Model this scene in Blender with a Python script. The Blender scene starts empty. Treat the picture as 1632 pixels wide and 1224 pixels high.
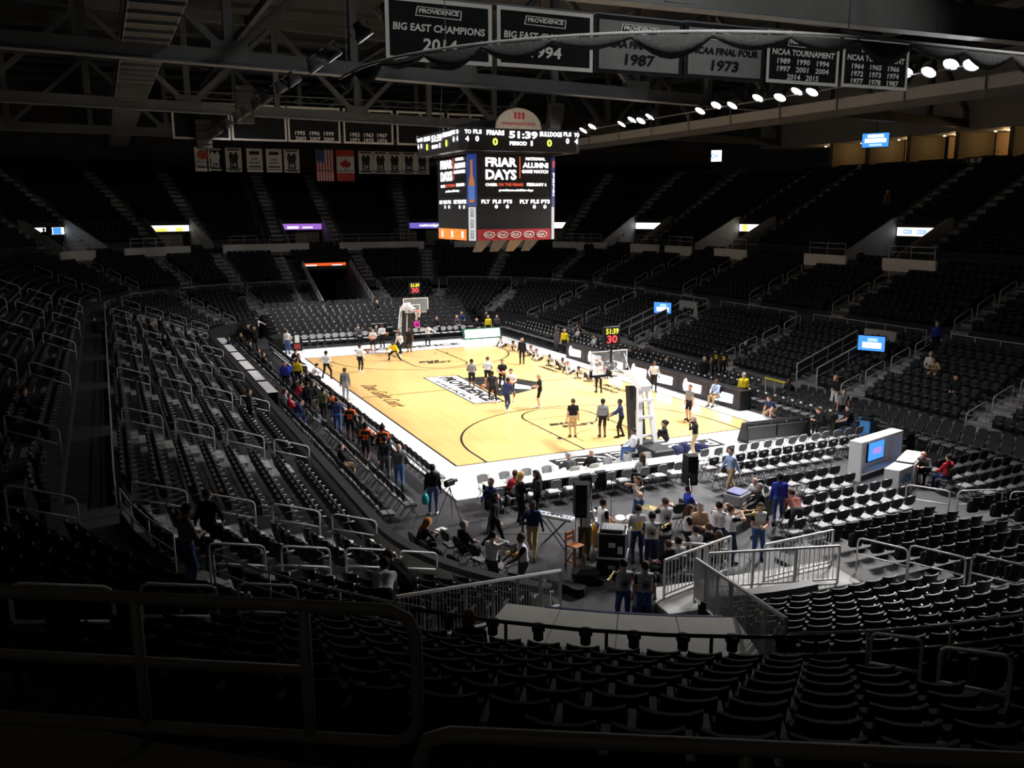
import bpy, math, random
import numpy as np
from mathutils import Vector, Matrix
random.seed(7)
SC = bpy.context.scene
COL = SC.collection
R = math.radians

# ---------------------------------------------------------------- camera, world, exposure
F_PX, CAM = 1404.16, (-19.5598, -45.6363, 9.9547)
YAW, PITCH, ROLL = 0.43, -0.1948, -0.0044
fwd = Vector((math.sin(YAW) * math.cos(PITCH), math.cos(YAW) * math.cos(PITCH), math.sin(PITCH)))
rgt = Vector((math.cos(YAW), -math.sin(YAW), 0))
upv = rgt.cross(fwd)
r2 = rgt * math.cos(ROLL) + upv * math.sin(ROLL)
u2 = -rgt * math.sin(ROLL) + upv * math.cos(ROLL)
cam_data = bpy.data.cameras.new('camera')
cam_data.sensor_width = 36.0
cam_data.lens = F_PX / 1632 * 36.0
cam_data.clip_end = 400
cam_ob = bpy.data.objects.new('camera', cam_data)
COL.objects.link(cam_ob)
cam_ob.matrix_world = Matrix(((r2.x, u2.x, -fwd.x, CAM[0]), (r2.y, u2.y, -fwd.y, CAM[1]), (r2.z, u2.z, -fwd.z, CAM[2]), (0, 0, 0, 1)))
SC.camera = cam_ob
world = bpy.data.worlds.new('world')
world.use_nodes = True
world.node_tree.nodes['Background'].inputs[0].default_value = (0.6, 0.65, 0.7, 1)
world.node_tree.nodes['Background'].inputs[1].default_value = 0.002
SC.world = world
SC.view_settings.view_transform = 'Standard'
SC.view_settings.look = 'None'
SC.view_settings.gamma = 1
SC.view_settings.use_curve_mapping = False
SC.view_settings.exposure = 0.0
SC.cycles.use_denoising = True
SC.cycles.max_bounces = 6
SC.cycles.sample_clamp_indirect = 4
FLOOD_W = 7200.0       # each court flood lamp
BANNER_FILL_W = 3500.0      # each unseen spotlight added to brighten the near banners
WALK_W = 70.0         # each dim walkway lamp

def project(p):
    d = Vector(p) - Vector(CAM)
    z = d.dot(fwd)
    return (816 + F_PX * d.dot(r2) / z, 612 - F_PX * d.dot(u2) / z, z)

# ---------------------------------------------------------------- helpers
MATS = {}
def mat(name, col, rough=0.6, metal=0.0, var=0.12, scale=6.0, bump=0.0, spec=0.5, coat=0.0):
    """principled material with a faint procedural grain"""
    if name in MATS:
        return MATS[name]
    m = bpy.data.materials.new(name)
    m.use_nodes = True
    nt = m.node_tree
    b = nt.nodes['Principled BSDF']
    b.inputs['Roughness'].default_value = rough
    b.inputs['Metallic'].default_value = metal
    b.inputs['Specular IOR Level'].default_value = spec
    b.inputs['Coat Weight'].default_value = coat
    b.inputs['Coat Roughness'].default_value = 0.12
    if var > 0:
        tc = nt.nodes.new('ShaderNodeTexCoord')
        nz = nt.nodes.new('ShaderNodeTexNoise')
        nz.inputs['Scale'].default_value = scale
        nz.inputs['Detail'].default_value = 3
        rp = nt.nodes.new('ShaderNodeValToRGB')
        rp.color_ramp.elements[0].position, rp.color_ramp.elements[1].position = 0.3, 0.7
        rp.color_ramp.elements[0].color = tuple(c * (1 - var) for c in col) + (1,)
        rp.color_ramp.elements[1].color = tuple(min(1, c * (1 + var)) for c in col) + (1,)
        nt.links.new(tc.outputs['Object'], nz.inputs['Vector'])
        nt.links.new(nz.outputs['Fac'], rp.inputs['Fac'])
        nt.links.new(rp.outputs['Color'], b.inputs['Base Color'])
        if bump > 0:
            bp = nt.nodes.new('ShaderNodeBump')
            bp.inputs['Strength'].default_value = bump
            bp.inputs['Distance'].default_value = 0.02
            nt.links.new(nz.outputs['Fac'], bp.inputs['Height'])
            nt.links.new(bp.outputs['Normal'], b.inputs['Normal'])
    else:
        b.inputs['Base Color'].default_value = tuple(col) + (1,)
    MATS[name] = m
    return m

def glow(name, col, strength):
    if name in MATS:
        return MATS[name]
    m = bpy.data.materials.new(name)
    m.use_nodes = True
    nt = m.node_tree
    b = nt.nodes['Principled BSDF']
    b.inputs['Base Color'].default_value = (0.02, 0.02, 0.02, 1)
    b.inputs['Emission Color'].default_value = tuple(col) + (1,)
    b.inputs['Emission Strength'].default_value = strength
    MATS[name] = m
    return m

class MB:
    """collects faces; build() links them as one mesh object"""
    def __init__(s):
        s.v, s.f, s.m = [], [], []
        s.cur = 0
    def add(s, vs, fs):
        o = len(s.v)
        s.v.extend([tuple(p) for p in vs])
        for f in fs:
            s.f.append(tuple(i + o for i in f))
            s.m.append(s.cur)
        return s
    def box(s, c, size, rz=0.0, M=None):
        hx, hy, hz = size[0] / 2, size[1] / 2, size[2] / 2
        ca, sa = math.cos(rz), math.sin(rz)
        vs = []
        for dz in (-hz, hz):
            for dx, dy in ((-hx, -hy), (hx, -hy), (hx, hy), (-hx, hy)):
                p = (c[0] + dx * ca - dy * sa, c[1] + dx * sa + dy * ca, c[2] + dz)
                vs.append(M @ Vector(p) if M else p)
        return s.add(vs, [(3, 2, 1, 0), (4, 5, 6, 7), (0, 1, 5, 4), (1, 2, 6, 5), (2, 3, 7, 6), (3, 0, 4, 7)])
    def bbox(s, c, size, rz=0.0, b=0.02):
        """box with chamfered vertical and horizontal edges"""
        hx, hy, hz = size[0] / 2, size[1] / 2, size[2] / 2
        ca, sa = math.cos(rz), math.sin(rz)
        b = min(b, hx * .9, hy * .9, hz * .9)
        rings = []
        for z, i in ((-hz, b), (-hz + b, 0), (hz - b, 0), (hz, b)):
            ring = []
            for sx, sy, first in ((-1, -1, 1), (1, -1, 0), (1, 1, 1), (-1, 1, 0)):
                a1 = (sx * (hx - i), sy * (hy - b - i)) if first else (sx * (hx - b - i), sy * (hy - i))
                a2 = (sx * (hx - b - i), sy * (hy - i)) if first else (sx * (hx - i), sy * (hy - b - i))
                ring += [a1, a2]
            rings.append([(c[0] + x * ca - y * sa, c[1] + x * sa + y * ca, c[2] + z) for x, y in ring])
        vs = [p for r_ in rings for p in r_]
        fs = [tuple(range(7, -1, -1)), tuple(range(24, 32))]
        for k in range(3):
            for j in range(8):
                fs.append((k * 8 + j, k * 8 + (j + 1) % 8, k * 8 + 8 + (j + 1) % 8, k * 8 + 8 + j))
        return s.add(vs, fs)
    def bar(s, p, q, w, h=None, up=(0, 0, 1)):
        """rectangular bar from p to q"""
        p, q = Vector(p), Vector(q)
        h = h or w
        t = (q - p).normalized()
        u = Vector(up)
        if abs(t.dot(u)) > .98:
            u = Vector((1, 0, 0))
        a = t.cross(u).normalized()
        u = a.cross(t)
        vs = []
        for e in (p, q):
            for sa, sb in ((-1, -1), (1, -1), (1, 1), (-1, 1)):
                vs.append(e + a * (sa * w / 2) + u * (sb * h / 2))
        return s.add(vs, [(0, 1, 2, 3), (7, 6, 5, 4), (0, 4, 5, 1), (1, 5, 6, 2), (2, 6, 7, 3), (3, 7, 4, 0)])
    def tube(s, pts, r, n=6, cap=True, closed=False):
        pts = [Vector(p) for p in pts]
        rs = r if isinstance(r, (list, tuple)) else [r] * len(pts)
        N = len(pts)
        o = len(s.v)
        ref = None
        for i, p in enumerate(pts):
            t = (pts[(i + 1) % N if closed else min(i + 1, N - 1)] - pts[(i - 1) % N if closed else max(i - 1, 0)])
            t = t.normalized() if t.length > 1e-9 else Vector((0, 0, 1))
            if ref is None:
                ref = Vector((0, 0, 1)) if abs(t.z) < .9 else Vector((1, 0, 0))
            a = t.cross(ref)
            if a.length < 1e-6:
                ref = Vector((0, 1, 0)); a = t.cross(ref)
            a.normalize()
            b = a.cross(t)
            ref = b
            for k in range(n):
                an = 2 * math.pi * (k + .5) / n
                s.v.append(tuple(p + (a * math.cos(an) + b * math.sin(an)) * rs[i]))
        for i in range(N if closed else N - 1):
            i2 = (i + 1) % N
            for k in range(n):
                s.f.append((o + i * n + k, o + i * n + (k + 1) % n, o + i2 * n + (k + 1) % n, o + i2 * n + k))
                s.m.append(s.cur)
        if cap and not closed:
            s.f.append(tuple(o + k for k in range(n - 1, -1, -1))); s.m.append(s.cur)
            s.f.append(tuple(o + (N - 1) * n + k for k in range(n))); s.m.append(s.cur)
        return s
    def lathe(s, prof, n=16, c=(0, 0, 0), M=None, front=True):
        o = len(s.v)
        for r_, z in prof:
            for k in range(n):
                a = 2 * math.pi * k / n
                p = Vector((c[0] + r_ * math.cos(a), c[1] + r_ * math.sin(a), c[2] + z))
                s.v.append(tuple(M @ p if M else p))
        for i in range(len(prof) - 1):
            for k in range(n):
                s.f.append((o + i * n + k, o + i * n + (k + 1) % n, o + (i + 1) * n + (k + 1) % n, o + (i + 1) * n + k))
                s.m.append(s.cur)
        s.f.append(tuple(o + k for k in range(n - 1, -1, -1))); s.m.append(s.cur)
        if front:
            s.f.append(tuple(o + (len(prof) - 1) * n + k for k in range(n))); s.m.append(s.cur)
        return s
    def prism(s, poly, z0, z1, M=None):
        """poly: counter-clockwise (x, y); extruded along z (or through matrix M)"""
        n = len(poly)
        vs = [Vector((x, y, z0)) for x, y in poly] + [Vector((x, y, z1)) for x, y in poly]
        if M:
            vs = [M @ v for v in vs]
        fs = [tuple(range(n - 1, -1, -1)), tuple(range(n, 2 * n))]
        fs += [(k, (k + 1) % n, n + (k + 1) % n, n + k) for k in range(n)]
        return s.add(vs, fs)
    def grid(s, rows):
        """rows of equal length points -> quads"""
        n = len(rows[0])
        vs = [p for r_ in rows for p in r_]
        fs = []
        for i in range(len(rows) - 1):
            for k in range(n - 1):
                fs.append((i * n + k, i * n + k + 1, (i + 1) * n + k + 1, (i + 1) * n + k))
        return s.add(vs, fs)
    def mesh(s, name, mats, smooth=False):
        me = bpy.data.meshes.new(name)
        me.from_pydata(s.v, [], s.f)
        ms = mats if isinstance(mats, (list, tuple)) else [mats]
        for m in ms:
            me.materials.append(m)
        if len(ms) > 1:
            me.polygons.foreach_set('material_index', s.m)
        if smooth:
            me.polygons.foreach_set('use_smooth', [True] * len(me.polygons))
        me.update()
        return me
    def build(s, name, mats, parent=None, smooth=False, loc=None, rz=None):
        return link(name, s.mesh(name, mats, smooth), parent, loc, rz)

def link(name, me, parent=None, loc=None, rz=None, M=None):
    o = bpy.data.objects.new(name, me)
    COL.objects.link(o)
    if parent is not None:
        o.parent = parent
    if loc is not None:
        o.location = loc
    if rz is not None:
        o.rotation_euler = (0, 0, rz)
    if M is not None:
        o.matrix_local = M
    return o

def tag(o, label=None, cat=None, group=None, kind=None):
    for k, v in (('label', label), ('category', cat), ('group', group), ('kind', kind)):
        if v is not None:
            o[k] = v
    return o

def thing(name, label, cat, loc=(0, 0, 0), rz=0.0, group=None):
    return tag(link(name, None, None, loc, rz), label, cat, group)

def struct(o):
    o['kind'] = 'structure'
    return o

def copy_tree(o, parent=None):
    c = o.copy()
    COL.objects.link(c)
    if parent is not None:
        c.parent = parent
    for ch in KIDS.get(o.name, []):
        copy_tree(ch, c)
    return c
KIDS = {}
def kids(o, *ch):
    KIDS.setdefault(o.name, []).extend(ch)
    return o

ORD = 'first second third fourth fifth sixth seventh eighth ninth tenth eleventh twelfth thirteenth fourteenth fifteenth sixteenth seventeenth eighteenth nineteenth twentieth'.split()
def ordw(i):
    """1 -> first ... 39 -> thirty-ninth"""
    if i <= 20:
        return ORD[i - 1]
    t = {2: 'twenty', 3: 'thirty', 4: 'forty', 5: 'fifty', 6: 'sixty', 7: 'seventy', 8: 'eighty', 9: 'ninety'}[i // 10]
    return (t[:-1] + 'ieth') if i % 10 == 0 else t + '-' + ORD[i % 10 - 1]

TEXT_CACHE = {}
def text_mesh(body, bold=0.0, spacing=1.0, res=2):
    """flat letters, baseline centred at the origin, cap height about 0.7, returned as mesh with its width"""
    key = (body, bold, spacing, res)
    if key in TEXT_CACHE:
        return TEXT_CACHE[key]
    cu = bpy.data.curves.new('lettering', 'FONT')
    cu.body = body
    cu.align_x = 'CENTER'
    cu.offset = bold
    cu.space_character = spacing
    cu.resolution_u = res
    cu.extrude = 0.012
    ob = bpy.data.objects.new('lettering', cu)
    me = bpy.data.meshes.new_from_object(ob)
    bpy.data.objects.remove(ob)
    xs = [v.co.x for v in me.vertices] or [0, 1]
    ys = [v.co.y for v in me.vertices] or [0, 1]
    TEXT_CACHE[key] = (me, min(xs), max(xs), min(ys), max(ys))
    return TEXT_CACHE[key]

def frame(o, right, up):
    """matrix whose x runs along right, y along up, z out of the face"""
    rx, uy = Vector(right).normalized(), Vector(up).normalized()
    n = rx.cross(uy).normalized()
    uy = n.cross(rx)
    return Matrix(((rx.x, uy.x, n.x, o[0]), (rx.y, uy.y, n.y, o[1]), (rx.z, uy.z, n.z, o[2]), (0, 0, 0, 1)))

def letters(name, body, M, cx, cy, w, h, m, parent, lift=0.01, bold=0.02, spacing=1.0, shear=0.0, res=2):
    """print body on the face M, centred at (cx, cy), fitted into w x h"""
    me0, x0, x1, y0, y1 = text_mesh(body, bold, spacing, res)
    me = me0.copy()
    me.materials.clear()
    me.materials.append(m)
    sx, sy = w / max(1e-6, x1 - x0), h / max(1e-6, y1 - y0)
    T = M @ Matrix.Translation((cx, cy, lift)) @ Matrix(((sx, shear * sy, 0, -(x0 + x1) / 2 * sx - shear * sy * (y0 + y1) / 2), (0, sy, 0, -(y0 + y1) / 2 * sy), (0, 0, min(sx, sy), 0), (0, 0, 0, 1)))
    me.transform(T)
    return link(name, me, parent)

def plate(name, M, x0, x1, y0, y1, m, parent=None, t=0.02, z=0.0):
    return MB().prism([(x0, y0), (x1, y0), (x1, y1), (x0, y1)], z, z + t, M).build(name, m, parent)

# ---------------------------------------------------------------- materials used all over
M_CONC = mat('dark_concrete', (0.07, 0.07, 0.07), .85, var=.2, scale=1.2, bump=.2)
M_TREAD = mat('mid_grey_concrete', (0.17, 0.17, 0.168), .8, var=.2, scale=1.2, bump=.2)  # paler concrete for the lower terrace
M_STEP = mat('step_concrete', (0.34, 0.34, 0.33), .85, var=.2, scale=2)
M_SEATG = mat('grey_seat_plastic', (0.075, 0.077, 0.076), .5, var=.12, scale=3)
M_SEAT = mat('black_seat_plastic', (0.014, 0.0145, 0.016), .5, var=.15, scale=3, spec=.2)
M_ARM = mat('grey_armrest', (0.15, 0.15, 0.155), .35, var=.1)
M_RAIL = mat('grey_rail_paint', (0.6, 0.6, 0.6), .4, metal=.0, var=.08)
M_BLACK = mat('black_paint', (0.012, 0.012, 0.013), .5, var=.1, spec=.18)
M_BLKMET = mat('black_metal', (0.02, 0.02, 0.022), .35, metal=.4, var=.1)
M_WHITE = mat('white_paint', (0.8, 0.8, 0.79), .45, var=.04)
M_STEEL = mat('steel_grey_paint', (0.085, 0.098, 0.108), .6, var=.12, scale=2)
M_CHROME = mat('chrome', (0.75, 0.75, 0.76), .2, metal=.9, var=.03)
M_GREYPLA = mat('grey_plastic', (0.26, 0.27, 0.28), .45, var=.08)
M_LWALL = mat('pale_wall_paint', (0.42, 0.42, 0.40), .7, var=.1, scale=1)
M_DWALL = mat('dark_wall_paint', (0.05, 0.05, 0.052), .8, var=.2, scale=.6, spec=.2)
# ---------------------------------------------------------------- seating bowl laid out on the rink outline
HX, HY, CR = 12.95, 30.5, 8.5
CXX, CYY = HX - CR, HY - CR           # corner centres (4.45, 22)
QL = CR * math.pi / 2
SEG = [44.0, QL, 8.9, QL, 44.0, QL, 8.9, QL]
CUM = [0]
for q in SEG:
    CUM.append(CUM[-1] + q)
TOTAL = CUM[-1]
def ring(s, d):
    """point at path length s on the outline pushed outward by d; also outward normal"""
    s %= TOTAL
    k = max(i for i in range(8) if CUM[i] <= s + 1e-9)
    t = s - CUM[k]
    if k == 0: return (-HX - d, 22 - t), (-1, 0)
    if k == 2: return (-4.45 + t, -HY - d), (0, -1)
    if k == 4: return (HX + d, -22 + t), (1, 0)
    if k == 6: return (4.45 - t, HY + d), (0, 1)
    c, a0 = {1: ((-4.45, -22), 180), 3: ((4.45, -22), 270), 5: ((4.45, 22), 0), 7: ((-4.45, 22), 90)}[k]
    a = R(a0) + t / CR
    n = (math.cos(a), math.sin(a))
    return (c[0] + (CR + d) * n[0], c[1] + (CR + d) * n[1]), n
def stretch(s, d):
    s %= TOTAL
    k = max(i for i in range(8) if CUM[i] <= s + 1e-9)
    return 1.0 if k % 2 == 0 else (CR + d) / CR
def s_left(y): return 22 - y
def s_nl(deg): return CUM[1] + R(deg - 180) * CR
def s_near(x): return CUM[2] + x + 4.45
def s_right(y): return CUM[4] + y + 22
def s_fr(deg): return CUM[5] + R(deg) * CR
def s_far(x): return CUM[6] + 4.45 - x
def s_fl(deg): return CUM[7] + R(deg - 90) * CR
def samples(s0, s1):
    out = [s0]
    s = s0
    while s < s1 - 1e-6:
        k = max(i for i in range(8) if CUM[i] <= (s % TOTAL) + 1e-9)
        nxt = s + (CUM[k + 1] - s % TOTAL if k % 2 == 0 else R(5) * CR)
        if k % 2: nxt = min(nxt, s + CUM[k + 1] - s % TOTAL)
        s = min(max(nxt, s + 1e-6), s1)
        if s - out[-1] > 1e-4: out.append(s)
    return out

D0, DR = 0.45, 0.80
LOW = [(D0 + DR * k, 0.50 + 0.28 * k) for k in range(8)]          # (offset of tread front, height)
MIDD = [(8.05 + .75 * k, 3.33 + 0.33 * k) for k in range(9)]
UPP = [(16.4 + 0.82 * k, 6.90 + 0.45 * k) for k in range(17)]
TUN_N = (s_nl(225), s_nl(246))        # player tunnel by the band
TUN_F = (s_far(2.6), s_far(-2.1))     # far tunnel
def inside(s, z):
    return z[0] <= s <= z[1]

def strip(mb, d0, d1, z, zlow, ss):
    """a tread at height z from offset d0 to d1 with its front riser down to zlow"""
    mb.grid([[(*ring(s, d0)[0], zlow) for s in ss], [(*ring(s, d0)[0], z) for s in ss], [(*ring(s, d1)[0], z) for s in ss]])

def terrace(name, rows, depth, zbase, cuts, label, m=None):
    root = struct(link(name, None))
    zl = zbase
    for k, (d, z) in enumerate(rows):
        mb = MB()
        ivs, s = [], 0.0
        for a, b, kmax in sorted(cuts):
            if (k >= kmax if kmax > 0 else k < -kmax): continue
            ivs.append((s, a)); s = b
        ivs.append((s, TOTAL))
        for a, b in ivs:
            strip(mb, d, d + depth + .02, z, zl, samples(a, b))
        mb.build('terrace_step', m or M_CONC, root)
        zl = z
    root['label'] = label
    return root
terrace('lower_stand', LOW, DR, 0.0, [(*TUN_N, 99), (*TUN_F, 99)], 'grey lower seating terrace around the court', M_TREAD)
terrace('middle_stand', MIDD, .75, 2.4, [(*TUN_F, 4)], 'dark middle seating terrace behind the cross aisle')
# portals: gaps in the upper terrace
PORT = [('far middle', s_far(-0.2)), ('far beside the scoreboard', s_fr(71)), ('far behind the scoreboard', s_fr(43)), ('far left', s_fl(109)), ('left corner', s_fl(134.5)),
        ('right corner', s_fr(18)), ('right middle', s_right(16.6)), ('right near', s_right(-.9)), ('right end', s_right(-18.5)), ('left straight', s_left(8)), ('left straight', s_left(-10))]
def port_cut(s): 
    h = 2.3 / stretch(s, 17)
    return (s - h, s + h, 4)
SUITE = (s_right(-20), s_right(25))
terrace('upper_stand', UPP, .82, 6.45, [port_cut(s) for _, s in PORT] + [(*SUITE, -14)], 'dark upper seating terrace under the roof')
def flat(name, d0, d1, z, m=M_CONC, cuts=()):
    mb = MB()
    ivs, s = [], 0.0
    for a, b in sorted(cuts):
        ivs.append((s, a)); s = b
    ivs.append((s, TOTAL))
    for a, b in ivs:
        ss = samples(a, b)
        mb.grid([[(*ring(q, d0)[0], z) for q in ss], [(*ring(q, d1)[0], z) for q in ss]])
    return struct(mb.build(name, m))
flat('floor_cross_aisle', 6.85, 8.06, 2.75, M_CONC, [TUN_F])
M_WALK = mat('brown_walkway_concrete', (0.13, 0.115, 0.09), .8, var=.2, scale=1.5)
flat('floor_concourse', 14.79, 16.42, 6.45, M_WALK)
# outer walls and roof
mb = MB()
for ss in (samples(0, SUITE[0]), samples(SUITE[1], TOTAL)):
    mb.grid([[(*ring(q, 30.4)[0], 14.1) for q in ss], [(*ring(q, 31.5)[0], 14.1) for q in ss], [(*ring(q, 31.5)[0], 24) for q in ss]])
struct(mb.build('wall_upper', M_DWALL))
mb = MB()
mb.box((0, 0, 24.2), (100, 136, .3))
struct(mb.build('ceiling', mat('roof_deck', (0.05, 0.052, 0.05), .9, var=.25, scale=.4)))

# ---------------------------------------------------------------- floor, court
M_FLOOR = mat('charcoal_event_floor', (0.045, 0.045, 0.049), .36, var=.12, scale=.8)
mb = MB()
mb.box((0, 0, -.1), (40, 80, .2))
struct(mb.build('floor', M_FLOOR))
def wood_mat():
    m = bpy.data.materials.new('maple_court')
    m.use_nodes = True
    nt = m.node_tree
    b = nt.nodes['Principled BSDF']
    tc = nt.nodes.new('ShaderNodeTexCoord')
    mp = nt.nodes.new('ShaderNodeMapping')
    mp.inputs['Rotation'].default_value = (0, 0, R(90))
    br = nt.nodes.new('ShaderNodeTexBrick')
    br.inputs['Scale'].default_value = 1.0
    br.inputs['Brick Width'].default_value = 1.6
    br.inputs['Row Height'].default_value = 0.09
    br.inputs['Mortar Size'].default_value = 0.002
    br.inputs['Color1'].default_value = (0.65, 0.405, 0.15, 1)
    br.inputs['Color2'].default_value = (0.73, 0.475, 0.19, 1)
    br.inputs['Mortar'].default_value = (0.5, 0.31, 0.12, 1)
    nz = nt.nodes.new('ShaderNodeTexNoise')
    nz.inputs['Scale'].default_value = .35
    nz.inputs['Detail'].default_value = 5
    mx = nt.nodes.new('ShaderNodeMix')
    mx.data_type = 'RGBA'
    mx.blend_type = 'MULTIPLY'
    mx.inputs[0].default_value = .35
    rp = nt.nodes.new('ShaderNodeValToRGB')
    rp.color_ramp.elements[0].color = (.72, .62, .5, 1)
    rp.color_ramp.elements[1].color = (1, 1, 1, 1)
    nt.links.new(tc.outputs['Object'], mp.inputs['Vector'])
    nt.links.new(mp.outputs['Vector'], br.inputs['Vector'])
    nt.links.new(tc.outputs['Object'], nz.inputs['Vector'])
    nt.links.new(nz.outputs['Fac'], rp.inputs['Fac'])
    nt.links.new(br.outputs['Color'], mx.inputs[6])
    nt.links.new(rp.outputs['Color'], mx.inputs[7])
    nt.links.new(mx.outputs[2], b.inputs['Base Color'])
    b.inputs['Roughness'].default_value = .32
    b.inputs['Coat Weight'].default_value = .5
    b.inputs['Coat Roughness'].default_value = .13
    return m
M_WOOD = wood_mat()
M_APRON = mat('white_apron_lacquer', (0.80, 0.80, 0.81), .35, var=.02, coat=.4)
M_LINE = mat('black_court_paint', (0.008, 0.007, 0.006), .55, var=.05, spec=.15)
CL, CB = 7.62, 14.325
court = struct(MB().box((0, 0, .01), (2 * CL, 2 * CB, .1)).build('floor_court', M_WOOD))
court['label'] = 'maple basketball court with black lines'
mb = MB()
for x0, x1, y0, y1 in ((-9.1, 9.1, CB, 18.4), (-9.1, 9.1, -18.2, -CB), (-9.1, -CL, -CB, CB), (CL, 9.1, -CB, CB)):
    mb.box(((x0 + x1) / 2, (y0 + y1) / 2, .01), (x1 - x0, y1 - y0, .1))
struct(mb.build('floor_apron', M_APRON))['label'] = 'white apron around the court'
ZL = .0605
def line_poly(pts, w, closed=False):
    mb = MB()
    n = len(pts)
    L, Rr = [], []
    for i, p in enumerate(pts):
        a = pts[max(i - 1, 0)] if not closed else pts[i - 1]
        b = pts[min(i + 1, n - 1)] if not closed else pts[(i + 1) % n]
        t = Vector((b[0] - a[0], b[1] - a[1])).normalized()
        L.append((p[0] - t.y * w / 2, p[1] + t.x * w / 2, ZL + .002))
        Rr.append((p[0] + t.y * w / 2, p[1] - t.x * w / 2, ZL + .002))
    if closed:
        L.append(L[0]); Rr.append(Rr[0])
    mb.grid([Rr, L])
    return mb
LW = .10
def cline(pts, closed=False, w=LW):
    o = line_poly(pts, w, closed).build('court_line', M_LINE, court)
    o.location.z = 0
    return o
def arcp(c, r_, a0, a1, n=40):
    return [(c[0] + r_ * math.cos(R(a0 + (a1 - a0) * i / n)), c[1] + r_ * math.sin(R(a0 + (a1 - a0) * i / n))) for i in range(n + 1)]
cline([(-CL, -CB), (CL, -CB)]); cline([(CL, -CB), (CL, CB)]); cline([(CL, CB), (-CL, CB)]); cline([(-CL, CB), (-CL, -CB)])
cline([(-CL, 0), (CL, 0)])
cline(arcp((0, 0), 1.83, 0, 360, 48)[:-1], True)
for sg in (-1, 1):
    by = sg * CB
    f = lambda pts: [(x, by - sg * y) for x, y in pts]
    cline(f([(-6.325, 0), (-6.325, 1.6)] + arcp((0, 1.6), 6.325, 180, 0, 60)[1:-1] + [(6.325, 1.6), (6.325, 0)]))
    cline(f([(-1.83, 0), (-1.83, 5.79), (1.83, 5.79), (1.83, 0)]))
    cline(f(arcp((0, 5.79), 1.83, 180, 0, 30)))
    cline(f([(-1.22, 1.2), (-1.22, 1.6)] + arcp((0, 1.6), 1.22, 180, 0, 24)[1:-1] + [(1.22, 1.6), (1.22, 1.2)]), w=.04)
    for sx in (-1, 1):
        for yy in (2.1, 3.0, 3.95, 4.9):
            MB().box((sx * 1.95, by - sg * yy, ZL), (.2, .3 if yy < 2.5 else .06, .004)).build('lane_mark', M_LINE, court)

# ---------------------------------------------------------------- dasher wall around the rink
M_CAP = mat('black_dasher_cap', (0.03, 0.03, 0.032), .45, var=.1, spec=.3)
M_PANEL = mat('cream_dasher_panel', (0.62, 0.61, 0.56), .6, var=.08, scale=1.5)
dash = struct(link('wall_dasher', None))
dash['label'] = 'low dasher wall with a black cap between stand and floor'
DASH = [(TUN_N[1] + .6 - TOTAL * 0, s_near(-4.6)), (s_right(17), s_far(3.3)), (s_far(-2.6), TUN_N[0] + TOTAL)]
for a, b in DASH:
    if b - a < .2: continue
    n = max(1, round((b - a) / 2.4))
    for i in range(n):
        s0, s1 = a + (b - a) * i / n, a + (b - a) * (i + 1) / n
        sss = samples(s0 + .015, s1 - .015)
        mb = MB()
        for d_in, d_out, z0, z1 in ((-.05, .07, 0, .95),):
            p0 = [ring(q, d_in)[0] for q in sss]; p1 = [ring(q, d_out)[0] for q in sss]
            mb.grid([[(*p, z0) for p in p0], [(*p, z1) for p in p0], [(*p, z1) for p in p1], [(*p, z0) for p in p1]])
        mb.build('wall_panel', M_PANEL, dash)
    sss = samples(a, b)
    p0 = [ring(q, -.14)[0] for q in sss]; p1 = [ring(q, .16)[0] for q in sss]
    mb = MB()
    mb.grid([[(*p, .93) for p in p0], [(*p, 1.1) for p in p0], [(*p, 1.1) for p in p1], [(*p, .93) for p in p1], [(*p, .93) for p in p0]])
    # dark inner face towards the floor
    p2 = [ring(q, -.07)[0] for q in sss]
    mb.grid([[(*p, 0) for p in p2], [(*p, .93) for p in p2]])
    mb.build('wall_cap', M_CAP, dash)

# ---------------------------------------------------------------- aisles
A_LOW = [s_left(y) for y in (20.5, 11.6, 2.8, -5.2, -13.8)] + [s_nl(184), s_nl(204)] + [s_near(-1.85)] \
    + [s_right(y) for y in (-20.5, -13.4, -3.6, 5.5, 15.2)] + [s_fr(4), s_fr(38), s_fr(68)] + [s_far(4.1), s_far(-3.9), s_fl(106), s_fl(131), s_fl(160)]
A_MID = [s_left(y) for y in (15.6, 6.9, -1.9, -10.4, -19.6)] + [s_nl(195), s_nl(219.5), s_nl(249)] + [s_near(-1)] \
    + [s_right(y) for y in (-13.3, -4.6, 3.2, 11, 17.9)] + [s_fr(9), s_fr(27), s_fr(50), s_fr(72)] + [s_far(4.0), s_far(-3.8), s_fl(104), s_fl(120), s_fl(140), s_fl(160)]
A_UPP = []
for _, s in PORT:
    w = 2.9 / stretch(s, 20)
    A_UPP += [s - w, s + w]
A_UPP += [s_nl(240)]
def aisle_half(s, d, w=.62): return w / stretch(s, d)
def near_aisle(s, d, A, w=.62):
    return any(abs((s - a + TOTAL / 2) % TOTAL - TOTAL / 2) < aisle_half(s, d, w) for a in A)

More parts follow.
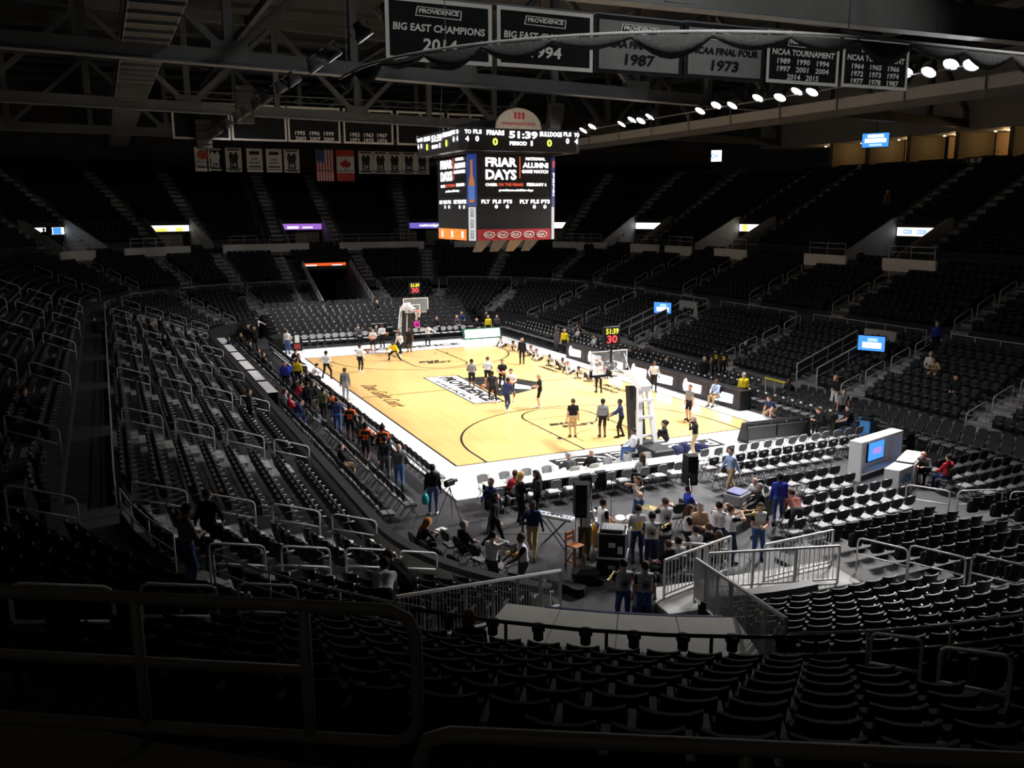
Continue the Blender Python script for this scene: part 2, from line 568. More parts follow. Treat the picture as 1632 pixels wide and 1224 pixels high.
def stairs(A, rows, depth, kmin=0):
    """half-height steps up every aisle, one mesh for each flight"""
    for s in A:
        mb = MB()
        (x, y), n = ring(s, 0)
        rz = math.atan2(n[1], n[0])
        for k, (d, z) in enumerate(rows):
            if k == 0: continue
            rise = z - rows[k - 1][1]
            (px, py), _ = ring(s, d - .14)
            mb.box((px, py, z - rise / 2 - .0), (.3, 1.12, .03), rz)
            mb.box((px, py, z - rise / 2 - .1), (.28, 1.1, .18), rz)
            (px, py), _ = ring(s, d + .13)
            mb.box((px, py, z + .012), (.26, 1.12, .03), rz)
        yield s, mb
low_root = struct(link('stairs_lower', None)); low_root['label'] = 'pale concrete steps up the lower aisles'
mid_root = struct(link('stairs_middle', None)); mid_root['label'] = 'pale concrete steps up the middle aisles'
upp_root = struct(link('stairs_upper', None)); upp_root['label'] = 'pale concrete steps up the upper aisles'
for rt, A, rows, dep in ((low_root, A_LOW, LOW, DR), (mid_root, A_MID, MIDD, .75), (upp_root, A_UPP, UPP, .82)):
    for s, mb in stairs(A, rows, dep):
        mb.build('stair_flight', M_STEP, rt)

# ---------------------------------------------------------------- aisle handrails (bent pipe with a middle bar)
def u_rail(slope, L=1.25, h=.92, r=.024):
    mb = MB()
    z = lambda x: slope * x
    c = .12
    pts = [(0, 0, 0), (0, 0, h - c), (.03, 0, h - .035 + z(.03)), (c, 0, h + z(c)), (L - c, 0, h + z(L - c)), (L - .03, 0, h - .035 + z(L - .03)), (L, 0, h - c + z(L)), (L, 0, z(L))]
    mb.tube(pts, r, 7)
    m2 = MB().tube([(0, 0, h * .52), (L, 0, h * .52 + z(L))], r * .9, 6)
    return mb.mesh('handrail', M_RAIL, True), m2.mesh('middle_bar', M_RAIL, True)
RAIL_LOW, RAIL_MID, RAIL_UPP = u_rail(.35), u_rail(.44), u_rail(.55)
def place_rails(A, starts, tier, meshes, names):
    for i, s in enumerate(A):
        if names[i] == 'near end' and tier == 'lower': continue
        for j, d in enumerate(starts):
            rows = {'lower': LOW, 'middle': MIDD, 'upper': UPP}[tier]
            z = max([zz for dd, zz in rows if dd <= d + .3] or [rows[0][1]])
            (x, y), n = ring(s, d)
            px, py, dz = project((x, y, z + .6))
            if dz < 0 or not (-60 < px < 1700 and py < 1300):
                continue
            o = link('aisle_handrail', meshes[0], None, (x, y, z - .02), math.atan2(n[1], n[0]))
            link('middle_bar', meshes[1], o)
            tag(o, f'grey pipe handrail, {ordw(j + 1)} up the {names[i]} aisle of the {tier} stand', 'handrail', f'{tier} aisle handrails')
NL = ['farthest left', 'second farthest left', 'middle left', 'third nearest left', 'second nearest left', 'nearest left straight', 'near corner', 'near end', 'nearest right', 'second nearest right', 'middle right', 'third farthest right',
      'second farthest right', 'farthest right', 'far right corner', 'far corner', 'far end right', 'far end left', 'far left', 'far left corner', 'outer left corner']
place_rails(A_LOW, (.3, 1.9, 3.6, 5.25), 'lower', RAIL_LOW, NL)
NM = ['farthest left', 'second farthest left', 'middle left', 'second nearest left', 'nearest left', 'near left corner', 'foreground left', 'foreground right', 'near end', 'nearest right', 'second nearest right', 'middle right', 'second farthest right',
      'farthest right', 'outer right corner', 'far right corner', 'inner far right', 'far corner', 'far end right', 'far end left', 'far left', 'inner left corner', 'left corner', 'outer left corner']
place_rails(A_MID, (8.1, 9.75, 11.4), 'middle', RAIL_MID, NM)

# ---------------------------------------------------------------- cross-aisle rail, in lengths between the stairways
def path_rail(name, s0, s1, d, z0, h, bars, label, cat='railing', post=1.5, m=M_RAIL, r=.025, group=None):
    root = thing(name, label, cat, (*ring((s0 + s1) / 2, d)[0], z0), group=group)
    ox, oy = root.location[0], root.location[1]
    q = samples(s0, s1)
    for i, hb in enumerate(bars):
        pts = [(ring(s, d)[0][0] - ox, ring(s, d)[0][1] - oy, hb) for s in q]
        MB().tube(pts, r if i == 0 else r * .8, 6).build('top_rail' if i == 0 else 'lower_bar', m, root, True)
    n = max(1, round((s1 - s0) * stretch((s0 + s1) / 2, d) / post))
    for i in range(n + 1):
        p = ring(s0 + (s1 - s0) * i / n, d)[0]
        MB().tube([(p[0] - ox, p[1] - oy, 0), (p[0] - ox, p[1] - oy, bars[0])], r * .85, 6).build('post', m, root, True)
    return root
cuts = sorted([(a - .75 / stretch(a, 6.85), a + .75 / stretch(a, 6.85)) for a in A_LOW] + [(TUN_N[0], TUN_N[1]), (TUN_F[0] - .2, TUN_F[1] + .2)])
prev = 0.4
mb = MB()
k = 0
for a, b in cuts + [(TOTAL, TOTAL)]:
    if a - prev > .8:
        p = ring((prev + a) / 2, 6.85)[0]
        px, py, dz = project((*p, 3.2))
        if dz > 0 and -300 < px < 1900 and py < 1300:
            k += 1
            path_rail('cross_aisle_rail', prev, a, 6.85, 2.75, .85, (.85, .5), f'low grey rail along the cross aisle, {ordw(k)} length anticlockwise from far left', group='cross aisle rails')
        ssx = samples(prev, a)
        mb.grid([[(*ring(q, 6.84)[0], 2.4) for q in ssx], [(*ring(q, 6.84)[0], 3.0) for q in ssx], [(*ring(q, 6.9)[0], 3.0) for q in ssx], [(*ring(q, 6.9)[0], 2.7) for q in ssx]])
    prev = b
struct(mb.build('wall_cross_aisle_curb', M_CONC))
# ---------------------------------------------------------------- retractable rows at the near end
RET = [(-27.0 - .8 * k, .10 + .11 * k) for k in range(5)]
ret = struct(link('retractable_stand', None)); ret['label'] = 'low retractable seating platform at the near end'
for k, (y, z) in enumerate(RET):
    MB().box((3.6, y - .4, z / 2), (12.6, .8, z)).build('platform_step', M_CONC, ret)
A_RET = (-1.85, 3.9)

# ---------------------------------------------------------------- fixed seats
def seat_meshes():
    b = MB()
    cols = []
    for y, dx in ((-.222, -.075), (-.12, -.015), (0, 0), (.12, -.015), (.222, -.075)):
        cols.append((y, dx))
    rows_f, rows_b = [], []
    for z, x, drop in ((.36, .50, 0), (.62, .57, 0), (.90, .64, 0)):
        rows_f.append([(x + dx - .02, y, z) for y, dx in cols])
        rows_b.append([(x + dx + .02, y, z) for y, dx in cols])
    b.grid(rows_f[::-1]); b.grid(rows_b)
    b.grid([rows_f[-1], rows_b[-1]])
    b.grid([[r_[0] for r_ in rows_b], [r_[0] for r_ in rows_f]]); b.grid([[r_[-1] for r_ in rows_f], [r_[-1] for r_ in rows_b]])
    p = MB()
    p.box((.40, 0, .56), (.08, .45, .36))
    a = MB()
    a.box((.40, .265, .66), (.34, .06, .035))
    l = MB()
    l.box((.52, .265, .31), (.05, .04, .62))
    return b, p, a, l
SB, SP, SA, SL_ = seat_meshes()
SEATS = []
def add_row(tier, k, d, z, A, s0, s1, skip=lambda s: False):
    s = s0
    n = 0
    while s < s1:
        st = .53 / stretch(s, d + .4)
        s += st
        if near_aisle(s, d, A, .62 + .27) or skip(s):
            n = 0
            continue
        (x, y), nn = ring(s, d)
        px, py, dz = project((x, y, z + .6))
        n += 1
        if dz < 1.2 or not (-160 < px < 1790 and -50 < py < 1330):
            continue
        SEATS.append((dz, x, y, z, math.atan2(nn[1], nn[0]), tier, k, s % TOTAL, n))
tun = lambda s: inside(s % TOTAL, (TUN_N[0] - .3, TUN_N[1] + .3)) or inside(s % TOTAL, (TUN_F[0] - .3, TUN_F[1] + .3)) or inside(s % TOTAL, (s_right(-11.2), s_right(-9.2))) or inside(s % TOTAL, (s_right(7.2), s_right(9.2)))
BOARD = []      # white parapet boards beside each portal
for nm, s in PORT:
    q = stretch(s, 13)
    BOARD += [(s - 6.6 / q, s - 2.5 / q), (s + .6 / q, s + 4.6 / q)]
onboard = lambda s: any(inside(s % TOTAL, (a - .1, b + .1)) for a, b in BOARD)
for k, (d, z) in enumerate(LOW):
    add_row('lower', k, d, z, A_LOW, 0, TOTAL, tun)
for k, (d, z) in enumerate(MIDD):
    add_row('middle', k, d, z, A_MID, 0, TOTAL, lambda s: (k < 4 and inside(s, (TUN_F[0] - .3, TUN_F[1] + .3))) or (k >= 7 and onboard(s)) or (k == 8 and inside(s % TOTAL, (s_nl(212), s_nl(236)))))
inport = lambda s: any(abs((s - q + TOTAL / 2) % TOTAL - TOTAL / 2) < 2.65 / stretch(q, 18) for _, q in PORT)
for k, (d, z) in enumerate(UPP):
    add_row('upper', k, d, z, A_UPP, 0, TOTAL, lambda s: (k < 4 and inport(s)) or (k >= 14 and inside(s % TOTAL, (SUITE[0] - .4, SUITE[1] + .4))))
for k, (y, z) in enumerate(RET):
    x = -3.0
    n = 0
    while x < 9.5:
        x += .53
        if any(abs(x - a) < .85 for a in A_RET):
            continue
        n += 1
        px, py, dz = project((x, y, z + .6))
        if px < 1790:
            SEATS.append((dz, x, y, z, R(-90), 'retractable', k, x, n))
def block_of(s):
    s %= TOTAL
    if s < CUM[1]: return 'left straight'
    return 'near'
def in_view(t):
    px, py, dz = project((t[1], t[2], t[3] + .7))
    return 0 < px < 1632 and 0 < py < 1215
SEATS.sort(key=lambda t: t[0])
near_seats = [t for t in SEATS if in_view(t)][:300]
near_set = set(id(t) for t in near_seats)
S_BG = SB.mesh('backrest', M_SEATG, True)
S_B, S_P, S_A, S_L = SB.mesh('backrest', M_SEAT, True), SP.mesh('seat_pan', M_SEAT), SA.mesh('armrest', M_ARM), SL_.mesh('standard', M_BLKMET)
zone = {'lower': 'of the lower stand', 'middle': 'of the middle stand', 'retractable': 'of the retractable block', 'upper': 'of the upper stand'}
def seat_label(t):
    px, py, dz = project((t[1], t[2], t[3] + .7))
    return t
cnt = {}
near_seats.sort(key=lambda t: (t[5], t[6], project((t[1], t[2], t[3]))[0]))
for t in near_seats:
    key = (t[5], t[6])
    cnt[key] = cnt.get(key, 0) + 1
    o = thing('stadium_seat', f'{"grey" if t[5] == "retractable" else "black"} tip-up seat, {ordw(t[6] + 1)} row {zone[t[5]]}, {ordw(cnt[key])} from the left', 'seat', (t[1], t[2], t[3]), t[4], f'{t[5]} stand seats')
    link('backrest', S_BG if t[5] == 'retractable' or (t[5] == 'lower' and t[7] > CUM[2] - 1) else S_B, o); link('seat_pan', S_P, o); link('armrest', S_A, o); link('seat_leg', S_L, o)
# the rest of the seats in one object
def bulk(seats, name, label):
    base_v = np.array(SB.v + SP.v + SA.v, float)
    faces, mi = [], []
    o = 0
    for mbx, m in ((SB, 0), (SP, 0), (SA, 1)):
        for f in mbx.f:
            faces.append(tuple(i + o for i in f)); mi.append(m)
        o += len(mbx.v)
    nv = len(base_v)
    vs = np.empty((len(seats) * nv, 3))
    for i, t in enumerate(seats):
        c, s_ = math.cos(t[4]), math.sin(t[4])
        vs[i * nv:(i + 1) * nv, 0] = base_v[:, 0] * c - base_v[:, 1] * s_ + t[1]
        vs[i * nv:(i + 1) * nv, 1] = base_v[:, 0] * s_ + base_v[:, 1] * c + t[2]
        vs[i * nv:(i + 1) * nv, 2] = base_v[:, 2] + t[3]
    F = np.array([list(f) for f in faces])
    allf = (F[None, :, :] + (np.arange(len(seats)) * nv)[:, None, None]).reshape(-1, 4)
    me = bpy.data.meshes.new(name)
    me.vertices.add(len(vs)); me.vertices.foreach_set('co', vs.ravel())
    me.loops.add(allf.size); me.loops.foreach_set('vertex_index', allf.ravel().astype(np.int32))
    me.polygons.add(len(allf))
    me.polygons.foreach_set('loop_start', np.arange(0, allf.size, 4, dtype=np.int32))
    me.materials.append(M_SEAT); me.materials.append(M_ARM)
    me.polygons.foreach_set('material_index', np.tile(np.array(mi, dtype=np.int32), len(seats)))
    me.update(); me.validate()
    return tag(link(name, me), label, 'seating', None, 'stuff')
rest = [t for t in SEATS if id(t) not in near_set]
bulk(rest, 'stadium_seating', 'rows of empty black stadium seats filling the bowl around the court')

# ---------------------------------------------------------------- portals of the upper stand
SIGNS = {}
M_TAN = mat('tan_portal_paint', (0.33, 0.27, 0.2), .8, var=.1)
M_PSIDE = mat('pale_portal_wall', (0.36, 0.35, 0.33), .7, var=.08)
M_BOARDW = mat('white_parapet_board', (0.62, 0.62, 0.6), .6, var=.05)
M_BOARDG = mat('grey_parapet_wall', (0.12, 0.122, 0.125), .7, var=.1)
PF = {}
for i, (nm, s) in enumerate(PORT):
    (x, y), n = ring(s, 14.45)
    px, py, dz = project((x, y, 7))
    if dz < 0 or not (-250 < px < 1800): continue
    root = struct(link(f'door_{i + 1}', None, None, (x, y, 0), math.atan2(n[1], n[0])))
    root['label'] = f'concrete entry portal, {nm}'
    for sy in (-1, 1):
        Mx = Matrix(((1, 0, 0, 0), (0, 0, 1, sy * 2.3), (0, 1, 0, 0), (0, 0, 0, 1)))
        MB().prism([(0.4, 6.45), (5.25, 6.45), (5.25, 9.35), (4.6, 9.2), (0.4, 7.0)], -.07, .07, Mx).build('wall_panel', M_PSIDE, root)
    MB().box((3.6, 0, 6.44), (7.2, 4.5, .06)).build('floor_slab', M_WALK, root)
    MB().box((7.0, 0, 7.5), (.1, 4.5, 2.2)).build('wall_back', M_TAN, root)
    MB().box((6.9, .9, 7.2), (.1, 1.1, 1.5)).build('doorway', M_BLACK, root)
    MB().box((6.1, 0, 8.75), (2.0, 4.5, .14)).build('soffit', M_DWALL, root)
    PF[nm] = (s, root)
seg_i = 0
for a, b in BOARD:
    p = ring((a + b) / 2, 12.8)[0]
    px, py, dz = project((*p, 6.4))
    if dz < 0 or not (-250 < px < 1800 and py < 900): continue
    seg_i += 1
    root = struct(link(f'trim_{seg_i}', None)); root['label'] = 'white parapet board on a grey wall'
    q = samples(a, b)
    for z0, z1, m, nm in ((5.1, 6.02, M_BOARDG, 'wall_base'), (6.02, 6.82, M_BOARDW, 'white_board')):
        dd = 13.3 if nm == 'wall_base' else 13.26
        MB().grid([[(*ring(t, dd)[0], z0) for t in q], [(*ring(t, dd)[0], z1) for t in q], [(*ring(t, 13.4)[0], z1) for t in q], [(*ring(t, 13.4)[0], z0) for t in q]]).build(nm, m, root)
    MB().grid([[(*ring(t, 13.33)[0], 6.45) for t in q], [(*ring(t, 14.85)[0], 6.45) for t in q]]).build('floor_slab', M_WALK, root)
    path_rail('parapet_rail', a + .3, b - .3, 13.48, 6.45, 1.2, (1.15, .8), f'grey guard rail on the white parapet board, {ordw(seg_i)} around the bowl', post=1.6)

# LED signs over the portals
def led(name, label, M, w, h, m_face, parent=None, depth=.12, cat='sign'):
    """a thin black cabinet with a lit face; M is the face frame centred on the sign"""
    o = MB().prism([(-w / 2 - .05, -h / 2 - .05), (w / 2 + .05, -h / 2 - .05), (w / 2 + .05, h / 2 + .05), (-w / 2 - .05, h / 2 + .05)], -depth, 0, M).build(name, M_BLACK, parent)
    plate('screen', M, -w / 2, w / 2, -h / 2, h / 2, m_face, o, .01, .002)
    if parent is None: tag(o, label, cat)
    return o
E_WHITE = glow('led_white', (1, .98, 1), 2.2)
E_DIMW = glow('led_soft_white', (1, 1, 1), 1.2)
E_PURP = glow('led_purple', (.42, .16, .75), .9)
E_VIOL = glow('led_violet', (.2, .16, .7), .9)
E_BLUE = glow('led_blue', (.06, .3, .9), 1.3)
E_CYAN = glow('led_pale_blue', (.45, .75, 1.0), 1.2)
E_YEL = glow('led_yellow', (1, .8, .12), 1.2)
E_OR = glow('led_orange', (1, .22, .03), 1.2)
E_NAVY = glow('led_navy_print', (.01, .07, .25), .25)
E_RED = glow('led_red', (1, .03, .03), 2.5)
E_GREEN = glow('led_green', (.3, .8, .3), 1.0)
def portal_frame(nm, dz=8.33):
    s, root = PF[nm]
    (x, y), n = ring(s, 19.55)
    return frame((x, y, dz), (-n[1], n[0], 0) if False else (n[1] * 1.0, -n[0] * 1.0, 0), (0, 0, 1))
for nm, face, lab in (('far middle', E_PURP, 'purple lit advertising strip over the far middle portal'), ('far beside the scoreboard', E_VIOL, 'blue violet lit nationalgrid strip left of the scoreboard'),
                      ('far behind the scoreboard', E_WHITE, 'white lit strip peeking out right of the scoreboard'), ('far left', E_DIMW, 'white and yellow lit strip over the far left portal'),
                      ('left corner', E_WHITE, 'white and blue lit strip over the left corner portal'), ('right corner', E_WHITE, 'blank white lit strip over the right corner portal'),
                      ('right middle', E_WHITE, 'white lit strip with a yellow figure over the right middle portal'), ('right near', E_DIMW, 'white lit strip reading COX three times over the near right portal')):
    M = portal_frame(nm)
    o = led('portal_sign', lab, M, 4.3, .6, face)
    if nm == 'right near':
        for k in (-1, 0, 1): letters('lettering', 'COX', M, k * 1.2, 0, .8, .33, E_BLUE, o, .02, .03)
    if nm == 'far beside the scoreboard':
        letters('lettering', 'nationalgrid', M, .15, 0, 2.4, .36, E_WHITE, o, .02, .02)
    if nm == 'left corner':
        plate('blue_panel', M, .95, 1.85, -.29, .29, E_BLUE, o, .01, .015)
    if nm == 'far left':
        plate('yellow_panel', M, -1.2, -.1, -.29, .0, E_YEL, o, .01, .015); plate('yellow_panel', M, .8, 1.5, -.29, .05, E_YEL, o, .01, .015)
    if nm == 'far middle':
        plate('white_panel', M, -1.5, -.3, -.2, .05, E_DIMW, o, .01, .015)
        plate('white_panel', M, .1, 1.2, -.16, 0, E_DIMW, o, .01, .015)
    if nm == 'right middle':
        plate('yellow_panel', M, -1.7, -1.1, -.29, .29, E_YEL, o, .01, .015)

# ---------------------------------------------------------------- tunnels
def bal_fence(name, label, p0, p1, h, parent=None, sp=.13, post=1.3, m=M_RAIL, panels=False):
    """sloping guard rail with square posts and thin balusters between base points p0 and p1"""
    p0, p1 = Vector(p0), Vector(p1)
    root = thing(name, label, 'railing', p0)
    d = p1 - p0
    L = d.length
    up = Vector((0, 0, h))
    MB().bar(up, d + up, .06, .05).build('top_rail', m, root)
    MB().bar(Vector((0, 0, .1)), d + Vector((0, 0, .1)), .04, .04).build('bottom_rail', m, root)
    n = max(1, round(L / post))
    for i in range(n + 1):
        q = d * (i / n)
        MB().bar(q, q + up, .05, .05).build('post', m, root)
    nb = int(L / sp)
    me = MB().bar((0, 0, .1), (0, 0, h), .016, .016).mesh('baluster', m)
    for i in range(1, nb):
        link('baluster', me, root, d * (i / nb))
    return root
def nl(deg, d, z):
    a = R(deg)
    return (-4.45 + (8.5 + d) * math.cos(a), -22 + (8.5 + d) * math.sin(a), z)
tunn = struct(link('wall_tunnel', None)); tunn['label'] = 'dark side walls of the near tunnel'
for dg in (225, 246):
    pts = [nl(dg, 0, 0), nl(dg, 8, 0), nl(dg, 8, 2.75), nl(dg, 6.85, 2.75), nl(dg, .4, .55), nl(dg, 0, .5)]
    mb = MB()
    n = Vector((-math.sin(R(dg)), math.cos(R(dg)), 0)) * .06
    mb.add([Vector(p) - n for p in pts] + [Vector(p) + n for p in pts], [tuple(range(6)), tuple(range(11, 5, -1))] + [(k, (k + 1) % 6, 6 + (k + 1) % 6, 6 + k) for k in range(6)])
    mb.build('wall_panel', M_BOARDG, tunn)
mb = MB(); mb.grid([[nl(a, 8.05, 0) for a in range(225, 247, 3)], [nl(a, 8.05, 3.1) for a in range(225, 247, 3)]])
mb.build('wall_back', M_BLACK, tunn)
M_COVER = mat('pale_grey_cover_board', (0.58, 0.57, 0.51), .6, var=.06, scale=2)
M_BLUE = mat('blue_edge_trim', (0.02, 0.03, 0.16), .5)
root = thing('tunnel_cover', 'pale grey sloping cover board over the near tunnel mouth', 'cover', nl(235.5, 6, 2.8))
ox = Vector(root.location)
A = [228, 232.3, 236.7, 241, 245.5]
for k in range(4):
    a0, a1 = A[k] + .03, A[k + 1] - .03
    MB().add([Vector(nl(a, d, z)) - ox for z in (0, .05) for a, d in ((a0, 4.9), (a1, 4.9), (a1, 6.75), (a0, 6.75))] if False else
             [Vector(nl(a, d, z + dz)) - ox for dz in (0, .06) for a, d, z in ((a0, 4.9, 2.86), (a1, 4.9, 2.86), (a1, 6.8, 3.0), (a0, 6.8, 3.0))],
             [(0, 3, 2, 1), (4, 5, 6, 7), (0, 1, 5, 4), (1, 2, 6, 5), (2, 3, 7, 6), (3, 0, 4, 7)]).build('cover_panel', M_COVER, root)
MB().tube([Vector(nl(a, 4.86, 2.9)) - ox for a in (231, 236, 241, 244.5)], .04, 4).build('edge_trim', M_BLUE, root)
mb = MB(); mb.grid([[Vector(nl(a, 6.82, z)) - ox for a in A] for z in (2.4, 3.06)])
mb.build('back_board', M_BLACK, root)
br = path_rail('tunnel_lamp_rail', s_nl(224.5), s_nl(248), 6.95, 3.0, .6, (.6,), 'black rail carrying small lamps behind the grey tunnel cover', post=1.8, m=M_BLKMET, r=.035)
for i in range(8):
    p = ring(s_nl(226.8 + i * 2.75), 6.93)[0]
    lo = Vector((p[0], p[1], 3.55)) - Vector(br.location)
    MB().lathe([(.05, -.2), (.085, -.18), (.085, -.04), (.11, -.03), (.11, .05), (.05, .07)], 8, lo).build('lamp_can', M_BLACK, br)
bal_fence('tunnel_guard_rail', 'grey balustrade down the left side of the near tunnel', nl(223.2, 6.9, 2.75), nl(226.5, .0, .55), .98)
bal_fence('tunnel_guard_rail', 'tall grey balustrade down the right side of the near tunnel', nl(246.3, 6.9, 2.75), nl(248.5, -.3, .75), 1.12)
# far tunnel
fx0, fx1 = -2.1, 2.6
ft = struct(link('wall_far_tunnel', None)); ft['label'] = 'dark far tunnel opening in the stand'
for x in (fx0, fx1):
    Mx = Matrix(((0, 0, 1, x), (1, 0, 0, 0), (0, 1, 0, 0), (0, 0, 0, 1)))
    MB().prism([(30.5, 0), (47, 0), (47, 5.0), (41.7, 5.0), (41.7, 4.78), (38.5, 3.3), (37.35, 3.0), (30.9, .7), (30.5, .6)], -.07, .07, Mx).build('wall_panel', M_BOARDG, ft)
MB().box((.25, 46.5, 2.4), (4.7, .1, 4.8)).build('wall_back', M_BLACK, ft)
MB().box((2.0, 43, 1.6), (.9, .12, 3.2)).build('door_leaf', M_DWALL, ft)
MB().box((.25, 41.9, 4.62), (4.6, .2, .95)).build('lintel', M_BLACK, ft)
M = frame((.25, 41.78, 4.62), (1, 0, 0), (0, 0, 1))
o = led('tunnel_sign', 'orange red lit sign across the top of the far tunnel', M, 4.2, .6, glow('led_red_orange', (1, .12, .02), 1.0))
for x0, x1, y0, y1 in ((-1.9, -.8, -.18, .15), (.7, 1.7, -.12, .12)):
    plate('white_panel', M, x0, x1, y0, y1, E_DIMW, o, .01, .015)
for x, sd in ((fx0, 'left'), (fx1, 'right')):
    bal_fence('tunnel_guard_rail', f'pale slatted rail down the {sd} side of the far tunnel', (x, 41.0, 4.5), (x, 30.9, .75), .75, sp=.25, m=M_RAIL)

# ---------------------------------------------------------------- rails in front of the viewer
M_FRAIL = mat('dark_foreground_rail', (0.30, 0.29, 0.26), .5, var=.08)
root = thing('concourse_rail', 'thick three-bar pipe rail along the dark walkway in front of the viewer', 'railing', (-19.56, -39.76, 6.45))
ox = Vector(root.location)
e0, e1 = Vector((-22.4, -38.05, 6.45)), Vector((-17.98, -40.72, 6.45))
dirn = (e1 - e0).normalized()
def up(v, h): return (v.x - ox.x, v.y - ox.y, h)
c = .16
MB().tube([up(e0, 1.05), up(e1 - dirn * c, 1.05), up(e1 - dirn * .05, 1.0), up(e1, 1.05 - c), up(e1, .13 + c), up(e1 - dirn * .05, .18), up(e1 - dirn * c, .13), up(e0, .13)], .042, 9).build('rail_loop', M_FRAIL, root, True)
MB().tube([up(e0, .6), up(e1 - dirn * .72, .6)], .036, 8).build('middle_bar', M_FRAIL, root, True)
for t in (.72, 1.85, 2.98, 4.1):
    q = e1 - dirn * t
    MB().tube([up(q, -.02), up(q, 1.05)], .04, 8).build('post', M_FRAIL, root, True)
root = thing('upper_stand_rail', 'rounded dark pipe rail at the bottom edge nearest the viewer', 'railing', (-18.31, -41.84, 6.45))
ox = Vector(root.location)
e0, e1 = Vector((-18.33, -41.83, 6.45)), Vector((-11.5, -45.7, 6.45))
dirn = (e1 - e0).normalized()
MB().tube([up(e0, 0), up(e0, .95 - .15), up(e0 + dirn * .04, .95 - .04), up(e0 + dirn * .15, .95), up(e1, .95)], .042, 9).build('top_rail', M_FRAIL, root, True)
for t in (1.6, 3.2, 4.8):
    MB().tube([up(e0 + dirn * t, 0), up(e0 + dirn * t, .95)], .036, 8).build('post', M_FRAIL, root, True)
# ---------------------------------------------------------------- court floodlights on the side catwalks
E_LAMP = glow('flood_lens', (1, .97, 1.0), 60)
M_HOUS = mat('floodlight_housing', (0.10, 0.10, 0.11), .5, metal=.3)
hous = MB().lathe([(.07, -.30), (.13, -.26), (.16, -.1), (.30, .10), (.32, .26), (.30, .26), (.285, .12), (.2, .0)], 14, front=False).mesh('housing', M_HOUS, True)
lens = MB().lathe([(.29, .19), (.29, .21)], 14).mesh('lens', E_LAMP)
yoke = MB().tube([(.33, 0, 0), (.34, 0, -.25), (-.34, 0, -.25), (-.33, 0, 0)], .02, 5).mesh('yoke', M_HOUS)
def flood(loc, aim, label, power, size=72):
    z = (Vector(aim) - Vector(loc)).normalized()
    x = Vector((0, 1, 0)).cross(z).normalized()
    y = z.cross(x)
    M = Matrix(((x.x, y.x, z.x, loc[0]), (x.y, y.y, z.y, loc[1]), (x.z, y.z, z.z, loc[2]), (0, 0, 0, 1)))
    o = link('floodlight', None)
    o.matrix_world = M
    tag(o, label, 'floodlight', 'court floodlights on the catwalks')
    link('housing', hous, o); link('lens', lens, o); link('yoke', yoke, o)
    ld = bpy.data.lights.new('flood_beam', 'SPOT')
    ld.energy = power
    ld.spot_size = R(size)
    ld.spot_blend = .65
    ld.shadow_soft_size = .25
    ld.color = (1, .97, .95)
    lo = link('flood_beam', ld, o)
    lo.matrix_local = Matrix.Translation((0, 0, .34)) @ Matrix.Rotation(math.pi, 4, 'X')
FY = [-20.8, -19.9, -18.9, -17.7, -12.4, -11.4, -10.2, -8.6, -6.6, -5.2, -3.8, 1.2, 2.2, 3.2, 4.4, 8.2, 9.4, 14.0, 20.0, 22.0]
for i, y in enumerate(FY):
    flood((11.3, y, 15.5 + .15 * (i % 2)), (.5 if y > -17 else -1.0, y * (1.05 if y > -17 else 1.13) + 1.5 * ((i % 3) - 1), 0), f'bright floodlight, {ordw(i + 1)} from the viewer on the right catwalk', FLOOD_W * (1.4 if y < -17 else 1), 65 if y < -17 else 72)
for i, y in enumerate([-20, -17, -13, -10, -6, -3, 1, 4, 8, 11, 15, 20.5, 21.8, 23.2]):
    flood((-11.6, y, 15.5), (-.5, y * 1.1, 0), f'floodlight seen from behind, {ordw(i + 1)} from the viewer on the left catwalk', FLOOD_W * .42)
# ---------------------------------------------------------------- roof trusses
M_TRUSS = mat('truss_grey_paint', (0.047, 0.056, 0.063), .6, var=.1, scale=1.5)
def truss(n, xa, ya, xb, yb, z0, z1, bay, dep, M_TRUSS=M_TRUSS):
    root = struct(link('roof_truss', None)); root['label'] = f'grey steel roof truss, {ordw(n)} from the viewer'
    f = lambda x: ya + (yb - ya) * (x - xa) / (xb - xa)
    x0, x1 = -44, 44
    MB().bar((x0, f(x0), z0 + dep / 2), (x1, f(x1), z0 + dep / 2), .45, dep).build('bottom_chord', M_TRUSS, root)
    MB().bar((x0, f(x0), z0), (x1, f(x1), z0), .6, .05).build('flange', M_STEEL, root)
    MB().bar((x0, f(x0), z1), (x1, f(x1), z1), .45, dep).build('top_chord', M_TRUSS, root)
    k = 0
    x = x0 + 2
    while x < x1 - 1:
        MB().bar((x, f(x), z0 + .3), (x, f(x), z1), .32, .36).build('upright', M_TRUSS, root)
        xn = x + bay
        a, b = ((x, z0 + .4), (xn, z1 - .2)) if k % 2 else ((x, z1 - .2), (xn, z0 + .4))
        MB().bar((a[0], f(a[0]), a[1]), (b[0], f(b[0]), b[1]), .26, .3).build('diagonal', M_TRUSS, root)
        if k % 2: MB().box((x, f(x), z0 + .55), (1.5, .5, .9)).build('gusset_plate', M_TRUSS, root)
        k += 1
        x = xn
truss(1, -6, -21.6, 12, -22.0, 16.0, 21.8, 5.6, 1.1, mat('lamp_lit_truss_paint', (0.12, 0.124, 0.122), .6, var=.1, scale=1.5))  # same truss paint made paler, lamp light on this truss put into the colour
truss(2, -16.6, -5.3, 23.8, .8, 16.0, 21.8, 5.6, .62)
truss(3, -16.6, 14.0, 14, 19.4, 16.0, 21.8, 5.6, .62)
truss(4, -16.6, 33.5, 14, 37.5, 16.0, 21.8, 5.6, .62)
for i in range(9):
    x = -40 + i * 10
    o = struct(link('roof_purlin', None)); o['label'] = 'grey roof purlin running along the hall'
    MB().box((x, 0, 21.6), (.3, 126, .5)).build('beam', M_TRUSS, o)
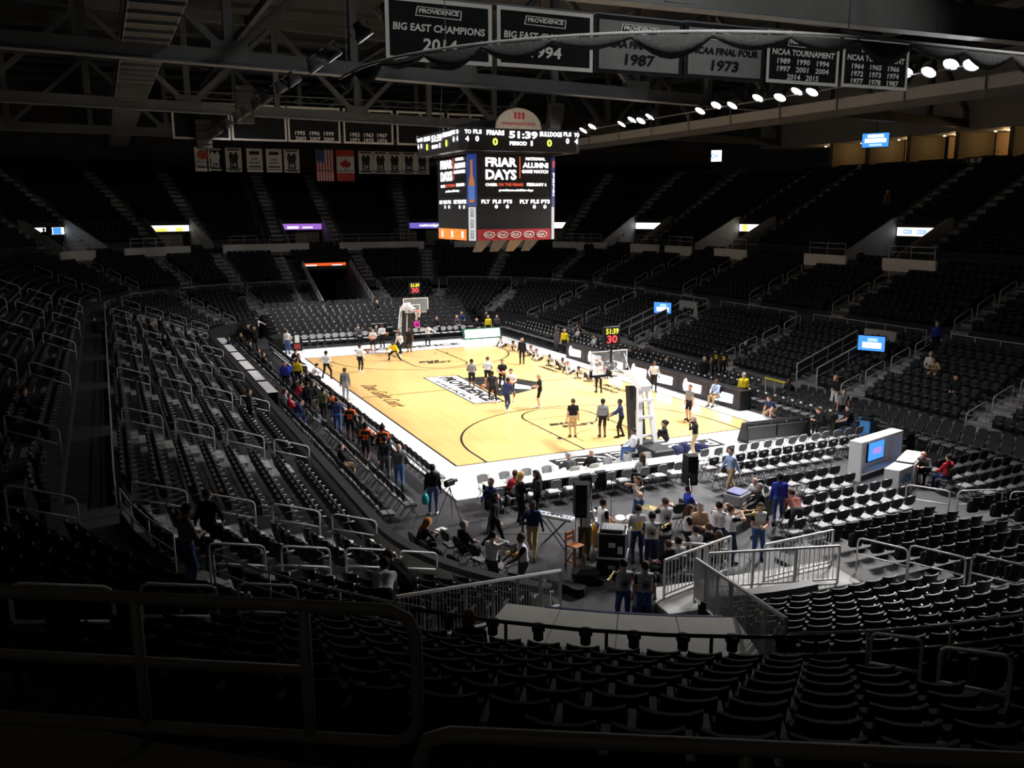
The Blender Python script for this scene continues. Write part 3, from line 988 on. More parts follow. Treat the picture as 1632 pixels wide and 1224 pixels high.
for i in range(22):
    o = struct(link('roof_joist', None)); o['label'] = 'thin grey roof joist running across the hall'
    MB().box((0, -58 + i * 5.6, 22.6), (90, .18, .3)).build('beam', M_TRUSS, o)

# catwalks
M_GRATE = mat('dark_grating', (0.035, 0.035, 0.037), .7, var=.2)
cw = thing('catwalk', 'dark grated catwalk running along the hall at upper left', 'catwalk', (-17.3, 0, 16.6))
MB().box((0, 4, 0), (1.7, 100, .06)).build('deck', M_GRATE, cw)
for x in (-.85, .85):
    MB().box((x, 4, .1), (.07, 100, .3)).build('edge_beam', M_STEEL, cw)
    MB().tube([(x, -46, 1.1), (x, 54, 1.1)], .025, 6).build('hand_rail', M_STEEL, cw)
mesh = MB().box((0, 0, -.09), (1.7, .1, .12)).mesh('cross_beam', M_STEEL)
for i in range(60):
    link('cross_beam', mesh, cw, (0, -46 + i * 1.7, 0))
pm = MB().tube([(0, 0, 0), (0, 0, 1.1)], .02, 5).mesh('post', M_STEEL)
for i in range(34):
    for x in (-.85, .85): link('post', pm, cw, (x, -46 + i * 3, 0))
cw = thing('catwalk', 'pale sided lighting catwalk under the right hand floodlights', 'catwalk', (13.2, 0, 14.6))
M_PALE = mat('pale_catwalk_panel', (0.17, 0.17, 0.168), .5, var=.06)
MB().box((1.0, 4, 0), (2.0, 96, .08)).build('deck', M_GRATE, cw)
pm = MB().box((0, 0, .3), (.05, 3.96, .5)).mesh('side_panel', M_PALE)
for i in range(24):
    link('side_panel', pm, cw, (0, -42 + i * 4, 0))
pm = MB().tube([(-.1, 0, -.3), (-.1, 0, 1.1)], .03, 5).mesh('post', M_STEEL)
for i in range(24):
    link('post', pm, cw, (0, -44 + i * 4, 0))
MB().tube([(-1.9, -44, .75), (-1.9, 52, .75)], .04, 6).build('lamp_pipe', M_STEEL, cw)

# netting track of the rink end with gathered net
tr = thing('net_track', 'bright curved pipe track with gathered dark netting below the near banners', 'netting', (-8, -29, 13.5))
o0 = Vector(tr.location)
s_a, s_b = s_left(-20.8), s_near(8)
N = 70
pts = []
for i in range(N + 1):
    s = s_a + (s_b - s_a) * i / N
    p = ring(s, .35)[0]
    pts.append(Vector((p[0], p[1], 13.5)) - o0)
MB().tube(pts, .035, 7).build('pipe', mat('white_pipe_paint', (.8, .8, .8), .5), tr, True)
M_NET = mat('dark_netting', (0.13, 0.13, 0.13), .9, var=.3, scale=20)
M_CORD = mat('pale_cord', (0.6, 0.6, 0.6), .6)
nseg = 17
for k in range(nseg):
    rows = []
    for i in range(9):
        t = (k + i / 8) / nseg
        s = s_a + (s_b - s_a) * t
        (x, y), n = ring(s, .35)
        sag = .12 + .42 * math.sin(math.pi * i / 8) * (.7 + .3 * math.sin(k * 2.3))
        rows.append([Vector((x, y, 13.5 - .05)) - o0, Vector((x + n[0] * .08, y + n[1] * .08, 13.5 - sag * .5)) - o0, Vector((x, y, 13.5 - sag)) - o0, Vector((x - n[0] * .09, y - n[1] * .09, 13.5 - sag * .55)) - o0])
    MB().grid(rows).build('net_fold', M_NET, tr, True)
    s = s_a + (s_b - s_a) * k / nseg
    p = ring(s, .35)[0]
    q = Vector((p[0], p[1], 13.5)) - o0
    MB().tube([q + Vector((0, 0, .05)), q + Vector((.03, 0, -.14))], .018, 5).build('tie', M_CORD, tr)
for t in (.03, .2, .52, .8):
    p = ring(s_a + (s_b - s_a) * t, .35)[0]
    q = Vector((p[0], p[1], 13.5)) - o0
    MB().tube([q, q + Vector((0, 0, 8))], .012, 5).build('hanger_wire', M_STEEL, tr)

# ---------------------------------------------------------------- banners
M_BANBLK = mat('black_banner_cloth', (0.01, 0.011, 0.012), .85, var=.15, scale=4, spec=.08)
M_BANGRY = mat('grey_banner_cloth', (0.15, 0.152, 0.15), .85, var=.08, scale=4, spec=.1)
M_BANBRD = mat('silver_banner_border', (0.5, 0.5, 0.47), .7, var=.05)
M_BANTXT = mat('silver_banner_print', (0.62, 0.62, 0.6), .7, var=.05)
M_BANWHT = mat('white_banner_cloth', (0.62, 0.62, 0.6), .8, var=.06)
def cloth(name, w, h, m, parent, wave=.02, cols=14, rows=6, hang=0.0, seed=0):
    """hanging cloth, thin box with faint vertical folds; local x across, z up, front at -y"""
    mb = MB()
    fr, bk = [], []
    for j in range(rows + 1):
        z = h * j / rows
        a, b = [], []
        for i in range(cols + 1):
            x = -w / 2 + w * i / cols
            y = wave * math.sin(i * 1.9 + seed) * (1 - .5 * j / rows)
            a.append((x, y - .006, z)); b.append((x, y + .006, z))
        fr.append(a); bk.append(b)
    mb.grid(fr); mb.grid(bk[::-1])
    mb.grid([[r_[0] for r_ in fr], [r_[0] for r_ in bk]]); mb.grid([[r_[-1] for r_ in bk], [r_[-1] for r_ in fr]])
    mb.grid([bk[0], fr[0]]); mb.grid([fr[-1], bk[-1]])
    return mb.build(name, m, parent, True)
FACE = Matrix(((1, 0, 0, 0), (0, 0, -1, -.03), (0, 1, 0, 0), (0, 0, 0, 1)))     # face of a thing that looks towards -y
def hood(parent, cx, cy, s, m):
    """hooded head emblem standing on the word mark, as a simple outline"""
    P = [(-.95, 0), (-.5, .25), (-.42, .9), (-.1, 1.15), (.35, 1.1), (.6, .8), (.62, .2), (.95, 0), (.6, -.05), (.35, .15), (.4, .7), (.15, .9), (-.1, .85), (-.2, .3), (-.5, -.02)]
    MB().prism([(cx + x * s, cy + y * s) for x, y in P], .0, .01, FACE).build('emblem', m, parent)
def wordmark(parent, cx, cy, w, h, m, mdark):
    k = h * .12
    sh = h * .22
    outer = [(cx - w / 2 - sh, cy - h / 2), (cx + w / 2 - sh * .4, cy - h / 2 - k), (cx + w / 2, cy + h / 2 - k), (cx - w / 2 + sh * .2, cy + h / 2)]
    inner = [(cx + (x - cx) * .955, cy + (y - cy) * .84) for x, y in outer]
    MB().prism(outer, 0, .006, FACE).build('mark_border', m, parent)
    MB().prism(inner, .006, .009, FACE).build('mark_field', mdark, parent)
    letters('lettering', 'PROVIDENCE', FACE, cx - sh * .3, cy + h * .04, w * .88, h * .5, m, parent, .012, .03, .95, .12)
def banner(loc, w, h, label, lines, grey=False, border=True, group='banners', mark=True, hd=True, wm=.42):
    o = thing('championship_banner', label, 'banner', loc, 0, group)
    base = M_BANGRY if grey else M_BANBLK
    ink = M_BANBLK if grey else M_BANTXT
    cloth('cloth', w, h, base, o, .012, seed=loc[0])
    bw = .035 * w
    m = M_BANBLK if grey else M_BANBRD
    for x0, x1, y0, y1 in ((-w / 2, w / 2, 0, bw), (-w / 2, w / 2, h - bw, h), (-w / 2, -w / 2 + bw, bw, h - bw), (w / 2 - bw, w / 2, bw, h - bw)):
        plate('border', FACE, x0, x1, y0, y1, m, o, .006, 0)
    if mark:
        wordmark(o, 0, h * .80, w * wm, h * .15, M_BANTXT, M_BANBLK)
        if hd: hood(o, 0, h * .875, h * .065, M_BANTXT)
    for t, y, tw, th in lines:
        letters('lettering', t, FACE, 0, y * h, tw * w, th * h, ink, o, .012, .025, 1.0, .1)
    MB().tube([(-w / 2 - .05, 0, h + .03), (w / 2 + .05, 0, h + .03)], .03, 6).build('hanging_pipe', M_STEEL, o)
    return o
NB = [(-11.1, 'black BIG EAST CHAMPIONS banner, leftmost of the near row', [('BIG EAST CHAMPIONS', .54, .86, .12), ('2014', .28, .32, .2)], False),
      (-8.0, 'black BIG EAST CHAMPIONS banner, second from left in the near row', [('BIG EAST CHAMPIONS', .54, .86, .12), ('1994', .28, .32, .2)], False),
      (-4.95, 'grey NCAA FINAL FOUR banner on the left of the two', [('NCAA FINAL FOUR', .52, .84, .13), ('1987', .26, .34, .2)], True),
      (-1.9, 'grey NCAA FINAL FOUR banner on the right of the two', [('NCAA FINAL FOUR', .52, .84, .13), ('1973', .26, .34, .2)], True),
      (1.15, 'black NCAA TOURNAMENT banner listing eight years from 1989 to 2015', [('NCAA TOURNAMENT', .60, .86, .12), ('1989   1990   1994', .43, .72, .11), ('1997   2001   2004', .28, .72, .11), ('2014   2015', .13, .44, .11)], False),
      (4.25, 'black NCAA TOURNAMENT banner listing nine years from 1964 to 1987', [('NCAA TOURNAMENT', .60, .86, .12), ('1964   1965   1966', .43, .72, .11), ('1972   1973   1974', .28, .72, .11), ('1977   1978   1987', .13, .72, .11)], False)]
for x, lab, lines, g in NB:
    banner((x, -22.75, 13.74 + .008 * (x + 12)), 2.95, 1.55, lab, lines, g, group='near row of banners', hd=False)
FB = [(-12.2, 'black banner mostly hidden behind the far hanging loudspeaker', []), (-8.05, 'black far banner with only a word mark and no years', []), (-3.9, 'black far banner listing six years, left of the other', [('1995  1996  1999', .26, .74, .12), ('2003  2007  2009', .1, .74, .12)]),
      (.4, 'black far banner listing six years, right of the other', [('1952  1963  1967', .26, .74, .12), ('1971  1975  1976', .1, .74, .12)]), (4.75, 'black far banner left of the scoreboard starting with a one', [('17', .2, .2, .16)]),
      (9.1, 'black far banner just behind the scoreboard top', [])]
for x, lab, lines in FB:
    banner((x, 25, 15.17), 4.05, 2.62, lab, lines, group='far row of banners')
# light box truss the far banners hang from
bt = thing('banner_truss', 'light grey lattice truss holding the far banners', 'truss', (-1.5, 25.2, 18.1))
for z in (0, .45):
    MB().tube([(-13, 0, z), (15, 0, z)], .04, 6).build('chord', M_STEEL, bt)
for i in range(28):
    MB().tube([(-13 + i, 0, 0 if i % 2 else .45), (-12 + i, 0, .45 if i % 2 else 0)], .025, 5).build('lattice_bar', M_STEEL, bt)
# retired jersey banners and flags beyond the last truss
def jx(px): return -11.5 + (px - 310) * .0563
M_JBLK = mat('black_jersey_print', (0.02, 0.02, 0.02), .8)
M_JRED = mat('red_emblem_print', (0.45, 0.08, 0.05), .8)
JERSEY = [('P', -11.5 + 0 * 1.7, 'white banner with a red round emblem, first of the hanging row', None), ('j', -9.68, 'black framed white jersey banner numbered 24', '24'), ('k', -8.06, 'white banner with black jersey right of the black framed one', '14'),
          ('t', -6.2, 'white lettered coach banner, first of the pair', ('JOE', 'MULLANEY')), ('t', -4.45, 'white lettered coach banner, second of the pair', ('DAVE', 'GAVITT')), ('k', -2.83, 'white banner with black jersey just left of the flags', '10'),
          ('k', 4.26, 'white banner with black jersey just right of the flags', '24'), ('k', 5.72, 'white banner with black jersey, second right of the flags', '15'), ('k', 7.15, 'white banner with black jersey, third right of the flags', '23'),
          ('k', 8.6, 'white banner with black jersey, fourth right of the flags', '34'), ('k', 10.0, 'white banner with black jersey, partly behind the scoreboard', '14')]
for kind, x, lab, num in JERSEY:
    if kind == 'P': x = -10.7
    w, h = 1.42, 2.1
    o = thing('jersey_banner', lab, 'banner', (x, 40, 13.5), 0, 'retired jersey banners')
    cloth('cloth', w, h, M_BANBLK if kind == 'j' else M_BANWHT, o, .02, seed=x)
    shirt = [(-.36, .32), (.36, .32), (.34, .95), (.44, 1.35), (.3, 1.75), (.18, 1.75), (0, 1.5), (-.18, 1.75), (-.3, 1.75), (-.44, 1.35), (-.34, .95)]
    if kind in 'jk':
        MB().prism(shirt, 0, .01, FACE).build('jersey_shape', M_BANWHT if kind == 'j' else M_JBLK, o)
        letters('lettering', num, FACE, 0, .62, .42, .36, M_JBLK if kind == 'j' else M_BANWHT, o, .014, .03)
        plate('name_strip', FACE, -.55, .55, 1.88, 2.02, M_BANWHT if kind == 'j' else M_JBLK, o, .006, 0)
        plate('year_strip', FACE, -.5, .5, .08, .2, M_BANWHT if kind == 'j' else M_JBLK, o, .006, 0)
    elif kind == 't':
        for j, t in enumerate(num): letters('lettering', t, FACE, 0, 1.15 - .32 * j, .5 + .4 * j, .2, M_JBLK, o, .014, .03)
        plate('name_strip', FACE, -.45, .45, 1.55, 1.85, M_JBLK, o, .006, 0)
        plate('year_strip', FACE, -.55, .55, .42, .55, M_JBLK, o, .006, 0)
    else:
        MB().prism([(.5 * math.cos(a * .5236), 1.45 + .42 * math.sin(a * .5236)) for a in range(12)], 0, .01, FACE).build('round_emblem', M_JRED, o)
        letters('lettering', 'HALL OF FAME', FACE, 0, .85, 1.1, .12, M_JBLK, o, .014, .03)
        plate('year_strip', FACE, -.5, .5, .3, .4, M_JBLK, o, .006, 0)
# flags, hung vertically
M_FRED, M_FWHT, M_FBLU = mat('flag_red', (.36, .03, .035), .8), mat('flag_white', (.55, .55, .54), .8), mat('flag_blue', (.03, .05, .2), .8)
o = thing('national_flag', 'vertically hung flag with stars and red and white stripes', 'flag', (.28, 40, 12.75))
w, h = 1.72, 2.9
cloth('cloth', w, h, M_FWHT, o, .03)
for k in range(7):
    plate('stripe', FACE, -w / 2 + k * w / 6.5, -w / 2 + (k + .5) * w / 6.5, 0, h if k > 3 else h * .6, M_FRED, o, .006, .01)
plate('canton', FACE, -w / 2, 0.0, h * .6, h, M_FBLU, o, .006, .01)
for i in range(4):
    for j in range(4):
        MB().prism([(-w * .44 + i * .21 + .04 * math.cos(a * 1.2566 + .3), h * .65 + j * .27 + .04 * math.sin(a * 1.2566 + .3)) for a in range(5)], .018, .022, FACE).build('star', M_FWHT, o)
o = thing('national_flag', 'red and white flag with a red maple leaf beside the striped one', 'flag', (2.25, 40, 12.75))
cloth('cloth', w, h, M_FWHT, o, .03, seed=3)
plate('stripe', FACE, -w / 2, w / 2, 0, h * .27, M_FRED, o, .006, .01); plate('stripe', FACE, -w / 2, w / 2, h * .73 + .2, h, M_FRED, o, .006, .01)
leaf = [(0, .6), (.12, .36), (.28, .42), (.24, .16), (.46, .3), (.52, .12), (.62, .08), (.3, -.28), (.04, -.24), (.04, -.55), (-.04, -.55), (-.04, -.24), (-.3, -.28), (-.62, .08), (-.52, .12), (-.46, .3), (-.24, .16), (-.28, .42), (-.12, .36)]
MB().prism([(x * .95, 1.55 + y * .95) for x, y in leaf][::-1], .01, .02, FACE).build('maple_leaf', M_FRED, o)
jp = thing('jersey_cable', 'thin black sagging cable in front of the jersey banners', 'cable', (0, 39.5, 13.9))
MB().tube([(-13, 0, .1), (-9, 0, -.12), (-3, 0, -.2), (3, 0, -.2), (9, 0, -.12), (12, 0, 0)], .035, 5).build('cable', M_BLACK, jp)

# hanging loudspeaker clusters
M_SPK = mat('black_speaker_case', (0.018, 0.018, 0.02), .6)
M_GRILL = mat('speaker_grille', (0.035, 0.035, 0.037), .7, var=.3, scale=40)
def line_array(loc, rz, n, label):
    o = thing('line_array', label, 'loudspeaker', loc, rz)
    y = 0
    a = 0
    z = 0
    for i in range(n):
        c = MB().bbox((y, 0, z), (.55, 1.1, .34), 0, .04).build('cabinet', M_SPK, o)
        MB().box((y - .28, 0, z), (.02, 1.0, .28)).build('grille', M_GRILL, c)
        a += .12
        z -= .36 * math.cos(a); y += .36 * math.sin(a) * .8
    MB().bar((0, 0, .2), (0, 0, 4.0), .05).build('hanger', M_BLKMET, o)
line_array((-10.6, 14.5, 17.6), R(80), 7, 'black curved loudspeaker stack hung at upper left')
line_array((-12.2, 24, 16.3), R(80), 6, 'black curved loudspeaker stack hung behind the left floodlights')
line_array((9.6, 10.5, 17.0), R(100), 6, 'black curved loudspeaker stack hung right of the scoreboard')

# ---------------------------------------------------------------- suites on the upper right wall
M_WARM = mat('warm_suite_wall', (0.52, 0.36, 0.2), .8, var=.05)
M_REDW = mat('red_suite_wall', (0.3, 0.08, 0.04), .8)
E_SPOT = glow('suite_downlight', (1, .75, .45), 14)
SX = 41.4
st = struct(link('wall_right', None)); st['label'] = 'right hand upper wall with a row of warm lit suites'
MB().box((SX + 2, 2, 18.6), (4.2, 50, 5.6)).build('wall_fascia', mat('grey_upper_fascia', (0.16, 0.16, 0.155), .7, var=.08, scale=.5), st)
MB().box((SX - .1, 2, 12.9), (.3, 50, .9)).build('wall_parapet', M_DWALL, st)
MB().box((SX + 2.2, 2, 13.15), (4.4, 50, .1)).build('floor_slab', M_DWALL, st)
suites = [(21.5, 17.6), (17.2, 13.2), (12.8, 9.0), (8.4, 4.4), (4.0, -.2), (-.6, -5.0), (-5.4, -10)]
for i, (ya, yb) in enumerate(suites):
    MB().box((SX + 4.2, (ya + yb) / 2, 14.5), (.1, ya - yb, 2.6)).build('wall_back', M_WARM, st)
    MB().box((SX + 2.0, yb - .2, 14.5), (4.0, .4, 2.7)).build('wall_pier', mat('olive_suite_pier', (.12, .1, .06), .8), st)
    MB().box((SX + 4.1, yb + .7, 14.3), (.06, 1.1, 2.1)).build('red_panel', M_REDW, st)
    MB().box((SX + 4.05, (ya + yb) / 2 + .3, 14.55), (.08, 1.0, .6)).build('dark_screen', M_BLACK, st)
    for k in range(3):
        MB().lathe([(.09, 0), (.09, .03)], 8, (SX + 2.4, yb + .8 + k * 1.1, 15.74)).build('downlight', E_SPOT, st)
    ld = bpy.data.lights.new('suite_lamp', 'POINT')
    ld.energy = 70
    ld.color = (1, .62, .3)
    ld.shadow_soft_size = .15
    lo = link('suite_lamp', ld, st, (SX + 2.4, (ya + yb) / 2, 15.4))
    MB().box((SX + .6, (ya + yb) / 2, 13.5), (.5, (ya - yb) * .8, .6)).build('bar_counter', M_BLACK, st)
M_CARD = mat('pale_seat_cover', (0.4, 0.42, 0.44), .7)
cm = MB().bbox((0, 0, .16), (.08, .42, .32), 0, .02).mesh('seat_cover', M_CARD)
for i in range(22):
    y = 13.6 - i * .62
    if i in (11, 12): continue
    o = tag(link('seat_cover', cm, None, (SX - .32, y, 13.36)), f'small pale seat cover on the suite ledge, {ordw(i + 1)} from the left', 'seat cover', 'pale covers along the suite ledge')
# monitors hung in front of the wall
def monitor(loc, rz, w, h, face, label, drop=6.3):
    o = thing('hanging_monitor', label, 'monitor', loc, rz)
    M = Matrix(((1, 0, 0, 0), (0, 0, -1, 0), (0, 1, 0, 0), (0, 0, 0, 1)))
    MB().bbox((0, .06, 0), (w + .1, .1, h + .1), 0, .02).build('case', M_BLACK, o)
    plate('screen', M, -w / 2, w / 2, -h / 2, h / 2, face, o, .01, .0)
    MB().bar((0, .08, h / 2), (0, .08, (24.1 - loc[2]) if drop > 1 else h / 2 + drop), .06).build('bracket', M_BLKMET, o)
    return o, M
o, M = monitor((36, 7.2, 15.2), R(-62), 2.0, 1.05, E_BLUE, 'blue lit monitor hung in front of the orange suites')
plate('white_panel', M, -.6, .6, .2, .42, E_WHITE, o, .01, .015); plate('white_panel', M, -.8, .8, -.18, .12, E_WHITE, o, .01, .015); plate('white_panel', M, -.45, .5, -.45, -.28, E_CYAN, o, .01, .015)
o, M = monitor((45.4, 40, 16.0), R(-40), 1.9, 1.25, E_WHITE, 'white lit monitor reading COX hung in the far right corner')
letters('lettering', 'COX', M, 0, 0, 1.2, .55, E_BLUE, o, .02, .03)

# ---------------------------------------------------------------- centre-hung scoreboard
sb = thing('scoreboard', 'centre hung four sided scoreboard with lit figures over the court', 'scoreboard', (.36, -.1, 8.4))
def S(x, y, z): return Vector((x - .36, y + .1, z - 8.4))
M_SBF = mat('dark_screen_face', (0.02, 0.019, 0.019), .4, var=.05, spec=.3)
def oct_prism(x0, x1, y0, y1, z0, z1, c, m, nm, taper=0.0):
    P = lambda t: [(x0 + c + t, y0 + t), (x1 - c - t, y0 + t), (x1 - t, y0 + c + t), (x1 - t, y1 - c - t), (x1 - c - t, y1 - t), (x0 + c + t, y1 - t), (x0 + t, y1 - c - t), (x0 + t, y0 + c + t)]
    a, b = P(taper), P(0)
    vs = [S(x, y, z0) for x, y in a] + [S(x, y, z1) for x, y in b]
    return MB().add(vs, [tuple(range(7, -1, -1)), tuple(range(8, 16))] + [(k, (k + 1) % 8, 8 + (k + 1) % 8, 8 + k) for k in range(8)]).build(nm, m, sb)
oct_prism(-2.15, 2.92, -2.6, 2.6, 8.4, 12.87, .38, M_SBF, 'body')
oct_prism(-3.0, 3.85, -3.6, 3.4, 12.9, 14.02, .35, M_SBF, 'clock_ring')
oct_prism(-2.4, 3.2, -3.0, 2.8, 12.84, 12.92, .35, M_BLACK, 'ring_soffit')
E_SBW = glow('scoreboard_white_lamp', (1, .96, 1), 3.2)
E_SBY = glow('scoreboard_yellow_lamp', (.9, 1, .12), 1.6)
E_SBR = glow('scoreboard_red_lamp', (.9, .12, .06), 1.0)
MAIN = [('FRIAR', -0.39, 12.4, 1.77, 0.45), ('DAYS', -0.4, 11.77, 1.75, 0.51), ('NATIONAL', 1.59, 12.6, 1.14, 0.15), ('ALUMNI', 1.59, 12.27, 1.49, 0.27), ('GAME WATCH', 1.56, 11.95, 1.53, 0.17), ('CHEER', -0.96, 11.26, 0.67, 0.14), ('ON THE FRIARS', 0.15, 11.27, 1.46, 0.16), ('FEBRUARY 6', 1.66, 11.28, 1.15, 0.16),
        ('providence.edu/friar-days', 0.46, 10.97, 1.98, 0.15), ('PLY', -1.29, 10.4, 0.48, 0.19), ('FLS', -0.65, 10.4, 0.48, 0.19), ('PTS', -0.03, 10.4, 0.49, 0.19), ('PLY', 0.93, 10.4, 0.5, 0.2), ('FLS', 1.56, 10.4, 0.5, 0.2), ('PTS', 2.19, 10.4, 0.51, 0.2), ('0', -0.69, 10.14, 0.17, 0.19), ('0', -0.06, 10.14, 0.17, 0.19), ('0', 1.52, 10.13, 0.17, 0.2), ('0', 2.15, 10.13, 0.17, 0.2)]
RING = [('TO', -2.58, 13.79, 0.35, 0.2), ('FLS', -2.06, 13.8, 0.46, 0.2), ('4', -2.62, 13.45, 0.19, 0.25), ('0', -2.08, 13.46, 0.19, 0.26), ('FRIARS', -1.08, 13.78, 0.97, 0.24), ('0y', -1.1, 13.34, 0.28, 0.36), ('51:39', 0.47, 13.71, 1.6, 0.36), ('PERIOD', 0.18, 13.29, 0.96, 0.19), ('1', 0.94, 13.31, 0.1, 0.25), ('BULLDOGS', 2.05, 13.79, 1.27, 0.24), ('0y', 1.96, 13.35, 0.28, 0.36), ('FLS', 3.01, 13.82, 0.46, 0.2), ('TO', 3.56, 13.8, 0.3, 0.2), ('0', 3.02, 13.48, 0.19, 0.27), ('4', 3.54, 13.48, 0.19, 0.27)]
M_MAROON = mat('red_sponsor_panel', (0.32, 0.02, 0.03), .5)
M_ORANGE = mat('orange_sponsor_panel', (0.85, 0.25, 0.04), .5)
for face in ('front', 'left'):
    if face == 'front':
        Fm = frame(S(.36, -2.61, 8.4), (1, 0, 0), (0, 0, 1)); Fr = frame(S(.36, -3.61, 8.4), (1, 0, 0), (0, 0, 1)); kx, kr = 1.0, 1.0
    else:
        Fm = frame(S(-2.16, 0, 8.4), (0, -1, 0), (0, 0, 1)); Fr = frame(S(-3.01, -.1, 8.4), (0, -1, 0), (0, 0, 1)); kx, kr = 1.0, .98
    for t, x, z, w, h in MAIN:
        c = E_SBR if t == 'ON THE FRIARS' else E_SBW
        letters('lettering', t, Fm, (x - .36) * kx, z - 8.4, w * kx, h, c, sb, .02, .03)
    plate('divider', Fm, .3 * kx, .34 * kx, 3.2, 4.3, E_SBR, sb, .02)
    for t, x, z, w, h in RING:
        letters('lettering', t.replace('y', ''), Fr, (x - .42) * kr, z - 8.4, w * kr, h, E_SBY if t.endswith('y') else E_SBW, sb, .02, .03)
    plate('sponsor_panel', Fm, -2.12 * kx, 2.12 * kx, .0, .58, M_MAROON if face == 'front' else M_ORANGE, sb, .03)
    plate('frame_bar', Fm, -1.9 * kx, 1.9 * kx, 2.3, 2.36, M_BLACK, sb, .02)
    for k in range(5):
        if face == 'left' and k in (1, 3): continue
        cx = -1.47 + k * .765
        if face == 'front':
            MB().tube([Fm @ Vector((cx + .3 * math.cos(a * .3927), .29 + .16 * math.sin(a * .3927), .05)) for a in range(16)], .016, 5, closed=True).build('logo_oval', M_WHITE, sb)
            letters('lettering', 'KIA', Fm, cx, .29, .4, .15, M_WHITE, sb, .045, .02)
        else:
            plate('white_panel', Fm, cx - .16, cx + .16, .1, .48, M_WHITE, sb, .045)
# corner pillars with adverts
n = Vector((-1, -1, 0)).normalized()
Fc = frame(S(-2.15 + .19, -2.6 + .19, 8.4), (1, -1, 0), (0, 0, 1))
plate('blue_pillar_panel', Fc, -.27, .27, 1.75, 4.4, glow('advert_blue', (.03, .08, .4), .5), sb, .03)
bot = [(-.09, 0), (.09, 0), (.15, .06), (.16, .9), (.12, 1.2), (.06, 1.4), (.05, 2.0), (.06, 2.15), (-.06, 2.15), (-.05, 2.0), (-.06, 1.4), (-.12, 1.2), (-.16, .9), (-.15, .06)]
MB().prism([(x, y + 1.95) for x, y in bot], .03, .06, Fc).build('bottle_picture', glow('advert_amber', (.75, .25, .06), .6), sb)
plate('bottle_label', Fc, -.17, .17, 2.1, 2.8, glow('advert_label_blue', (.1, .25, .7), .6), sb, .03, .05)
plate('white_pillar_panel', Fc, -.2, .2, .0, 1.72, glow('advert_white', (.9, .9, .9), .7), sb, .03)
Fcv = Fc @ Matrix(((0, 1, 0, 0), (-1, 0, 0, 0.86), (0, 0, 1, 0), (0, 0, 0, 1)))
for k in (-1, 0, 1):
    letters('lettering', 'COX', Fcv, k * .56, 0, .46, .2, E_NAVY, sb, .045, .03)
Fc2 = frame(S(2.92 - .19, -2.6 + .19, 8.4), (1, 1, 0), (0, 0, 1))
plate('blue_pillar_panel', Fc2, -.27, .27, 1.75, 4.3, glow('advert_navy', (.02, .05, .25), .5), sb, .03)
MB().prism([(.17 * math.cos(a * .5236), 3.95 + .2 * math.sin(a * .5236)) for a in range(12)], .03, .06, Fc2).build('round_logo', glow('advert_red', (.8, .1, .12), .7), sb)
letters('lettering', 'PEPSI', Fc2 @ Matrix(((0, 1, 0, 0), (-1, 0, 0, 2.9), (0, 0, 1, 0), (0, 0, 0, 1))), 0, 0, 1.2, .25, E_WHITE, sb, .045)
plate('white_pillar_panel', Fc2, -.2, .2, 0, 1.72, glow('advert_white', (.9, .9, .9), .7), sb, .03)
# rounded crest on top, suspension and the drop panels below
Fr = frame(S(.16, -3.62, 14.0), (1, 0, 0), (0, 0, 1))
arc = [(-1.28, 0), (1.28, 0)] + [(1.28 * math.cos(R(a)) * (1 - .12 * math.sin(R(a))), 1.02 * math.sin(R(a)) ** .75) for a in range(15, 180, 15)]
MB().prism(arc, -.15, 0, Fr).build('name_crest', mat('beige_crest', (0.55, 0.5, 0.42), .6), sb)
for x in (-.2, .02, .24): plate('crest_mark', Fr, x - .07, x + .07, .48, .8, mat('crest_red', (.55, .05, .05), .6), sb, .02)
letters('lettering', "DUNKIN' DONUTS CENTER", Fr, 0, .25, 1.9, .14, mat('crest_red', (.55, .05, .05), .6), sb, .015)
for x, y in ((-2, -2.2), (2.7, -2.2), (-2, 2.2), (2.7, 2.2)):
    MB().tube([S(x, y, 14), S(x * .8, y * .8, 21.5)], .03, 5).build('hanger_cable', M_BLKMET, sb)
MB().box(S(.36, -.1, 14.3), (3.2, 3.2, .5)).build('top_frame', M_BLACK, sb)
for k, (x, m) in enumerate(((-1.3, M_GRATE), (-.35, M_BLACK), (.6, mat('mustard_panel', (.05, .03, .01), .6)), (1.55, M_BLACK))):
    MB().add([S(x - .35, -2.2, 8.38), S(x + .45, -2.2, 8.38), S(x + .3, -1.3, 7.75), S(x - .2, -1.3, 7.75), S(x - .35, -2.15, 8.38), S(x + .45, -2.15, 8.38), S(x + .3, -1.25, 7.75), S(x - .2, -1.25, 7.75)],
             [(0, 1, 2, 3), (7, 6, 5, 4), (0, 4, 5, 1), (1, 5, 6, 2), (2, 6, 7, 3), (3, 7, 4, 0)]).build('drop_panel', m, sb)
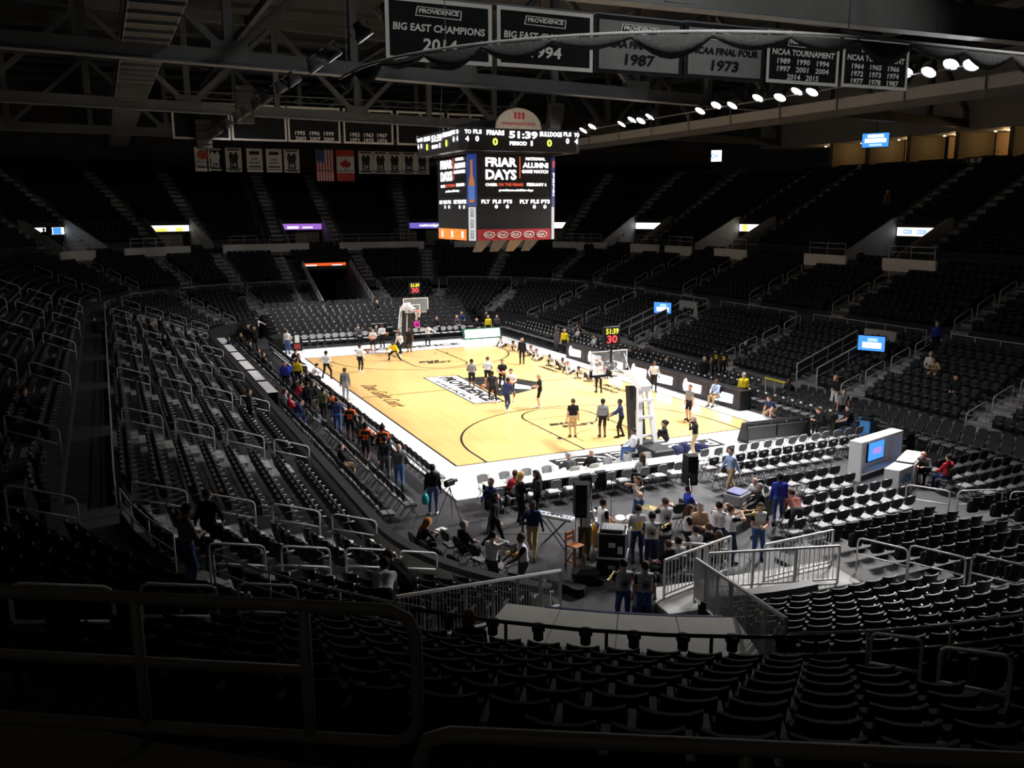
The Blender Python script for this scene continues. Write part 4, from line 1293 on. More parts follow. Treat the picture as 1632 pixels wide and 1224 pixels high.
PEOPLE = [
    ('person in white shirt and black trousers standing wide at the left sideline', 'wide', -7.97, 6.35, 0.06, 50, 'Wl', 'Kl', 'K', 'k', 'c', 'short', ''),
    ('person in white shirt and dark trousers standing alone inside the left sideline', 'stand', -5.56, 7.64, 0.06, 40, 'Wl', 'Kl', 'W', 'k', 'c', 'short', ''),
    ('man in light grey suit standing on the left apron', 'stand', -8.48, -0.2, 0.06, 60, 'Gl', 'Pl', 'T', 'n', 'a', 'short', ''),
    ('player in white tee and black shorts holding a ball at the far baseline', 'ball', -2.7, 14.71, 0.06, 240, 'Ws', 'Ks', 'W', 'n', 'a', 'short', ''),
    ('player in white long sleeves holding a ball behind the far baseline', 'ball', -1.41, 16.76, 0.06, 230, 'Wl', 'Kl', 'K', 'k', 'b', 'short', ''),
    ('man in grey tee standing left of the far hoop', 'arms', -1.21, 13.59, 0.06, 300, 'Gs', 'Kl', 'K', 'n', 'a', 'short', ''),
    ('player crouching in defensive stance in yellow and black', 'defense', -2.27, 10.95, 0.06, 230, 'Yl', 'Kl', 'K', 'k', 'b', 'short', ''),
    ('player in white leaning behind the crouching defender', 'step', -1.24, 12.78, 0.06, 215, 'Wl', 'Kl', 'W', 'k', 'b', 'short', ''),
    ('player in black tee and shorts standing under the far hoop', 'stand', -0.29, 13.87, 0.06, 245, 'Ks', 'Ks', 'K', 'k', 'b', 'short', ''),
    ('person in white sweater with arms spread by the far baseline', 'out', 1.57, 15.27, 0.06, 65, 'Wl', 'Kl', 'W', 'k', 'b', 'short', ''),
    ('player in grey tee and black shorts left of the centre emblem', 'arms', -1.39, -0.61, 0.06, 70, 'Gs', 'Ks', 'W', 'k', 'b', 'short', ''),
    ('player in white tee and black shorts with a ball on the hip', 'ball', -0.27, -0.22, 0.06, 50, 'Ws', 'Ks', 'W', 'n', 'a', 'short', ''),
    ('player in black tee looking down at a ball near mid court', 'ball', 0.15, -1.36, 0.06, 250, 'Ks', 'Kl', 'W', 'n', 'a', 'short', ''),
    ('player in black seen from behind dribbling at mid court', 'step', -1.65, -4.15, 0.06, 75, 'Ks', 'Kl', 'W', 'k', 'b', 'short', ''),
    ('player in navy top leaning with white shoes at mid court', 'step', -1.78, -6.18, 0.06, 40, 'Nl', 'Nl', 'W', 'k', 'b', 'short', ''),
    ('player in white tee holding a ball behind the navy player', 'ball', -0.63, -4.25, 0.06, 240, 'Ws', 'Ks', 'W', 'k', 'a', 'short', ''),
    ('man in black suit standing at the right sideline among stretchers', 'stand', 4.78, 5.84, 0.06, 240, 'Kl', 'Kl', 'K', 'k', 'a', 'short', ''),
    ('person in long black tee and shorts clasping hands right of mid court', 'arms', 0.02, -6.34, 0.06, 150, 'Ks', 'Ks', 'W', 'y', 'a', 'short', ''),
    ('player in white tee and black tights shooting under the near hoop', 'up', 4.59, -4.45, 0.06, 80, 'Wl', 'Kl', 'K', 'n', 'a', 'short', ''),
    ('man in black polo and khaki trousers near the near foul line', 'stand', -1.32, -12.32, 0.06, 75, 'Ks', 'Hl', 'K', 'n', 'a', 'short', ''),
    ('player in grey long sleeves and black shorts near the near lane', 'stand', -0.14, -12.89, 0.06, 75, 'Gl', 'Ks', 'K', 'k', 'b', 'short', ''),
    ('player in navy jacket reaching out beside the grey player', 'reach', 0.6, -13.25, 0.06, 150, 'Nl', 'Kl', 'K', 'k', 'b', 'short', ''),
    ('man in white shirt and black trousers beside the near post padding', 'arms', 2.07, -11.85, 0.06, 160, 'Wl', 'Kl', 'K', 'n', 'a', 'short', ''),
    ('player in grey tee and black shorts beyond the near hoop', 'stand', 5.21, -11.91, 0.06, 190, 'Gs', 'Ks', 'K', 'n', 'a', 'short', ''),
    ('man in white shirt walking in front of the scorers table', 'walk', 7.52, -5.43, 0.06, 240, 'Wl', 'Kl', 'K', 'k', 'b', 'short', ''),
    ('man in pale blue shirt sitting at the end of the scorers table', 'sit', 8.32, -9.84, 0.06, 200, 'Ll', 'Hl', 'K', 'k', 'b', 'short', ''),
    ('steward in yellow jacket standing beyond the scorers table', 'stand', 9.48, -10.58, 0.06, 60, 'Yl', 'Kl', 'K', 'g', 'a', 'short', ''),
    ('man in black hoodie and khaki trousers taking a picture by the near apron', 'phone', 1.59, -17.29, 0.06, 150, 'Kl', 'Hl', 'T', 'b', 'a', 'short', ''),
    ('person in black sitting on the floor behind the near hoop', 'floorsit', 1.97, -14.75, 0.06, 150, 'Kl', 'Kl', 'K', 'k', 'a', 'short', ''),
    ('person in pale grey shirt sitting at the near baseline', 'sit', -1.07, -16.77, 0.06, 150, 'gl', 'Bl', 'W', 'k', 'b', 'short', ''),
    ('player in white and black stretching on the floor, first from the far end', 'stretch', 6.9, 13.26, 0.06, 200, 'Wl', 'Kl', 'W', 'n', 'a', 'short', ''),
    ('player in white and black stretching on the floor, second from the far end', 'stretch2', 6.86, 11.29, 0.06, 225, 'Wl', 'Kl', 'W', 'k', 'b', 'short', ''),
    ('player in white and black stretching on the floor, third from the far end', 'stretch', 6.81, 8.81, 0.06, 250, 'Wl', 'Kl', 'W', 'n', 'b', 'short', ''),
    ('player in white and black stretching on the floor, fourth from the far end', 'stretch', 6.66, 6.85, 0.06, 200, 'Wl', 'Kl', 'W', 'k', 'a', 'short', ''),
    ('player in white and black stretching on the floor, fifth from the far end', 'stretch2', 6.44, 4.76, 0.06, 225, 'Wl', 'Kl', 'W', 'n', 'b', 'short', ''),
    ('player in white and black stretching on the floor, sixth from the far end', 'stretch', 6.34, 3.26, 0.06, 250, 'Wl', 'Kl', 'W', 'k', 'b', 'short', ''),
    ('player in white and black stretching on the floor, seventh from the far end', 'stretch', 6.21, 1.6, 0.06, 200, 'Wl', 'Kl', 'W', 'n', 'a', 'short', ''),
    ('player in white and black stretching on the floor, eighth from the far end', 'stretch2', 5.99, 0.08, 0.06, 225, 'Wl', 'Kl', 'W', 'k', 'b', 'short', ''),
    ('player in white and black stretching on the floor, ninth from the far end', 'stretch', 5.97, -1.02, 0.06, 250, 'Wl', 'Kl', 'W', 'n', 'b', 'short', ''),
    ('man in grey suit standing at the far end of the scorers table', 'stand', 9.47, 9.88, 0, 200, 'Dl', 'Dl', 'K', 'k', 'b', 'short', ''),
    ('steward in yellow vest beside the grey suited man', 'stand', 9.48, 8.75, 0, 230, 'Yl', 'Kl', 'K', 'g', 'a', 'short', ''),
    ('person in black sitting among the far end chairs, first from the left', 'sit', 0.67, 25.31, 0, 270, 'Kl', 'Kl', 'K', 'y', 'a', 'short', ''),
    ('person in dark grey sitting among the far end chairs, second from the left', 'sit', -2.21, 19.25, 0, 270, 'Dl', 'Kl', 'K', 'n', 'a', 'short', ''),
    ('person in bright pink sitting among the far end chairs, third from the left', 'sit', 2.64, 20.61, 0, 270, 'Fl', 'Kl', 'K', 'y', 'a', 'short', ''),
    ('person in black sitting among the far end chairs, fourth from the left', 'sit', 4.25, 21.15, 0, 270, 'Kl', 'Kl', 'K', 'n', 'a', 'short', ''),
    ('person in dark grey sitting among the far end chairs, fifth from the left', 'sit', 5.94, 20.76, 0, 270, 'Dl', 'Kl', 'K', 'y', 'a', 'short', ''),
    ('person in navy sitting among the far end chairs, sixth from the left', 'sit', 6.8, 21.26, 0, 270, 'Nl', 'Kl', 'K', 'n', 'a', 'short', ''),
    ('person in black sitting among the far end chairs, seventh from the left', 'sit', 7.44, 20.0, 0, 270, 'Kl', 'Kl', 'K', 'y', 'a', 'short', ''),
    ('person in dark grey sitting among the far end chairs, eighth from the left', 'sit', -1.07, 19.49, 0, 270, 'Dl', 'Kl', 'K', 'n', 'a', 'short', ''),
    ('steward in yellow jacket standing at the far right corner', 'stand', 7.89, 18.71, 0, 240, 'Yl', 'Kl', 'K', 'g', 'a', 'short', ''),
    ('person in dark coat behind the far right steward', 'stand', 8.78, 21.19, 0, 240, 'Kl', 'Kl', 'K', 'n', 'a', 'short', ''),
    ('person in dark grey coat standing right of the far steward', 'stand', 8.68, 18.78, 0, 240, 'Dl', 'Kl', 'K', 'n', 'a', 'short', ''),
    ('child in white by the far left end chairs', 'stand', -8.32, 16.85, 0.06, 60, 'Ws', 'Bl', 'K', 'n', 'a', 'short', ''),
    ('man in black standing on the far left walkway, left one of two', 'stand', -10.37, 20.96, 0, 250, 'Kl', 'Kl', 'K', 'g', 'a', 'short', ''),
    ('man in black standing on the far left walkway, right one of two', 'stand', -10.08, 19.84, 0, 100, 'Kl', 'Kl', 'K', 'b', 'a', 'short', ''),
    ('woman in white top by the far left corner curtain', 'out', -8.98, 25.81, 0, 250, 'Ws', 'Kl', 'K', 'k', 'a', 'long', ''),
    ('person in dark clothes sitting along the left dasher, first of the far group', 'sit', -11.59, 19.38, 0, 0, 'Kl', 'Kl', 'K', 'y', 'a', 'short', ''),
    ('person in dark clothes sitting along the left dasher, second of the far group', 'sit', -11.58, 15.03, 0, 0, 'Kl', 'Kl', 'K', 'n', 'a', 'short', ''),
    ('person in dark clothes sitting along the left dasher, third of the far group', 'sit', -11.83, 11.31, 0, 0, 'Dl', 'Kl', 'K', 'n', 'a', 'short', ''),
    ('person in dark clothes sitting along the left dasher, fourth of the far group', 'sit', -11.74, 9.64, 0, 0, 'Kl', 'Kl', 'K', 'n', 'a', 'short', ''),
    ('person in dark clothes sitting along the left dasher, fifth of the far group', 'sit', -12.1, 17.9, 0, 0, 'Nl', 'Kl', 'K', 'n', 'a', 'short', ''),
    ('woman in blue jacket and black leggings standing on the left walkway', 'stand', -10.93, 3.55, 0, 250, 'Ul', 'Kl', 'K', 'n', 'a', 'long', ''),
    ('person in blue leaning over the bench beside the blue jacketed woman', 'bendlow', -10.41, 4.76, 0, 60, 'Us', 'Kl', 'K', 'n', 'a', 'short', ''),
    ('steward in yellow jacket at the left bench', 'stand', -10.05, 4.51, 0, 60, 'Yl', 'Kl', 'K', 'n', 'a', 'short', ''),
    ('person in black sitting on the left bench, first from the far end', 'sitlean', -9.75, 10.71, 0.06, 0, 'Kl', 'Kl', 'K', 'k', 'a', 'short', ''),
    ('person in black sitting on the left bench, second from the far end', 'sit', -9.85, 8.31, 0.06, 0, 'Kl', 'Kl', 'K', 'n', 'a', 'short', ''),
    ('person in white sitting on the left bench, third from the far end', 'sitlean', -9.36, 4.38, 0.06, 0, 'Wl', 'Kl', 'K', 'k', 'a', 'short', ''),
    ('person in black sitting on the left bench, fourth from the far end', 'sit', -9.94, 2.23, 0.06, 0, 'Kl', 'Kl', 'K', 'n', 'a', 'short', ''),
    ('person in black sitting on the left bench, fifth from the far end', 'sitlean', -10.65, 0.74, 0.06, 0, 'Kl', 'Kl', 'K', 'k', 'a', 'short', ''),
    ('person in black sitting on the left bench, sixth from the far end', 'sit', -10.33, -1.13, 0.06, 0, 'Kl', 'Kl', 'K', 'n', 'a', 'short', ''),
    ('person in red sitting on the left bench, seventh from the far end', 'sitlean', -11.14, -0.4, 0, 20, 'Rl', 'Kl', 'K', 'k', 'a', 'short', ''),
    ('person in pale grey sitting on the left bench, eighth from the far end', 'sit', -12.25, -2.67, 0, 20, 'gl', 'Kl', 'K', 'n', 'a', 'short', ''),
    ('person in navy sitting on the left bench, ninth from the far end', 'sitlean', -12.25, -4.74, 0, 20, 'Nl', 'Bl', 'K', 'k', 'a', 'short', ''),
    ('person in red sitting on the left bench, tenth from the far end', 'sit', -11.79, -3.55, 0, 20, 'Rl', 'Kl', 'K', 'n', 'a', 'short', ''),
    ('man in black coat standing behind the left bench', 'stand', -11.0, -2.84, 0, 80, 'Kl', 'Kl', 'K', 'k', 'a', 'short', ''),
    ('man in olive jacket walking along the left bench', 'walk', -10.63, -4.56, 0, 70, 'Vl', 'Kl', 'K', 'k', 'a', 'short', ''),
    ('man in navy jacket walking left of the orange players', 'walk', -10.57, -7.1, 0, 80, 'Nl', 'Bl', 'K', 'n', 'a', 'short', ''),
    ('young player in orange and black sitting on the left bench', 'sit', -10.07, -3.89, 0.06, 60, 'Ol', 'Kl', 'K', 'k', 'b', 'short', ''),
    ('player in orange and black jersey, farthest of the three walkers', 'stand', -10.38, -8.63, 0, 70, 'Oj', 'Ks', 'K', 'k', 'b', 'short', '35'),
    ('player in orange and black jersey with blue shoes walking away', 'walk', -10.72, -12.39, 0, 70, 'Oj', 'Ks', 'U', 'k', 'b', 'short', '23'),
    ('player in orange and black jersey with a tall dark hairstyle', 'stand', -10.22, -13.08, 0, 70, 'Oj', 'Ks', 'K', 'k', 'b', 'tall', '22'),
    ('dark dressed person on the bench beside the jersey players', 'sit', -10.15, -9.68, 0.06, 20, 'Dl', 'Kl', 'K', 'k', 'b', 'short', ''),
    ('man in black jacket walking behind the orange players', 'walk', -10.64, -14.8, 0, 80, 'Kl', 'Dl', 'K', 'k', 'a', 'short', ''),
    ('bald man in grey sweater and blue jeans walking away', 'walk', -10.52, -16.13, 0, 75, 'Dl', 'Bl', 'K', 'b', 'a', 'short', ''),
    ('person in black coat and dark knit cap at the near left corner', 'stand', -10.3, -19.11, 0, 70, 'Kl', 'Jl', 'W', 'c', 'a', 'short', ''),
    ('man in black jacket and khaki trousers sitting by the left dasher', 'sit', -11.6, -14.01, 0, 350, 'Kl', 'Hl', 'K', 'n', 'a', 'short', ''),
    ('red haired woman in black writing on her lap', 'sitlean', -11.78, -22.63, 0, 20, 'Kl', 'Kl', 'K', 'r', 'a', 'long', ''),
    ('man in black coat and grey cap sitting at the curved dasher', 'sit', -10.88, -23.9, 0, 40, 'Kl', 'Kl', 'K', 'G', 'a', 'short', ''),
    ('man in white long sleeved shirt standing by the curved dasher', 'phone', -11.0, -25.64, 0, 20, 'Wl', 'Dl', 'K', 'k', 'a', 'short', ''),
    ('woman in black suit walking across the dark floor', 'walk', -9.62, -22.67, 0, 320, 'Kl', 'Kl', 'K', 'k', 'a', 'long', ''),
    ('man in navy behind the walking woman', 'walk', -9.09, -21.27, 0, 200, 'Nl', 'Dl', 'K', 'n', 'a', 'short', ''),
    ('person in red shirt sitting at a laptop on the press table', 'sit', -7.71, -19.36, 0, 90, 'Rl', 'Kl', 'K', 'n', 'a', 'short', ''),
    ('blonde woman in black coat standing at the press table', 'arms', -8.06, -21.1, 0, 0, 'Kl', 'Kl', 'K', 'y', 'a', 'long', ''),
    ('dark haired woman in black leather jacket facing the blonde woman', 'arms', -7.45, -21.17, 0, 170, 'Kl', 'Kl', 'K', 'k', 'a', 'long', ''),
    ('man in navy sweater and khaki trousers walking by the keyboard', 'walk', -8.89, -23.77, 0, 235, 'Nl', 'Hl', 'K', 'k', 'b', 'short', ''),
    ('band member in raglan shirt eating from the pizza box', 'reach', -10.25, -26.04, 0, 170, 'gr', 'Dl', 'K', 'n', 'b', 'short', ''),
    ('person in grey jacket leaning at the press table', 'sitlean', -5.02, -19.12, 0, 90, 'Dl', 'Kl', 'K', 'g', 'a', 'short', ''),
    ('bald man in black jacket at the press table', 'sit', -4.39, -19.06, 0, 90, 'Kl', 'Kl', 'K', 'b', 'a', 'short', ''),
    ('woman in pale grey sweater at the right end of the press table', 'sit', -2.21, -19.56, 0, 70, 'gl', 'Kl', 'K', 'n', 'a', 'long', ''),
    ('band member in raglan shirt playing guitar beside the drum kit', 'guitar', -7.04, -24.58, 0, 0, 'gr', 'Bl', 'K', 'k', 'c', 'short', ''),
    ('band member in grey hoodie with yellow numerals seen from behind', 'arms', -6.4, -25.49, 0, 70, 'dl', 'Nl', 'K', 'k', 'c', 'short', '37'),
    ('band member in raglan crest shirt right of the hoodie', 'arms', -6.39, -26.19, 0, 60, 'gr', 'Nl', 'K', 'k', 'a', 'short', 'crest'),
    ('band member in raglan crest shirt raising a hand to the head', 'phone', -5.35, -25.33, 0, 80, 'gr', 'Kl', 'K', 'n', 'a', 'short', 'crest'),
    ('long haired band member in raglan shirt and black leggings', 'arms', -5.11, -26.05, 0, 330, 'gr', 'Kl', 'K', 'n', 'a', 'long', ''),
    ('band member in tan scarf and grey top', 'arms', -4.67, -26.01, 0, 250, 'Tl', 'Dl', 'K', 'G', 'a', 'short', ''),
    ('singer in raglan shirt and blue jeans holding a microphone', 'phone', -4.86, -23.15, 0, 190, 'gr', 'Bl', 'K', 'n', 'a', 'long', ''),
    ('percussionist in olive trousers behind the black loudspeaker', 'reach', -7.61, -24.56, 0, 60, 'Wl', 'Vl', 'K', 'n', 'a', 'short', ''),
    ('band member in raglan crest shirt by the tunnel, left one of two', 'arms', -8.88, -28.74, 0, 70, 'dr', 'Bl', 'K', 'k', 'a', 'short', 'crest'),
    ('band member in raglan crest shirt by the tunnel, right one of two', 'stand', -8.47, -29.02, 0, 70, 'dr', 'Bl', 'K', 'n', 'a', 'short', 'crest'),
    ('band member crouched eating pizza by the platform rail', 'sit', -6.66, -27.3, 0, 100, 'Kr', 'Kl', 'K', 'n', 'a', 'short', ''),
    ('band member in raglan shirt raising both arms beside the sound table', 'horn', -4.12, -26.22, 0, 30, 'gr', 'Nl', 'K', 'k', 'a', 'short', ''),
    ('band member in raglan shirt lifting a trombone', 'horn', -4.02, -26.62, 0, 350, 'gr', 'Nl', 'K', 'n', 'a', 'short', ''),
    ('bearded man in raglan shirt facing the viewer behind the balustrade', 'arms', -3.13, -26.75, 0, 250, 'gr', 'Bl', 'K', 'n', 'a', 'short', ''),
    ('person in maroon jacket bending over the black chairs', 'bend', -1.0, -25.99, 0, 70, 'Ml', 'Dl', 'K', 'n', 'a', 'short', ''),
    ('man in bright blue jacket and jeans seen from behind by the sound table', 'stand', -0.69, -24.84, 0, 60, 'Ul', 'Bl', 'K', 'k', 'b', 'short', ''),
    ('bald man sitting at the sound table laptop', 'sitlean', -0.29, -23.47, 0, 200, 'Wl', 'Kl', 'K', 'b', 'a', 'short', ''),
    ('man in black coat leaning over the mixer', 'reach', -1.86, -25.36, 0, 150, 'Kl', 'Kl', 'K', 'g', 'a', 'short', ''),
    ('man in pale blue shirt and khaki trousers walking past the grey chairs', 'walk', -0.03, -21.62, 0, 180, 'Ll', 'Hl', 'K', 'k', 'a', 'short', ''),
    ('boy with dark hair in blue by the near stand pole', 'sit', -3.36, -24.11, 0, 350, 'Us', 'Kl', 'K', 'k', 'a', 'short', ''),
    ('band member sitting low behind the balustrade, second from the left', 'sit', -5.32, -26.71, 0, 80, 'gr', 'Kl', 'K', 'k', 'a', 'short', ''),
    ('band member sitting low behind the balustrade, fourth from the left', 'sit', -4.99, -27.29, 0, 80, 'gr', 'Kl', 'K', 'n', 'a', 'long', ''),
    ('band member sitting low behind the balustrade, first from the left', 'sit', -6.25, -27.2, 0, 80, 'dr', 'Kl', 'K', 'k', 'a', 'short', ''),
    ('band member sitting low behind the balustrade, third from the left', 'sit', -4.88, -26.7, 0, 80, 'Kr', 'Kl', 'K', 'n', 'a', 'short', ''),
    ('man in grey tee and black shorts standing by the near right bench', 'stand', 11.17, -15.63, 0, 240, 'Gs', 'Ks', 'K', 'n', 'a', 'short', ''),
    ('man in black sitting on the near right bench beside the grey tee man', 'sitlean', 8.75, -16.91, 0, 170, 'Kl', 'Kl', 'K', 'n', 'a', 'short', ''),
    ('staff member in black polo with white sleeve patch turned to his neighbour', 'sit', 9.85, -17.17, 0, 160, 'Ks', 'Kl', 'K', 'n', 'a', 'short', ''),
    ('person in navy tee crouching on the right apron', 'crouch', 9.33, -13.04, 0.06, 190, 'Ns', 'Hs', 'K', 'k', 'a', 'short', ''),
    ('security guard in black cap sitting by the yellow barrier', 'sit', 12.36, -10.51, 0, 200, 'Kl', 'Kl', 'K', 'k', 'b', 'short', ''),
    ('woman in white and black standing at the right stairs', 'arms', 12.21, -14.07, 0.3, 200, 'Kl', 'Wl', 'K', 'y', 'a', 'long', ''),
    ('man in black shirt with yellow print, left one of two by the right chairs', 'stand', 11.54, -5.58, 0.5, 60, 'Ks', 'Kl', 'K', 'k', 'a', 'short', 'mark'),
    ('man in black shirt with yellow print, right one of two by the right chairs', 'stand', 11.63, -6.14, 0.5, 60, 'Ks', 'Kl', 'K', 'k', 'b', 'short', 'mark'),
    ('person in dark coat with white tie behind the scorers table', 'stand', 10.97, -5.33, 0, 240, 'Kl', 'Kl', 'K', 'y', 'a', 'short', ''),
    ('man in dark jacket at the right stand rail', 'stand', 14.77, -4.24, 0.5, 150, 'Kl', 'Dl', 'K', 'g', 'a', 'short', ''),
    ('person in black sitting behind the scorers table, nearest but one listed', 'sit', 7.54, -0.87, 0, 185, 'Kl', 'Kl', 'K', 'n', 'a', 'short', ''),
    ('person in dark grey sitting behind the scorers table, third from right listed', 'sit', 12.45, 2.53, 0, 185, 'Dl', 'Kl', 'K', 'n', 'a', 'short', ''),
    ('person in black sitting behind the scorers table, fourth from right listed', 'sit', 9.91, 1.16, 0, 185, 'Kl', 'Kl', 'K', 'n', 'a', 'short', ''),
    ('person in dark grey sitting behind the scorers table, farthest left listed', 'sit', 11.14, 13.38, 0, 185, 'Dl', 'Kl', 'K', 'n', 'a', 'short', ''),
    ('person in black sitting behind the scorers table, second from left listed', 'sit', 12.99, 13.28, 0, 185, 'Kl', 'Kl', 'K', 'n', 'a', 'short', ''),
    ('person in white sitting behind the scorers table, third from left listed', 'sit', 12.07, 11.32, 0, 185, 'Wl', 'Kl', 'K', 'n', 'a', 'short', ''),
    ('person in pale grey sitting behind the scorers table, fourth from left listed', 'sit', 11.29, 7.31, 0, 185, 'gl', 'Kl', 'K', 'n', 'a', 'short', ''),
    ('person in black sitting behind the scorers table, nearest listed', 'sit', 9.88, -2.76, 0, 185, 'Kl', 'Kl', 'K', 'n', 'a', 'short', ''),
    ('man with a bald head leaning on the broadcast desk', 'sitlean', 7.26, -22.94, 0, 200, 'Dl', 'Kl', 'K', 'b', 'a', 'short', ''),
    ('person in red and blue jacket behind the broadcast desk', 'sit', 6.66, -24.05, 0, 80, 'Rl', 'Nl', 'K', 'k', 'a', 'short', ''),
    ('person in blue sweatshirt standing in the right stand aisle', 'stand', 19.35, -13.63, 2.46, 240, 'Ul', 'Kl', 'K', 'g', 'a', 'short', ''),
    ('man in white shirt sitting in the right stand', 'sit', 17.19, -15.19, 1.62, 200, 'Wl', 'Kl', 'K', 'g', 'a', 'short', ''),
    ('man in beige jacket sitting in front of the white shirted man', 'sitlean', 16.64, -15.96, 1.62, 200, 'Tl', 'Hl', 'K', 'n', 'a', 'short', ''),
    ('dark figure sitting with legs up in the right stand', 'sit', 15.53, -18.03, 1.06, 200, 'Kl', 'Bl', 'K', 'k', 'a', 'short', ''),
    ('person in grey hooded jacket leaning over the near left seats', 'bend', -15.28, -30.41, 1.9, 70, 'gl', 'Kl', 'K', 'k', 'b', 'short', ''),
    ('woman in black leaning beside the grey hooded person', 'bend', -14.66, -30.03, 1.9, 120, 'Kl', 'Kl', 'K', 'n', 'a', 'short', ''),
    ('man in plaid shirt and cap standing in the near left aisle', 'arms', -18.59, -28.53, 2.75, 20, 'Xl', 'Bl', 'K', 'c', 'a', 'short', ''),
    ('man in black jacket carrying a bag on the near left stairs', 'walk', -17.87, -24.9, 1.9, 60, 'Kl', 'Kl', 'K', 'n', 'a', 'short', ''),
    ('man in dark jacket standing at the lower left stairs', 'stand', -14.43, -7.54, 0.78, 10, 'Dl', 'Kl', 'K', 'n', 'a', 'short', ''),
    ('bald person in dark coat sitting in the front foreground row', 'sit', -15.32, -34.91, 3.1, 65, 'Kl', 'Kl', 'K', 'b', 'c', 'short', ''),
    ('dim figure sitting in the left stand, first of the scattered five', 'sit', -16.32, 20.59, 1.34, 10, 'Kl', 'Kl', 'K', 'n', 'a', 'short', ''),
    ('dim figure sitting in the left stand, second of the scattered five', 'sit', -16.75, 8.8, 1.62, 10, 'Kl', 'Kl', 'K', 'n', 'a', 'short', ''),
    ('dim figure sitting in the left stand, third of the scattered five', 'sit', -17.15, 15.61, 1.62, 10, 'Kl', 'Kl', 'K', 'n', 'a', 'short', ''),
    ('dim figure sitting in the left stand, fourth of the scattered five', 'sit', -22.01, -16.54, 3.52, 10, 'Nl', 'Kl', 'K', 'n', 'a', 'short', ''),
    ('dim figure sitting in the left stand, fifth of the scattered five', 'sit', -20.35, 9.42, 2.75, 10, 'Kl', 'Kl', 'K', 'n', 'a', 'short', ''),
    ('dark silhouetted figure on the upper walkway, first of six', 'stand', 23.49, 30.57, 5.2, 240, 'Kl', 'Kl', 'K', 'k', 'c', 'short', ''),
    ('dark silhouetted figure on the upper walkway, second of six', 'stand', 23.52, 29.75, 5.2, 240, 'Kl', 'Kl', 'K', 'k', 'c', 'short', ''),
    ('dark silhouetted figure on the upper walkway, third of six', 'stand', 25.29, 15.08, 5.2, 240, 'Kl', 'Kl', 'K', 'k', 'c', 'short', ''),
    ('dark silhouetted figure on the upper walkway, fourth of six', 'stand', 25.98, -1.79, 5.62, 240, 'Kl', 'Kl', 'K', 'k', 'c', 'short', ''),
    ('dark silhouetted figure on the upper walkway, fifth of six', 'stand', -23.56, 39.47, 7.35, 240, 'Kl', 'Kl', 'K', 'k', 'c', 'short', ''),
    ('dark silhouetted figure on the upper walkway, sixth of six', 'stand', -23.91, 38.67, 6.9, 240, 'Kl', 'Kl', 'K', 'k', 'c', 'short', ''),
    ('person in brown coat standing high in the right upper stand', 'stand', 34.46, 4.18, 9.6, 240, 'Ml', 'Dl', 'K', 'n', 'a', 'short', ''),
]
# ---------------------------------------------------------------- loose chairs on the floor
M_PAD = mat('dark_chair_pad', (0.022, 0.022, 0.024), .4, var=.1, spec=.25)
M_PADL = mat('grey_seat_pad', (0.17, 0.17, 0.178), .5, var=.1)
M_GBACK = mat('grey_folding_chair_plastic', (0.38, 0.39, 0.40), .4, var=.06)
def chair_parts(kind):
    P = []
    grey = kind == 'grey'
    s = MB().bbox((0.0, 0, .45), (.42, .45, .05 if grey else .08), 0, .02)
    P.append(('seat', s.mesh('seat', M_GBACK if grey else M_PADL)))
    b = MB()
    prof = [(.19 * math.cos(a) if False else .21 * math.copysign(abs(math.cos(a)) ** .55, math.cos(a)), .17 * math.copysign(abs(math.sin(a)) ** .7, math.sin(a))) for a in [i * math.pi / 6 for i in range(12)]]
    if grey:
        M = Matrix(((0, .28, 1, -.25), (1, 0, 0, 0), (0, -1 * -.96, .28, .78), (0, 0, 0, 1)))
        M = frame((-.24, 0, .76), (0, 1, 0), (-.22, 0, 1))
        b.prism(prof, -.012, .012, M)
        P.append(('backrest', b.mesh('backrest', M_GBACK)))
    else:
        M = frame((-.24, 0, .78), (0, 1, 0), (-.2, 0, 1))
        b.prism([(x * 1.05, y) for x, y in prof], -.025, .025, M)
        P.append(('backrest', b.mesh('backrest', M_PAD)))
        g = MB().prism([(-.07, .03), (.07, .03), (.1, .1), (-.05, .12)], -.03, .03, M)
        P.append(('logo_patch', g.mesh('logo_patch', M_WHITE)))
    m = M_BLKMET
    r_ = .013
    for y in (-.22, .22):
        P.append(('leg', MB().tube([(.24, y, 0), (.02, y, .46), (-.26, y, .92)], r_, 5).mesh('leg', m)))
        P.append(('leg', MB().tube([(-.26, y * .96, 0), (-.02, y * .96, .3), (.2, y * .96, .43)], r_, 5).mesh('leg', m)))
    return P
CH = {'grey': chair_parts('grey'), 'black': chair_parts('black')}
CHAIRS = []       # (kind, x, y, facing, row name, index in row)
def chair_row(kind, x0, y0, x1, y1, face, step, name, gap=lambda x, y: False):
    L = math.hypot(x1 - x0, y1 - y0)
    n = int(L / step)
    for i in range(n + 1):
        x, y = x0 + (x1 - x0) * i / max(1, n), y0 + (y1 - y0) * i / max(1, n)
        if gap(x, y): continue
        CHAIRS.append((kind, x + random.uniform(-.03, .03), y + random.uniform(-.03, .03), R(face) + random.uniform(-.05, .05), name, i + 1))
# press table side
chair_row('grey', -8.3, -19.75, -.4, -19.75, 90, .68, 'near side of the press table')
chair_row('grey', -8.2, -18.58, -.6, -18.6, -90, .8, 'court side of the press table')
